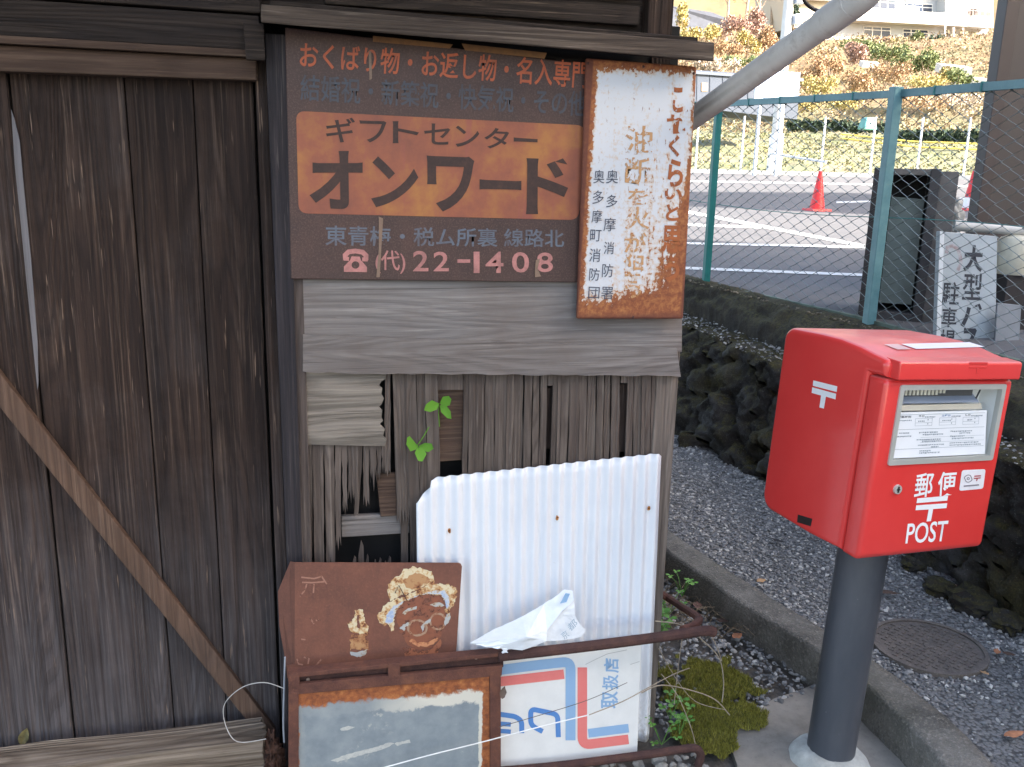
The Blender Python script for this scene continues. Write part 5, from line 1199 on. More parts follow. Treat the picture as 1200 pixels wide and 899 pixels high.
for (xa, ya), (xb, yb), wpx in (((795, 285.5), (1140, 293), 2.4), ((795, 314.5), (1140, 328), 3.0), ((805, 248.5), (1130, 312), 3.6), ((795, 263.5), (893, 267), 2.6), ((795, 212.2), (1160, 219), 1.6), ((980, 237.5), (1160, 232), 1.8), ((960, 205), (1160, 208), 1.4)):
    n = 14; L0 = [bm.verts.new(lotp(xa + (xb - xa) * i / n, ya + (yb - ya) * i / n - wpx / 2, .005)) for i in range(n + 1)]; L1 = [bm.verts.new(lotp(xa + (xb - xa) * i / n, ya + (yb - ya) * i / n + wpx / 2, .005)) for i in range(n + 1)]
    for i in range(n): bm.faces.new([L0[i], L0[i + 1], L1[i + 1], L1[i]])
facing(bm, (0, 0, 1)); struct('painted_lines', bm, g.m)

# ================================================================== GREEN FENCE
g = G('teal_fence_paint'); v = g.co(); a = g.noise(v, 9, 6, .7); k = g.ramp(a, [(.3, hx(84, 130, 138)), (.7, hx(112, 154, 160))]); k = g.mix(g.math('MULTIPLY', g.ramp(g.noise(v, 60, 4, .7), [(.6, 0.0), (.72, 1.0)]), .4), k, hx(128, 140, 128)); g.color(k); g.rough(.5); M_TEAL = g.m
M_TEAL_SHADE = plain('shaded_teal_paint', hx(18, 112, 112), .45, var=.12)  # same teal paint, deepened in colour to look shaded
fe = thing('chain_link_fence', 'teal chain-link fence on top of the stone wall, before the parking lot', 'fence', (2.9, 4.2, .85))
PATH = [(2.50, 7.4), (2.62, 6.6), (2.758, 5.634), (2.965, 4.237), (2.977, 3.111), (2.985, 1.6)]
seg_ = []; L_ = 0
for a, b in zip(PATH, PATH[1:]):
    d = math.dist(a, b); seg_.append((L_, L_ + d, a, b)); L_ += d
def fpt(s_):
    for s0, s1, a, b in seg_:
        if s_ <= s1 or s1 == L_:
            t = (s_ - s0) / (s1 - s0); return Vector((a[0] + (b[0] - a[0]) * t, a[1] + (b[1] - a[1]) * t, 0))
FT, FB = 1.985, .875
def ftop(s_): return 2.050 - .0155 * (s_ - 1.8)
bm = NB(); NW = int(L_ / .058); rnd = random.Random(2)
for i in range(NW):
    s0 = i * .058; pts_ = []; nseg = int((FT - FB) / .029)
    for k in range(nseg + 1):
        s_ = min(L_, max(0, s0 + (.0595 if (k + i) % 2 else -.0015))); p = fpt(s_); wob = .004 * noise.noise(Vector((s0 * 4 + (.23 if (k + i) % 2 else 0), k * .25, 0)))
        pts_.append(Vector((p.x + (.003 if (k + i) % 2 else -.003) + wob, p.y + wob, FB + (ftop(s_) - .02 - FB) * k / nseg + rnd.uniform(-.0015, .0015))))
    tube(bm, pts_, .0028, 4, cap=False)
wm = part('wire_mesh', bm, plain('galvanised_green_wire', hx(108, 120, 122), .45, .2, var=.15), fe)
def rect_rail(s0, s1, zf, h, w, name, n=20, off=0.0, m=None):
    bm = NB(); rows = []
    for i in range(n + 1):
        s_ = s0 + (s1 - s0) * i / n; p = fpt(s_); q = fpt(min(L_, s_ + .02)); q0 = fpt(max(0, s_ - .02)); d = (q - q0).normalized(); nn_ = Vector((-d.y, d.x, 0)) * (-1); z = zf(s_)
        c_ = p + nn_ * off
        rows.append([bm.verts.new(c_ + nn_ * (w / 2) * sx_ + Vector((0, 0, z + h * sz_))) for sx_, sz_ in ((-1, 0), (1, 0), (1, 1), (-1, 1))])
    for a, b in zip(rows, rows[1:]):
        for k in range(4): bm.faces.new([a[k], a[(k + 1) % 4], b[(k + 1) % 4], b[k]])
    bm.faces.new(rows[0]); bm.faces.new(rows[-1]); bmesh.ops.recalc_face_normals(bm, faces=bm.faces); return part(name, bm, m or M_TEAL, fe)
rect_rail(0, L_, lambda s_: ftop(s_) - .018, .036, .034, 'top_rail', 60); rect_rail(0, L_, lambda s_: .858, .034, .03, 'bottom_rail', 60, m=plain('mossy_rail', hx(92, 106, 96), .9, var=.3, vscale=14))
s2 = seg_[2][0]; s3 = seg_[3][0]
for s_, m_, w_ in ((.55, M_TEAL, .05), (s2 + .02, M_TEAL_SHADE, .043), (s3 + .14, M_TEAL, .050), (s3 + 2.0, M_TEAL, .050)):
    p = fpt(s_) + Vector((-.028, 0, 0)); bm = NB(); box(bm, (p.x - w_ / 2, p.y - w_ / 2, .70), (p.x + w_ / 2, p.y + w_ / 2, ftop(s_) + .03), .004); part('fence_post', bm, m_, fe)
for zf, nm in ((1.42, 'tension_wire'),):
    bm = NB(); tube(bm, [fpt(s_) + Vector((-.006, 0, zf + .02 * math.sin(s_ * 1.9))) for s_ in lin(0, L_, 60)], .0022, 5); part(nm, bm, M_TEAL_SHADE, fe)
for s_ in [seg_[0][0] + .3 * i for i in range(1, 20) if .3 * i < L_]:
    p = fpt(s_); bm = NB(); box(bm, (p.x - .021, p.y - .004, ftop(s_) - .022), (p.x + .021, p.y + .004, ftop(s_) + .022)); part('wire_tie', bm, M_TEAL_SHADE, fe)

# ================================================================== THINGS BEHIND THE FENCE
c0_ = aty(1013, 300, 4.32); CM = Matrix.Translation((c0_.x, 4.32, zlot(c0_.x, 4.32) - .02)) @ Matrix.Rotation(R(-36), 4, 'Z')
cb = thing('open_cabinet', 'weathered dark grey cabinet with an open front standing behind the green fence', 'cabinet'); cb.matrix_world = CM
M_CAB = plain('cabinet_grey_brown', hx(74, 72, 74), .8, var=.25, vscale=12, bump=.2); M_CABL = plain('cabinet_grey', hx(112, 108, 106), .8, var=.25, vscale=14)
CW, CWI, CH = .410, .325, aty(1013, 196, 4.32).z - zlot(c0_.x, 4.32) + .02
for a, b, nm, m_ in (((0, 0, 0), (.03, .42, CH), 'side_panel', M_CAB), ((CWI - .05, 0, 0), (CWI, .42, CH), 'side_panel', M_CAB), ((.0305, .004, CH - .035), (CWI - .0505, .42, CH - .002), 'top_panel', M_CABL), ((.0305, .40, .0), (CWI - .0505, .42, CH - .036), 'back_panel', M_CAB),
                  ((.0305, .004, 0), (CWI - .0505, .40, .06), 'bottom_panel', M_CAB), ((CWI + .0005, .03, 0), (CW, .38, CH - .012), 'end_box', M_CABL)):
    bm = NB(); box(bm, a, b, .003); obj(nm, bm, m_, cb, local=True)
bm = NB(); slab(bm, [(.10, .14, CH - .15), (CWI - .06, .14, CH - .16), (CWI - .06, .08, .10), (.10, .08, .10)], (0, .01, 0)); obj('inner_panel', bm, plain('grey_green_panel', hx(98, 112, 110), .35, var=.2, vscale=5), cb, local=True)
# brown steel hut: post and recessed door leaf
hu = thing('steel_gate_wall', 'dark brown steel gate wall with a thick post, behind the fence at the right edge', 'gate wall', (4.4, 5.0, .85))
M_HUT = plain('brown_steel', hx(66, 57, 56), .55, var=.1, vscale=4)
xa = aty(1151, 210, 4.7).x; bm = NB(); box(bm, (xa, 4.70, .8), (xa + .085, 4.78, 4.0), .004); part('corner_post', bm, M_HUT, hu)
bm = NB(); box(bm, (xa + .0855, 4.735, .8), (xa + .12, 4.78, 4.0), .003); part('door_frame', bm, plain('hut_dark_edge', hx(58, 50, 50), .6), hu)
bm = NB(); box(bm, (xa + .121, 4.75, .8), (xa + .9, 4.79, 4.0), .003); box(bm, (xa + .901, 4.75, .8), (xa + 2.0, 4.79, 4.0), .003); part('door_leaf', bm, plain('hut_door_brown', hx(68, 62, 61), .6, var=.08, vscale=3), hu)
bm = NB(); box(bm, (xa + .03, 4.70, 4.0), (xa + 2.05, 4.80, 4.10), .004); part('top_beam', bm, M_HUT, hu)
# white notice board for large vehicles, leaning behind the fence
yS = 3.74; p0, nn = lean_plane(1.3, yS + .03, .85, yS - .03)
def ons(px, py, lift=0.0): return on(px, py, p0, nn) + nn * lift
qs = [ons(1101, 271), ons(1169, 277), ons(1166, 425), ons(1096, 418)]
qs[2] = qs[1] + (qs[2] - qs[1]).normalized() * 1.0 * .62; qs[3] = qs[0] + (qs[3] - qs[0]).normalized() * .62
bs = signthing('parking_notice', 'white notice board with vertical black writing, leaning behind the green fence', 'sign', qs)
bm = NB(); slab(bm, qs, -nn * .025, .003); part('board', bm, plain('notice_white', hx(160, 171, 180), .5, var=.08, vscale=10), bs)
bm = NB(); slab(bm, [ons(1101, 271, .004), ons(1106, 271.5, .004), ons(1101, 419, .004), ons(1096, 418, .004)], -nn * .003, .0005); part('board_edge', bm, plain('board_edge_white', hx(206, 214, 222), .4), bs)
M_BLK = plain('black_writing', hx(44, 50, 62), .6)
for ch, (x0, y0, x1, y1), b in (('大', (1130, 287, 1153, 319), .04), ('型', (1129, 320, 1152, 352), .014), ('バ', (1127, 355, 1151, 384), .05), ('ス', (1127, 384, 1147, 414), .05), ('駐', (1105, 330, 1125, 358), .014), ('車', (1104, 360, 1122, 384), .014), ('場', (1102, 386, 1120, 412), .014)):
    bm = NB(); text(bm, ch, [ons(x0, y0, .0012), ons(x1, y0 + .8, .0012), ons(x1 - 2, y1, .0012), ons(x0 - 2, y1 - .8, .0012)], b); facing(bm, nn); part('lettering', bm, M_BLK, bs)
bm = NB(); ring_strip(bm, [(1109, 297), (1110, 290), (1116, 288), (1122, 292), (1125, 300), (1126, 309), (1122, 317)], 4, lambda x, y: ons(x, y, .0012)); facing(bm, nn); part('faded_arrow', bm, faded('faded_arrow_paint', hx(140, 124, 128), hx(190, 200, 208), .5, 40), bs)
# white plastic pipe lying on top, pale bundle, drum and grey board
bm = NB(); tube(bm, [aty(1122, 265, 4.0), aty(1128, 265.5, 3.99), aty(1165, 268, 3.95), aty(1200, 271, 3.9), aty(1240, 275, 3.85)], .025, 16); tube(bm, [aty(1118, 264.5, 4.01), aty(1126, 265.2, 3.995)], .030, 16)
auto_smooth(obj('plastic_pipe', bm, plain('pale_grey_plastic', hx(186, 184, 180), .45))); tag(bpy.context.scene.objects['plastic_pipe'], 'pale grey plastic pipe lying level above the white notice board', 'pipe')
bm = NB(); t = NB(); bmesh.ops.create_icosphere(t, subdivisions=4, radius=1)
for v in t.verts:
    q = v.co.copy(); c_ = aty(1117, 252, 4.16); v.co = c_ + Vector((q.x * .046, q.y * .05, q.z * .085)) * (1 + .4 * noise.noise(q * 1.7) + .2 * noise.noise(q * 5))
merge(bm, t); tag(obj('cloth_bundle', bm, plain('pale_bundle_cloth', hx(162, 160, 156), .9, var=.25, vscale=20, bump=.5, bscale=40), smooth=True), 'pale crumpled cloth bundle stuffed between the open cabinet and plastic pipe', 'bundle')
bm = NB(); c_ = aty(1188, 298, 3.92); pr = [(.0, -.10), (.075, -.10), (.085, -.06), (.085, .06), (.07, .085), (.03, .10), (0, .10)]; rg = []
for r_, z in pr: rg.append([bm.verts.new(c_ + Vector((max(r_, .0005) * math.cos(k / 24 * 2 * math.pi), max(r_, .0005) * math.sin(k / 24 * 2 * math.pi), z))) for k in range(24)])
for a, b in zip(rg, rg[1:]):
    for k in range(24): bm.faces.new([a[k], a[(k + 1) % 24], b[(k + 1) % 24], b[k]])
auto_smooth(obj('plastic_drum', bm, plain('cream_plastic', hx(196, 192, 176), .5))); dr = bpy.context.scene.objects['plastic_drum']; tag(dr, 'small cream plastic drum on a stack beside the white notice board', 'drum')
bm = NB(); box(bm, (c_.x - .07, 3.86, .83), (c_.x + .3, 4.05, c_.z - .101), .004); tag(obj('storage_crate', bm, plain('dark_crate', hx(46, 42, 44), .7, var=.2)), 'dark storage crate under the cream drum, beside the notice board', 'crate')
bm = NB(); slab(bm, [aty(1169, 355, 3.66), aty(1197, 358, 3.66), aty(1192, 440, 3.62), aty(1164, 436, 3.62)], (0, .012, 0), .002); tag(obj('grey_board', bm, plain('grey_sheet', hx(128, 134, 142), .6, var=.12)), 'plain grey board leaning right of the white notice board', 'board')
# ---- traffic cones
M_CONE = plain('red_cone_plastic', hx(222, 48, 52), .5, var=.08, vscale=6); M_CW = plain('cone_white_band', hx(230, 226, 226), .5)
def cone(px, py, label, band, h):
    b = lotp(px, py); o = thing('traffic_cone', label, 'traffic cone', b, 'red traffic cones in the parking lot')
    bm = NB(); w_ = h * .27; z0 = b.z; hexa(bm, [Vector((b.x + sx_ * w_, b.y + sy_ * w_, z0)) for sx_, sy_ in ((-1, -1), (1, -1), (1, 1), (-1, 1))] + [Vector((b.x + sx_ * w_ * .95, b.y + sy_ * w_ * .95, z0 + h * .05)) for sx_, sy_ in ((-1, -1), (1, -1), (1, 1), (-1, 1))]); part('base', bm, M_CONE, o)
    def R_(t): return h * (.19 * (1 - t) + .045 * t)
    bm = NB(); tube(bm, [b + Vector((0, 0, h * (.05 + .95 * t))) for t in lin(0, 1, 8)], [R_(t) for t in lin(0, 1, 8)], 20); auto_smooth(part('cone_body', bm, M_CONE, o))
    if band:
        bm = NB(); tube(bm, [b + Vector((0, 0, h * (.05 + .95 * t))) for t in (.02, .3)], [R_(t) + .002 for t in (.02, .3)], 20, cap=False); part('white_band', bm, M_CW, o)
cone(957, 247, 'plain red traffic cone standing alone in the open parking lot', False, .575)
cone(1135.5, 247, 'red and white traffic cone half hidden between the cabinet and the brown gate wall', True, .60)

# ================================================================== FAR SIDE OF THE LOT
def gz(p): return zter(math.hypot(p.x, p.y), math.atan2(p.x, p.y)) if math.hypot(p.x, p.y) > 33 else zlot(p.x, p.y)
M_PIPE = plain('white_pipe_paint', hx(196, 200, 206), .5, var=.08); M_CONC = plain('pale_concrete_pole', hx(204, 202, 198), .8, var=.1, vscale=3)
up_ = far(907, 196, 33.6); zb = gz(up_) - .3
po = thing('utility_pole', 'tall pale concrete utility pole beyond the far edge of the parking lot', 'utility pole', (up_.x, up_.y, zb))
bm = NB(); tube(bm, [Vector((up_.x, up_.y, zb)), Vector((up_.x, up_.y, zb + 11))], [.19, .14], 20); auto_smooth(part('pole', bm, M_CONC, po))
for z, w_, h_ in ((6.35, .16, .32), (7.0, .2, .4)):
    bm = NB(); box(bm, (up_.x + .14, up_.y - .3, z), (up_.x + .14 + w_ * 1.6, up_.y - .02, z + h_), .02); part('junction_box', bm, plain('junction_grey', hx(176, 184, 196), .5), po)
bm = NB(); tube(bm, [Vector((up_.x, up_.y, zb + .2)), Vector((up_.x, up_.y, zb + 1.6))], [.25, .235], 20); auto_smooth(part('pole_guard', bm, plain('pole_guard_white', hx(226, 226, 228), .6, var=.06), po))
# notice board on two pipes
y0 = far(905, 196, 31.5).y
nb = thing('map_board', 'pale blue-white board on two grey pipes at the far edge of the lot', 'notice board', (far(905, 196, 31.5).x, y0, gz(far(905, 196, 31.5))))
bm = NB(); slab(bm, [aty(886, 83, y0), aty(938, 85, y0), aty(935, 118, y0), aty(884, 118, y0)], (0, .05, 0), .005); part('board', bm, plain('pale_blue_board', hx(150, 166, 190), .6, var=.05, vscale=3), nb)
bm = NB()
for i in range(1, 4): slab(bm, [aty(886 + .2 * i, 83 + 8.5 * i, y0 - .01), aty(938, 84.5 + 8.5 * i, y0 - .01), aty(938, 85 + 8.5 * i, y0 - .01), aty(886, 83.5 + 8.5 * i, y0 - .01)], (0, .004, 0))
for i in range(1, 5): slab(bm, [aty(886 + 10.4 * i, 84, y0 - .01), aty(886.5 + 10.4 * i, 84, y0 - .01), aty(886.5 + 10.3 * i - .6, 118, y0 - .01), aty(886 + 10.3 * i - .6, 118, y0 - .01)], (0, .004, 0))
part('board_grid', bm, plain('board_line', hx(150, 168, 196), .6), nb)
for xa_, ya_ in ((929, 92), (929, 101)):
    bm = NB(); slab(bm, [aty(xa_ - 2.5, ya_ - 2.5, y0 - .008), aty(xa_ + 2.5, ya_ - 2.3, y0 - .008), aty(xa_ + 2.3, ya_ + 2.5, y0 - .008), aty(xa_ - 2.7, ya_ + 2.3, y0 - .008)], (0, .005, 0)); part('board_mark', bm, plain('board_mark_grey', hx(150, 156, 170), .6), nb)
for xa_, xb_ in ((891, 882.5), (916.5, 909)):
    a_ = aty(xa_, 116, y0 + .06); b_ = aty(xb_, 196, y0 + .06); bm = NB(); tube(bm, [Vector((a_.x, a_.y, a_.z + .9)), Vector((a_.x, a_.y, gz(a_) - .3))], .062, 12); auto_smooth(part('board_leg', bm, M_PIPE, nb))
# low far fence: pipes and rails
rr_ = 33.4; px_ = [815, 868, 962, 1020, 1075, 1130]
for i, x in enumerate(px_):
    b_ = far(x, 194, rr_); t = {0: 'far pale fence pipe left of the map board, close to the drainpipe', 1: 'far pale fence pipe just left of the map board legs', 2: 'far pale fence pipe right of the utility pole', 3: 'far pale fence pipe left of the nearest teal post', 4: 'far pale fence pipe right of the nearest teal post', 5: 'far pale fence pipe furthest right, beside the brown gate wall'}[i]
    bm = NB(); tube(bm, [Vector((b_.x, b_.y, gz(b_) - .3)), Vector((b_.x, b_.y, gz(b_) + 1.9))], .035, 10); tag(obj('fence_pipe', bm, M_PIPE), t, 'fence post', 'pale pipes along the far edge of the lot')
a_, b_ = far(903, 180, 33.2), far(968, 190, 31.5); bm = NB(); tube(bm, [a_, b_], .04, 8); tube(bm, [a_, a_ - Vector((0, 0, .7))], .04, 8); tag(obj('guard_rail', bm, M_PIPE), 'low white sloping guard rail at the foot of the utility pole', 'guard rail')
M_ROPE = plain('yellow_rope', hx(206, 186, 92), .8)
for xa, ya, xb, yb in ((985, 157, 1160, 169), (985, 162, 1160, 176)):
    a_, b_ = far(xa, ya, 40), far(xb, yb, 40); bm = NB(); tube(bm, [a_, (a_ + b_) / 2 - Vector((0, 0, .1)), b_], .03, 6); tag(obj('yellow_rope', bm, M_ROPE), ('upper' if ya == 157 else 'lower') + ' of two yellow ropes strung over the far field', 'rope', 'yellow ropes over the field')
# kerb stones of the far edge
bm = NB(); rows = []
for x in lin(790, 1180, 30):
    p = far(x, 196, 33.0); q = far(x, 196, 33.25); rows.append([bm.verts.new(Vector((w_.x, w_.y, zlot(p.x, p.y) + z))) for w_, z in ((p, -.05), (p, .13), (q, .13), (q, -.05))])
for a, b in zip(rows, rows[1:]):
    for k in range(3): bm.faces.new([a[k], b[k], b[k + 1], a[k + 1]])
facing(bm, (0, 0, 1)); struct('far_kerb', bm, M_CONC)

# ---- plants of the field and hill: leaf clumps
def clump(bm, c_, r, n, leaf, seed, flat_=.7, lump=.35):
    rnd = random.Random(seed)
    for _ in range(n):
        d = Vector((rnd.gauss(0, 1), rnd.gauss(0, 1), rnd.gauss(0, 1))).normalized(); rad = rnd.random() ** .4
        rad *= 1 + lump * noise.noise(d * 1.8 + Vector((seed * 3.1, 0, 0))) * 1.8
        p = c_ + Vector((d.x * r[0], d.y * r[1], d.z * r[2])) * rad
        a = Vector((rnd.gauss(0, 1), rnd.gauss(0, 1), rnd.gauss(0, 1))).normalized(); b = a.orthogonal().normalized(); cc = a.cross(b); s_ = leaf * rnd.uniform(.6, 1.4)
        v = [bm.verts.new(p + b * s_), bm.verts.new(p + cc * s_ * .6), bm.verts.new(p - b * s_), bm.verts.new(p - cc * s_ * .6)]; bm.faces.new(v)
LM = {'yellow': leafmat('yellow_autumn_leaves', [hx(136, 120, 76), hx(168, 152, 98), hx(186, 176, 128)]), 'orange': leafmat('orange_autumn_leaves', [hx(132, 104, 80), hx(162, 132, 102), hx(184, 160, 130)]),
      'green': leafmat('olive_green_leaves', [hx(78, 90, 58), hx(112, 122, 80), hx(144, 148, 108)]), 'pale': leafmat('pale_dry_leaves', [hx(142, 126, 112), hx(176, 160, 144), hx(198, 188, 172)]), 'dark': leafmat('dark_green_leaves', [hx(40, 54, 46), hx(60, 76, 60), hx(88, 98, 78)]), 'red': leafmat('reddish_leaves', [hx(132, 104, 94), hx(156, 126, 114), hx(178, 154, 140)])}
M_TWIG = plain('grey_twigs', hx(142, 124, 108), .9, var=.2)
def shrub(px, py, r, w_px, h_px, kind, label, cat='bush', name='autumn_bush', n=520, seed=0):
    c_ = far(px, py, r); sc = r * 1.03 / FPX; o = thing(name, label, cat, (c_.x, c_.y, c_.z - h_px * sc * .5), 'bushes on the far slope')
    bm = NB(); rnd = random.Random(seed + int(px))
    for k in range(4):
        off = Vector((rnd.uniform(-.45, .45) * w_px * sc, rnd.uniform(-.4, .4) * w_px * sc * .6, rnd.uniform(-.2, .25) * h_px * sc))
        clump(bm, c_ + off, (w_px * sc * .34, w_px * sc * .3, h_px * sc * .36), n // 2, .00135 * r, rnd.random() * 99)
    part('foliage', bm, LM[kind], o)
    bm = NB()
    for k in range(4):
        b_ = Vector((c_.x, c_.y, c_.z - h_px * sc * .65)); tube(bm, [b_, b_ + Vector((rnd.uniform(-.3, .3) * w_px * sc, rnd.uniform(-.2, .2) * w_px * sc, h_px * sc * rnd.uniform(.5, .95)))], [.0006 * r, .0002 * r], 5)
    part('stems', bm, M_TWIG, o)
for a in [(797, 20, 62, 16, 26, 'yellow', 'small bright yellow bush beside the top right post of the shed'), (805, 40, 66, 26, 16, 'yellow', 'wide yellow bush under the grey retaining wall, by the ledge end'), (840, 40, 68, 24, 18, 'yellow', 'yellow bush at the right foot of the grey retaining wall'),
          (860, 30, 76, 26, 24, 'red', 'reddish bush right of the grey retaining wall'), (885, 28, 78, 20, 30, 'red', 'reddish bush left of the concrete utility pole'), (877, 50, 68, 18, 22, 'yellow', 'yellow green round bush above the middle of the drainpipe'), (855, 55, 66, 34, 18, 'orange', 'orange bush above the left part of the drainpipe'),
          (898, 48, 70, 20, 26, 'orange', 'orange bush just left of the utility pole above the drainpipe'), (822, 76, 58, 16, 22, 'pale', 'pale bare bush right of the ledge end'), (846, 78, 57, 26, 26, 'pale', 'pale dry bush between ledge end and drainpipe'), (870, 74, 58, 30, 14, 'green', 'olive bush just above the drainpipe, in the shade'),
          (826, 62, 62, 30, 14, 'orange', 'low orange bush at the tip of the ledge'), (951, 86, 58, 26, 34, 'orange', 'rust orange bush right of the map board top'), (975, 75, 60, 34, 26, 'orange', 'large rust orange bush under the drainpipe elbow'), (1000, 62, 66, 30, 20, 'red', 'reddish bush under the drainpipe elbow, left of the house garden'), (958, 100, 54, 34, 18, 'yellow', 'yellow orange bush behind the fence rail by the map board'),
          (1000, 95, 56, 44, 20, 'orange', 'wide orange bush over the fence rail left of the teal post'), (1040, 85, 60, 40, 22, 'orange', 'wide orange bush over the teal post top'), (1010, 52, 74, 34, 14, 'green', 'low green bush under the left window of the white house'), (1040, 62, 72, 36, 18, 'green', 'green bush in the garden below the white house'), (1065, 75, 66, 30, 20, 'green', 'olive green bush right of the teal post top'),
          (1086, 72, 66, 24, 22, 'green', 'olive green bush left of the white concrete slab'), (1085, 95, 58, 44, 16, 'yellow', 'low yellow bush above the fence rail under the white slab'), (1125, 92, 60, 26, 16, 'green', 'green bush at the right end of the slope'), (1110, 88, 62, 20, 14, 'yellow', 'small yellow bush below the white slab'), (1070, 116, 50, 60, 22, 'orange', 'brown orange bush behind the fence mesh right of the teal post'),
          (985, 118, 50, 50, 18, 'yellow', 'golden bush behind the fence mesh left of the teal post'), (935, 122, 50, 40, 16, 'yellow', 'golden bush behind the fence mesh right of the utility pole'), (1120, 118, 52, 44, 22, 'pale', 'pale straw bush behind the fence mesh at the right')]:
    shrub(*a)
bm = NB(); rnd = random.Random(21)      # uncountable scrub that covers the slope
for _ in range(5200):
    az = R(rnd.uniform(4, 50)); r = rnd.uniform(56, 90); z = zter(r, az); c_ = Vector((r * math.sin(az), r * math.cos(az), z + .1)); clump(bm, c_, (.5, .5, .4), 12, .10, rnd.random() * 99)
o = obj('hillside_scrub', bm, leafmat('scrub_leaves', [hx(124, 104, 82), hx(150, 128, 102), hx(140, 134, 102), hx(176, 160, 136)])); o['kind'] = 'stuff'
bm = NB()
for _ in range(3600):
    az = R(rnd.uniform(4, 50)); r = rnd.uniform(34, 58); z = zter(r, az); c_ = Vector((r * math.sin(az), r * math.cos(az), z)); clump(bm, c_, (.3, .3, .14), 9, .06, rnd.random() * 99)
o = obj('field_grass', bm, leafmat('field_grass_blades', [hx(112, 116, 78), hx(136, 134, 100), hx(160, 150, 120)])); o['kind'] = 'stuff'
# hedge and nets in the middle of the field
for (xa, xb, y_, h_, r, lab) in ((925, 1000, 147, 15, 47, 'dark green low hedge across the far field, left of the teal post'), (1000, 1050, 150, 13, 46, 'dark green low hedge behind the teal post'), (1052, 1165, 160, 15, 43, 'dark green low hedge across the far field, right of the teal post')):
    o = thing('low_hedge', lab, 'hedge', far((xa + xb) / 2, y_ + h_ / 2, r), 'low hedges across the far field'); bm = NB(); sc = r / FPX
    n = int((xb - xa) / 5)
    for k in range(n): clump(bm, far(xa + (xb - xa) * k / n, y_, r), (4.5 * sc, 4 * sc, h_ * .42 * sc), 90, .09, k + xa)
    part('foliage', bm, LM['dark'], o)
c_ = far(1017, 144, 44); bm = NB(); hexa(bm, [c_ + Vector((sx_ * .34, sy_ * .3, -.3)) for sx_, sy_ in ((-1, -1), (1, -1), (1, 1), (-1, 1))] + [c_ + Vector((sx_ * .22, sy_ * .22, .22)) for sx_, sy_ in ((-1, -1), (1, -1), (1, 1), (-1, 1))], .08); tag(obj('tarp_bundle', bm, plain('teal_tarp', hx(110, 170, 168), .6)), 'small teal tarp bundle by the far hedge, left of the near teal post', 'tarp')
# blue-grey low wall building seen under the drainpipe
yq = far(845, 105, 42).y; q = [aty(800, 84, yq), aty(938, 94, yq), aty(934, 140, yq), aty(797, 124, yq)]
bg_ = thing('grey_shed', 'low blue-grey shed beyond the lot behind the map board', 'shed', aty(860, 124, yq)); bm = NB(); slab(bm, q, (0, 3, 0)); part('wall', bm, plain('blue_grey_cladding', hx(58, 68, 84), .7, var=.1, vscale=1.5), bg_)
bm = NB()
for k in range(9): xk = 802 + k * 15; slab(bm, [aty(xk, 85 + k * 1.1, yq - .02), aty(xk + 1, 85 + k * 1.1, yq - .02), aty(xk, 126, yq - .02), aty(xk - 1, 126, yq - .02)], (0, .015, 0))
part('wall_battens', bm, plain('blue_grey_batten', hx(46, 56, 72), .7), bg_)
bm = NB(); slab(bm, [aty(798, 82, yq - .1), aty(942, 92, yq - .1), aty(942, 95.5, yq - .1), aty(798, 85.5, yq - .1)], (0, 3.2, .4)); part('roof', bm, plain('shed_roof', hx(70, 80, 96), .6), bg_)
for xk, yk in ((826, 101), (872, 104)):
    bm = NB(); slab(bm, [aty(xk - 3.5, yk - 4, yq - .03), aty(xk + 3.5, yk - 3.6, yq - .03), aty(xk + 3.3, yk + 6, yq - .03), aty(xk - 3.7, yk + 6, yq - .03)], (0, .025, 0)); part('window', bm, plain('shed_window', hx(160, 140, 120), .3), bg_)
# grey retaining wall high on the left
rw = [far(780, 6, 78), far(832, 14, 80), far(865, 27, 81), far(858, 34, 81), far(820, 40, 79), far(780, 38, 77)]
rwo = thing('retaining_wall', 'grey concrete retaining wall high on the slope beside the shed top', 'retaining wall', (rw[3].x, rw[3].y, rw[3].z)); bm = NB(); prism(bm, rw, (.9, 1.4, .2)); part('wall_face', bm, plain('shaded_grey_block_wall', hx(62, 66, 76), .85, var=.2, vscale=2.5, bump=.4, bscale=3), rwo)  # base colour darkened to stand in for shade on the sunward face
# white slab terraces below the house
for q_, lab in (([(1104, 76), (1140, 80), (1138, 92), (1102, 86)], 'upper white concrete slab on the slope under the right end of the house'), ([(1120, 90), (1166, 95), (1166, 103), (1118, 100)], 'lower white concrete slab on the slope above the fence rail'), ([(1012, 73), (1033, 75), (1031, 81), (1010, 79)], 'small white concrete slab on the slope left of the teal post top')):
    r_ = 62; bm = NB(); prism(bm, [far(*p, r_) for p in q_], (.8, 1.6, .3)); tag(obj('concrete_slab', bm, plain('white_concrete', hx(206, 202, 196), .8, var=.08)), lab, 'slab', 'white concrete slabs on the slope')

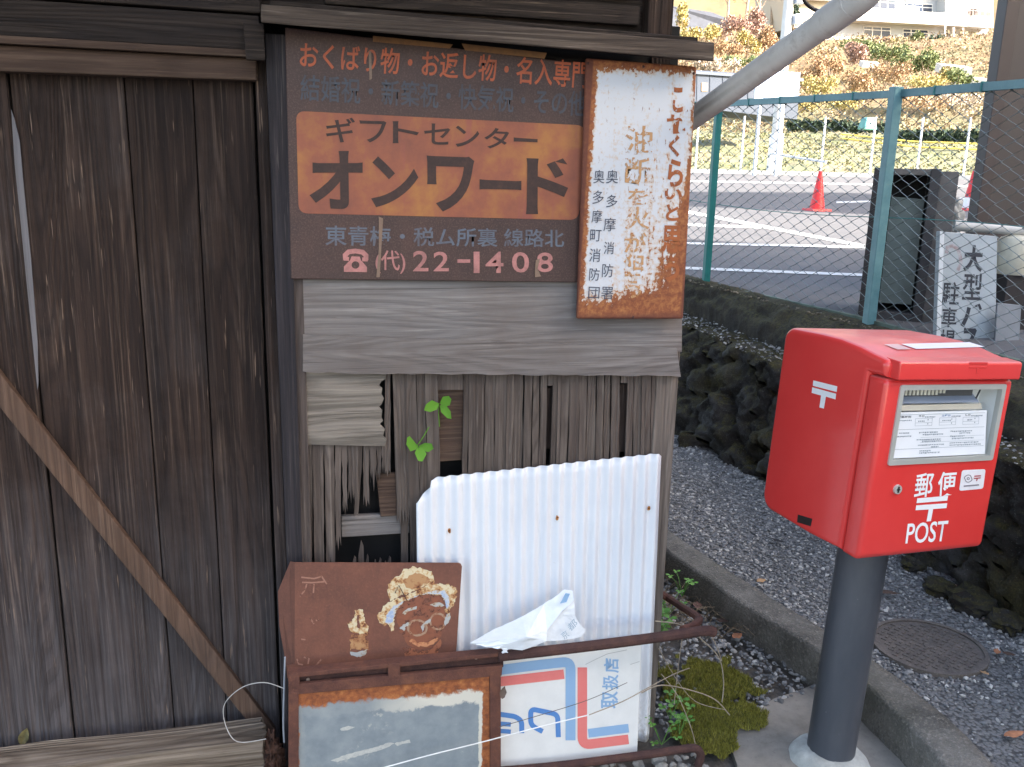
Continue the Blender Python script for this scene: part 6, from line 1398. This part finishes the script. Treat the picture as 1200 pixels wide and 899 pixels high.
# ---- white house on the hill
yh = 76.0
ho = thing('white_house', 'white two-storey house with a long balcony on the hill, top right', 'house', aty(1080, 54, yh))
M_HW = plain('white_house_wall', hx(178, 182, 186), .8, var=.04, vscale=.5); M_HG = plain('house_glass', hx(52, 64, 84), .15, var=.3, vscale=.6); M_HF = plain('house_white_frame', hx(222, 222, 220), .5); M_HB = plain('house_balcony', hx(178, 178, 172), .7, var=.05)
def hq(x0, y0_, x1, y1, d=0.0, sl_=.055): return [aty(x0, y0_ + (x0 - 1060) * sl_, yh + d), aty(x1, y0_ + (x1 - 1060) * sl_, yh + d), aty(x1, y1 + (x1 - 1060) * sl_, yh + d), aty(x0, y1 + (x0 - 1060) * sl_, yh + d)]
def hslab(name, q, th, m, par=None): bm = NB(); slab(bm, q, (0, th, 0)); return part(name, bm, m, par or ho)
hslab('wall', hq(962, -48, 1108, 60), 8, M_HW); hslab('wall', hq(1108, -48, 1164, 27, -1.2), 8.5, M_HW); hslab('wall', hq(1108, 27.2, 1158, 60, .2), 6, plain('lower_wall_grey', hx(176, 178, 180), .8, var=.05, vscale=.6))
hslab('roof', hq(955, -56, 1170, -48, -1.6), 11, plain('house_roof', hx(120, 116, 116), .6))
hslab('balcony', hq(1000, 21.5, 1108, 27, -1.5), 1.49, M_HB)
rl = hslab('balcony_wall', hq(1000, 11.5, 1060, 21.3, -1.5), .12, M_HF); hslab('balcony_wall', hq(1079, 12.5, 1107.5, 21.3, -1.5), .08, M_HB); hslab('balcony_panel', hq(1061, 6.5, 1077, 21.3, -1.52), .08, M_HF)
def hwin(x0, y0_, x1, y1, n, d=-.05, shade=None):
    w_ = hslab('window', hq(x0, y0_, x1, y1, d), .12, M_HF)
    for k in range(n):
        a = x0 + .9 + (x1 - x0 - .9) * k / n; b = x0 + (x1 - x0) * (k + 1) / n - .9
        for ya, yb in ((y0_ + 1, y0_ + (y1 - y0_) * .28), (y0_ + (y1 - y0_) * .36, y1 - .8)): hslab('pane', hq(a, ya, b, yb, d - .02), .02, shade or M_HG, w_)
hwin(1012, 33, 1044, 46, 3); hwin(1058, 33.5, 1088, 47, 3); hwin(1022, 0, 1050, 12, 3); hwin(1059, 3, 1093, 17, 3)
hwin(1133.5, 5, 1148, 14.5, 2, -1.26, plain('brown_blind', hx(72, 54, 52), .5)); hwin(1148.5, 5, 1162, 14.5, 2, -1.26, plain('brown_blind_two', hx(72, 54, 52), .5))
hslab('door', hq(1104, 36, 1111, 48, -.04 + .2), .05, plain('house_door', hx(52, 60, 68), .5)); hslab('downpipe', hq(1062, -40, 1063, 12, -.12), .08, M_HF); hslab('downpipe', hq(1107, 12, 1108.5, 56, -1.55), .1, M_HF); hslab('corner_post', hq(1117, 28, 1119, 52, -1.0), .15, M_HF); hslab('corner_post', hq(1128, 28, 1130, 52, -1.0), .15, M_HF)
for x, y_, k_ in ((1034, 52, 'red'), (1022, 53, 'pale'), (1077, 47, 'green'), (1096, 48, 'dark'), (1100, 57, 'yellow'), (1052, 53, 'yellow'), (1135, 58, 'pale'), (1070, 56, 'orange')):
    shrub(x, y_, 87, 13, 15, k_, {1034: 'reddish garden bush under the lower left window of the house', 1022: 'pale garden bush left of the reddish bush at the house', 1077: 'green garden bush before the lower right window', 1096: 'dark clipped garden bush left of the house door', 1100: 'yellow garden bush under the house door', 1052: 'yellow garden bush between the two lower windows', 1135: 'pale garden bush at the right end of the house', 1070: 'orange garden bush under the lower right window'}[x], 'garden bush', 'garden_bush', 300, 5)
# beige house at the left and bare trees
bh = thing('beige_house', 'beige house half hidden behind the drainpipe, right of the utility pole', 'house', far(950, 32, 88)); yb_ = far(950, 20, 88).y
bm = NB(); slab(bm, [aty(924, -20, yb_), aty(982, -20, yb_), aty(982, 36, yb_), aty(930, 32, yb_)], (0, 6, 0)); part('wall', bm, plain('beige_wall', hx(206, 196, 178), .8, var=.05, vscale=.6), bh)
bm = NB(); slab(bm, [aty(918, -26, yb_ - .8), aty(990, -26, yb_ - .8), aty(990, 1, yb_ - .8), aty(918, -1, yb_ - .8)], (0, .3, .0)); part('roof', bm, plain('beige_roof', hx(150, 146, 142), .7), bh)
bm = NB(); slab(bm, [aty(934, 23, yb_ - .05), aty(950, 24, yb_ - .05), aty(950, 27, yb_ - .05), aty(934, 26, yb_ - .05)], (0, .04, 0)); part('trim', bm, plain('beige_trim', hx(120, 112, 104), .7), bh)
shrub(931, 18, 84, 12, 20, 'dark', 'dark green bush right beside the concrete utility pole top', 'bush', 'dark_bush', 420, 3)
def bare_tree(px, r, h, label, seed, kind='pale'):
    b_ = far(px, 30, r); b_.z = gz(b_) - .2; o = thing('bare_tree', label, 'tree', b_, 'thin trees on the slope'); rnd = random.Random(seed)
    bm = NB(); top = b_ + Vector((rnd.uniform(-.3, .3), 0, h)); tube(bm, [b_, b_.lerp(top, .5) + Vector((rnd.uniform(-.15, .15), 0, 0)), top], [.14, .1, .03], 8); part('trunk', bm, plain('pale_bark', hx(170, 154, 136), .9, var=.2), o)
    bm = NB(); cb_ = NB()
    for k in range(16):
        s_ = b_.lerp(top, rnd.uniform(.3, .98)); e_ = s_ + Vector((rnd.uniform(-1.5, 1.5), rnd.uniform(-1, 1), rnd.uniform(.4, 1.8))); tube(bm, [s_, s_.lerp(e_, .5) + Vector((0, 0, -.1)), e_], [.04, .03, .012], 5); clump(cb_, e_, (.5, .5, .5), 26, .12, rnd.random() * 50)
    part('branches', bm, plain('pale_branch', hx(160, 140, 122), .9), o); part('crown', cb_, LM[kind], o)
bare_tree(852, 84, 10, 'thin bare tree above the right end of the grey retaining wall', 1, 'green'); bare_tree(872, 86, 11, 'thin bare tree with pale twigs, midway from grey wall to utility pole', 2); bare_tree(889, 83, 10, 'thin bare tree just left of the utility pole top', 3, 'pale'); bare_tree(904, 90, 11, 'thin green-leaved tree behind the utility pole top', 4, 'green'); bare_tree(1186, 96, 9, 'thin green tree right of the white house, by the brown gate wall', 6, 'green')

# ================================================================== DRAINPIPE
g = G('weathered_grey_pipe'); v = g.co(); a = g.noise(v, 6, 6, .65); b = g.noise(g.co((.25, 1, 1)), 30, 4, .7); k = g.ramp(a, [(.3, hx(196, 192, 188)), (.6, hx(216, 214, 212)), (.75, hx(226, 224, 222))]); k = g.mix(g.math('MULTIPLY', g.ramp(b, [(.55, 0.0), (.72, 1.0)]), .35), k, hx(130, 118, 108)); g.color(k); g.rough(.5); M_DP = g.m
dp = thing('drainpipe', 'thick pale grey drainpipe slanting up to the right from the shed eave corner', 'drainpipe', (1.0, 2.0, 1.9))
p0_, p1_ = aty(790, 154.5, 2.45), aty(992, 9.5, 1.78); dd = (p1_ - p0_).normalized()
bm = NB(); tube(bm, [Vector((.945, 2.66, p0_.z - .10)), Vector((.985, 2.53, p0_.z - .055)), p0_, p1_], .0290, 32); auto_smooth(part('pipe', bm, M_DP, dp))
bm = NB(); tube(bm, [p1_ - dd * .075, p1_ + dd * .02], .0320, 32); auto_smooth(part('joint_collar', bm, M_DP, dp))
bm = NB(); tube(bm, smooth_path([p1_ - dd * .01, p1_ + dd * .05, p1_ + dd * .09 + Vector((0, 0, .02)), p1_ + dd * .115 + Vector((0, 0, .08)), p1_ + dd * .12 + Vector((0, 0, .2)), p1_ + dd * .12 + Vector((0, 0, .66))], 8), .0305, 28); auto_smooth(part('elbow', bm, M_DP, dp))
dn = (-fw * 0 + (EYEP - p0_)).normalized(); sl0 = p0_ + dd * .075; upn = dd.cross(dn).normalized(); upn = upn if upn.z > 0 else -upn
bm = NB(); slab(bm, [sl0 + upn * .0293 - dd * .06 + dn * .02, sl0 + upn * .0293 + dd * .075 + dn * .018, sl0 + upn * .020 + dd * .03 + dn * .025, sl0 + upn * .015 - dd * .06 + dn * .027], -dn * .004); part('pipe_slot', bm, M_DARK, dp)
bm = NB(); tube(bm, smooth_path([aty(938, -10, 2.6), aty(944, 3, 2.6), aty(956, 12, 2.6), aty(972, 14, 2.55), aty(990, 8, 2.3)], 6), .006, 8); tag(obj('black_cable', bm, plain('cable_black', hx(34, 30, 34), .5)), 'thin black cable curving behind the top of the drainpipe', 'cable')

# ================================================================== MOSS, WEEDS, DRY STEMS, LEAVES
g = leafmat('moss_green', [hx(98, 96, 40), hx(130, 126, 54), hx(160, 154, 78)])
bm = NB(); bb = NB(); rnd = random.Random(9)
def in_moss(x, y):
    e = min(KIs, key=lambda p: abs(p.y - y)).x
    n_ = noise.noise(Vector((x * 11, y * 8, 0))) + .6 * noise.noise(Vector((x * 30, y * 26, 5)))
    a = ((x - 1.285) / .15) ** 2 + ((y - 2.40) / .20) ** 2; b = ((x - 1.16) / .10) ** 2 + ((y - 2.14) / .11) ** 2; c = ((x - 1.25) / .16) ** 2 + ((y - 2.28) / .13) ** 2
    return min(a, b, c) + n_ * 1.0 < .85 and x < e - .06
def mossz(x, y): return .006 + .014 * max(0, noise.noise(Vector((x * 14, y * 14, 3))) + .5) + .01 * noise.noise(Vector((x * 40, y * 40, 1)))
cnt = 0
while cnt < 17000:
    x, y = rnd.uniform(1.03, 1.48), rnd.uniform(2.0, 2.66)
    if not in_moss(x, y): continue
    cnt += 1; z = mossz(x, y); h = rnd.uniform(.005, .013); a = rnd.uniform(0, 6.28); lx, ly = rnd.uniform(-.007, .007), rnd.uniform(-.007, .007); w_ = .0016
    bm.faces.new([bm.verts.new((x - w_ * math.cos(a), y - w_ * math.sin(a), z - .003)), bm.verts.new((x + w_ * math.cos(a), y + w_ * math.sin(a), z - .003)), bm.verts.new((x + lx, y + ly, z + h))])
o = obj('moss', bm, g); o['kind'] = 'stuff'
N_ = 60; V_ = {}
for i in range(N_):
    for j in range(N_):
        x, y = 1.03 + .45 * i / N_, 2.0 + .66 * j / N_
        if in_moss(x, y): V_[i, j] = bb.verts.new((x, y, mossz(x, y)))
for (i, j), v in V_.items():
    if all(k in V_ for k in ((i + 1, j), (i + 1, j + 1), (i, j + 1))): bb.faces.new([v, V_[i + 1, j], V_[i + 1, j + 1], V_[i, j + 1]])
o = obj('moss_bed', bb, plain('moss_bed_green', hx(92, 88, 42), 1.0, var=.35, vscale=40, bump=.8, bscale=160), smooth=True); o['kind'] = 'stuff'
M_DRY = plain('dry_stem', hx(156, 142, 124), .9, var=.2, vscale=30)
def stem(pts, r=.0016, label='', m=M_DRY, y0=None):
    bm = NB(); tube(bm, smooth_path([aty(p[0], p[1], p[2]) for p in pts], 6), r, 5); tag(obj('dry_twig', bm, m), label, 'twig', 'dry twigs beside the panel post')
stem([(768, 728, 2.08), (800, 733, 2.1), (825, 752, 2.12), (843, 772, 2.14), (848, 800, 2.15), (846, 823, 2.15)], .0018, 'long dry twig arching from the rail end down to the moss')
stem([(752, 812, 2.02), (775, 803, 2.06), (810, 809, 2.1), (838, 820, 2.12), (855, 838, 2.14)], .0018, 'pale dry twig running level above the moss to the right')
stem([(690, 838, 1.995), (730, 822, 2.0), (765, 803, 2.03), (790, 790, 2.1), (808, 783, 2.15)], .0015, 'dry twig crossing the emblem sign up to the post')
stem([(775, 790, 2.15), (792, 812, 2.13), (803, 835, 2.11), (812, 860, 2.1), (816, 880, 2.08)], .0013, 'thin dry twig bending down to the lower tube end')
stem([(800, 745, 2.2), (795, 780, 2.17), (790, 825, 2.13)], .0012, 'thin upright dry twig in front of the green weeds')
stem([(815, 728, 2.12), (835, 748, 2.12), (846, 775, 2.14)], .0012, 'short dry twig starting at the bent tube end')
stem([(772, 760, 2.2), (792, 795, 2.2), (815, 822, 2.2), (850, 832, 2.2)], .0011, 'fine dry twig lying over the upper moss')
stem([(585, 852, 2.0), (640, 836, 2.0), (690, 820, 2.01), (735, 800, 2.05)], .0009, 'fine dark tendril across the emblem sign', plain('dark_tendril', hx(92, 84, 78), .9))
for i in range(26):      # brown grass tuft on the kerb side
    x, y = rnd.uniform(1.3, 1.5), rnd.uniform(2.7, 3.05)
bm = NB()
for i in range(170):
    x, y = rnd.uniform(1.22, 1.56), rnd.uniform(2.66, 3.15); a = rnd.uniform(0, 6.28); l = rnd.uniform(.04, .13); tube(bm, [Vector((x, y, 0)), Vector((x + math.cos(a) * l * .5, y + math.sin(a) * l * .4, l * .5)), Vector((x + math.cos(a) * l, y + math.sin(a) * l * .8, l * rnd.uniform(.1, .6)))], .0011, 3, cap=False)
o = obj('dry_grass', bm, plain('dry_grass_straw', hx(128, 112, 92), .9, var=.35, vscale=60)); o['kind'] = 'stuff'
M_WEED = leafmat('weed_green', [hx(62, 104, 44), hx(84, 132, 56), hx(120, 160, 90)])
def weed(px, py, y_, n, sz, label, seed):
    rnd = random.Random(seed); c_ = aty(px, py, y_); c_.z = max(c_.z - .03, 0); o = thing('leafy_weed', label, 'weed', c_, 'green weeds at the foot of the panel post')
    sb_ = NB()
    for k in range(n):
        e_ = c_ + Vector((rnd.uniform(-.05, .05), rnd.uniform(-.04, .04), rnd.uniform(.01, .09)))
        tube(sb_, [c_, c_.lerp(e_, .6) + Vector((0, 0, .012)), e_], .0011, 4, cap=False)
        bm = NB()
        for q in range(3):
            a = q * 2.09 + rnd.uniform(-.3, .3); d = Vector((math.cos(a), math.sin(a), rnd.uniform(-.1, .3))); s_ = Vector((-math.sin(a), math.cos(a), 0)); L2 = sz * rnd.uniform(.7, 1.2)
            v = [bm.verts.new(e_), bm.verts.new(e_ + d * L2 * .5 + s_ * L2 * .38), bm.verts.new(e_ + d * L2 * .95 + s_ * L2 * .2), bm.verts.new(e_ + d * L2 * .85 - Vector((0, 0, .002))), bm.verts.new(e_ + d * L2 * .95 - s_ * L2 * .2), bm.verts.new(e_ + d * L2 * .5 - s_ * L2 * .38)]; bm.faces.new(v)
        part('leaf', bm, M_WEED, o)
    part('stem', sb_, M_WEED, o)
weed(776, 862, 2.10, 7, .017, 'bright green leafy weed at the very foot of the grey panel post', 1); weed(797, 850, 2.12, 5, .018, 'green leafy weed right of the foot weed, beside the moss', 2); weed(786, 832, 2.18, 5, .021, 'pale green leafy weed behind, higher beside the panel post', 3)
weed(783, 712, 2.55, 9, .022, 'dark green weed behind the panel post near the kerb', 4); weed(775, 735, 2.45, 9, .026, 'dark green weed behind the panel post above the bent tube', 5); weed(800, 690, 2.75, 6, .018, 'small green weed by the kerb above the bent tube', 6)
def gleaf(px, py, z, ln, wd, rot, m, label, tilt=0.0):
    c_ = atz(px, py, z); bm = leaf_bm(c_ + Vector((0, 0, .006)), ln, wd, rot, .35, Matrix.Rotation(tilt, 4, 'X')); bmesh.ops.solidify(bm, geom=list(bm.faces), thickness=.0004); tag(obj('dry_leaf', bm, m, smooth=True), label, 'leaf', 'dry leaves on the ground')
M_L1 = plain('orange_brown_leaf', hx(178, 118, 84), .8, var=.25, vscale=60); M_L2 = plain('dark_brown_leaf', hx(92, 70, 58), .85, var=.3, vscale=60); M_L3 = plain('tan_leaf', hx(176, 138, 100), .8, var=.2, vscale=60)
gleaf(1188, 864, .115, .075, .030, .1, M_L1, 'large orange brown dry leaf near the lower right corner'); gleaf(1168, 766, .115, .04, .024, .8, M_L1, 'orange brown dry leaf right of the manhole cover'); gleaf(1153, 791, .115, .028, .02, 2.0, M_L3, 'small tan dry leaf at the manhole rim'); gleaf(1182, 769, .115, .04, .022, -.5, M_L2, 'dark dry leaf right of the manhole cover')
gleaf(1040, 697, .115, .085, .03, -.5, M_L2, 'large dark brown dry leaf right of the pole'); gleaf(892, 683, .13, .045, .03, .3, M_L3, 'tan dry leaf at the kerb edge'); gleaf(912, 636, .115, .07, .02, -.8, plain('black_leaf', hx(40, 36, 36), .8), 'blackish dry leaf on the gravel left of the mailbox'); gleaf(864, 748, .012, .055, .035, .5, M_L1, 'orange dry leaf between moss and kerb'); gleaf(817, 712, .012, .06, .04, 1.2, plain('pinkish_leaf', hx(150, 108, 92), .8, var=.3, vscale=50), 'pinkish brown dry leaf by the bent tube'); gleaf(846, 730, .012, .05, .03, -.3, M_L2, 'dark dry leaf among the stones by the kerb'); gleaf(1075, 663, .115, .05, .03, .9, M_L3, 'tan dry leaf at the foot of the stone wall under the mailbox'); gleaf(945, 787, .012, .03, .02, .2, M_L3, 'tiny tan dry leaf where kerb and pad meet')
bm = leaf_bm(aty(29, 862, 2.25), .05, .028, 0, .3, Matrix.Rotation(-1.2, 4, 'Y') @ Matrix.Rotation(1.4, 4, 'X')); tag(obj('withered_leaf', bm, plain('half_green_leaf', hx(104, 96, 62), .8, var=.5, vscale=40)), 'half green withered leaf stuck on the lower left of the plank door', 'leaf')

# ================================================================== UNSEEN HOUSES ADDED TO BLOCK THE SUN (out of the picture; they shade foreground and lot)
M_PLA = plain('plaster_wall', hx(196, 190, 178), .85, var=.06, vscale=1.0); M_TIL = plain('roof_tiles', hx(84, 88, 94), .5, var=.1, vscale=3)
def unseen_shade_house(x0, x1, y0_, y1, h, label):
    o = thing('unseen_shade_house', label, 'house', ((x0 + x1) / 2, (y0_ + y1) / 2, 0), 'unseen houses added for their shade')
    bm = NB(); box(bm, (x0, y0_, -.01), (x1, y1, h)); part('wall', bm, M_PLA, o)
    bm = NB(); box(bm, (x0 - .3, y0_ - .3, h), (x1 + .3, y1 + .3, h + .25), .02); box(bm, (x0 + .3, y0_ + .3, h + .25), (x1 - .3, y1 - .3, h + .5), .02); part('roof', bm, M_TIL, o)
    for fl_ in range(int(h // 3)):
        n = max(1, int((x1 - x0) // 2.6))
        for k in range(n):
            xc = x0 + (x1 - x0) * (k + .5) / n; z = 1.0 + 2.9 * fl_; bm = NB(); box(bm, (xc - .7, y1 + .002, z), (xc + .7, y1 + .06, z + 1.2)); w_ = part('window', bm, M_HF, o)
            bm = NB(); box(bm, (xc - .62, y1 + .061, z + .08), (xc + .62, y1 + .07, z + 1.12)); part('pane', bm, M_HG, w_)
unseen_shade_house(3.4, 10.6, -9.0, -3.2, 6.4, 'unseen plastered house behind the viewer, added to shade the shed and mailbox')
unseen_shade_house(12.2, 14.3, -12.0, -.35, 8.4, 'unseen narrow plastered house, added to shade the fence and near lot')
unseen_shade_house(20.5, 26.0, 1.0, 4.6, 10.8, 'unseen tall plastered house furthest out, added to cast a shade band on the lot')
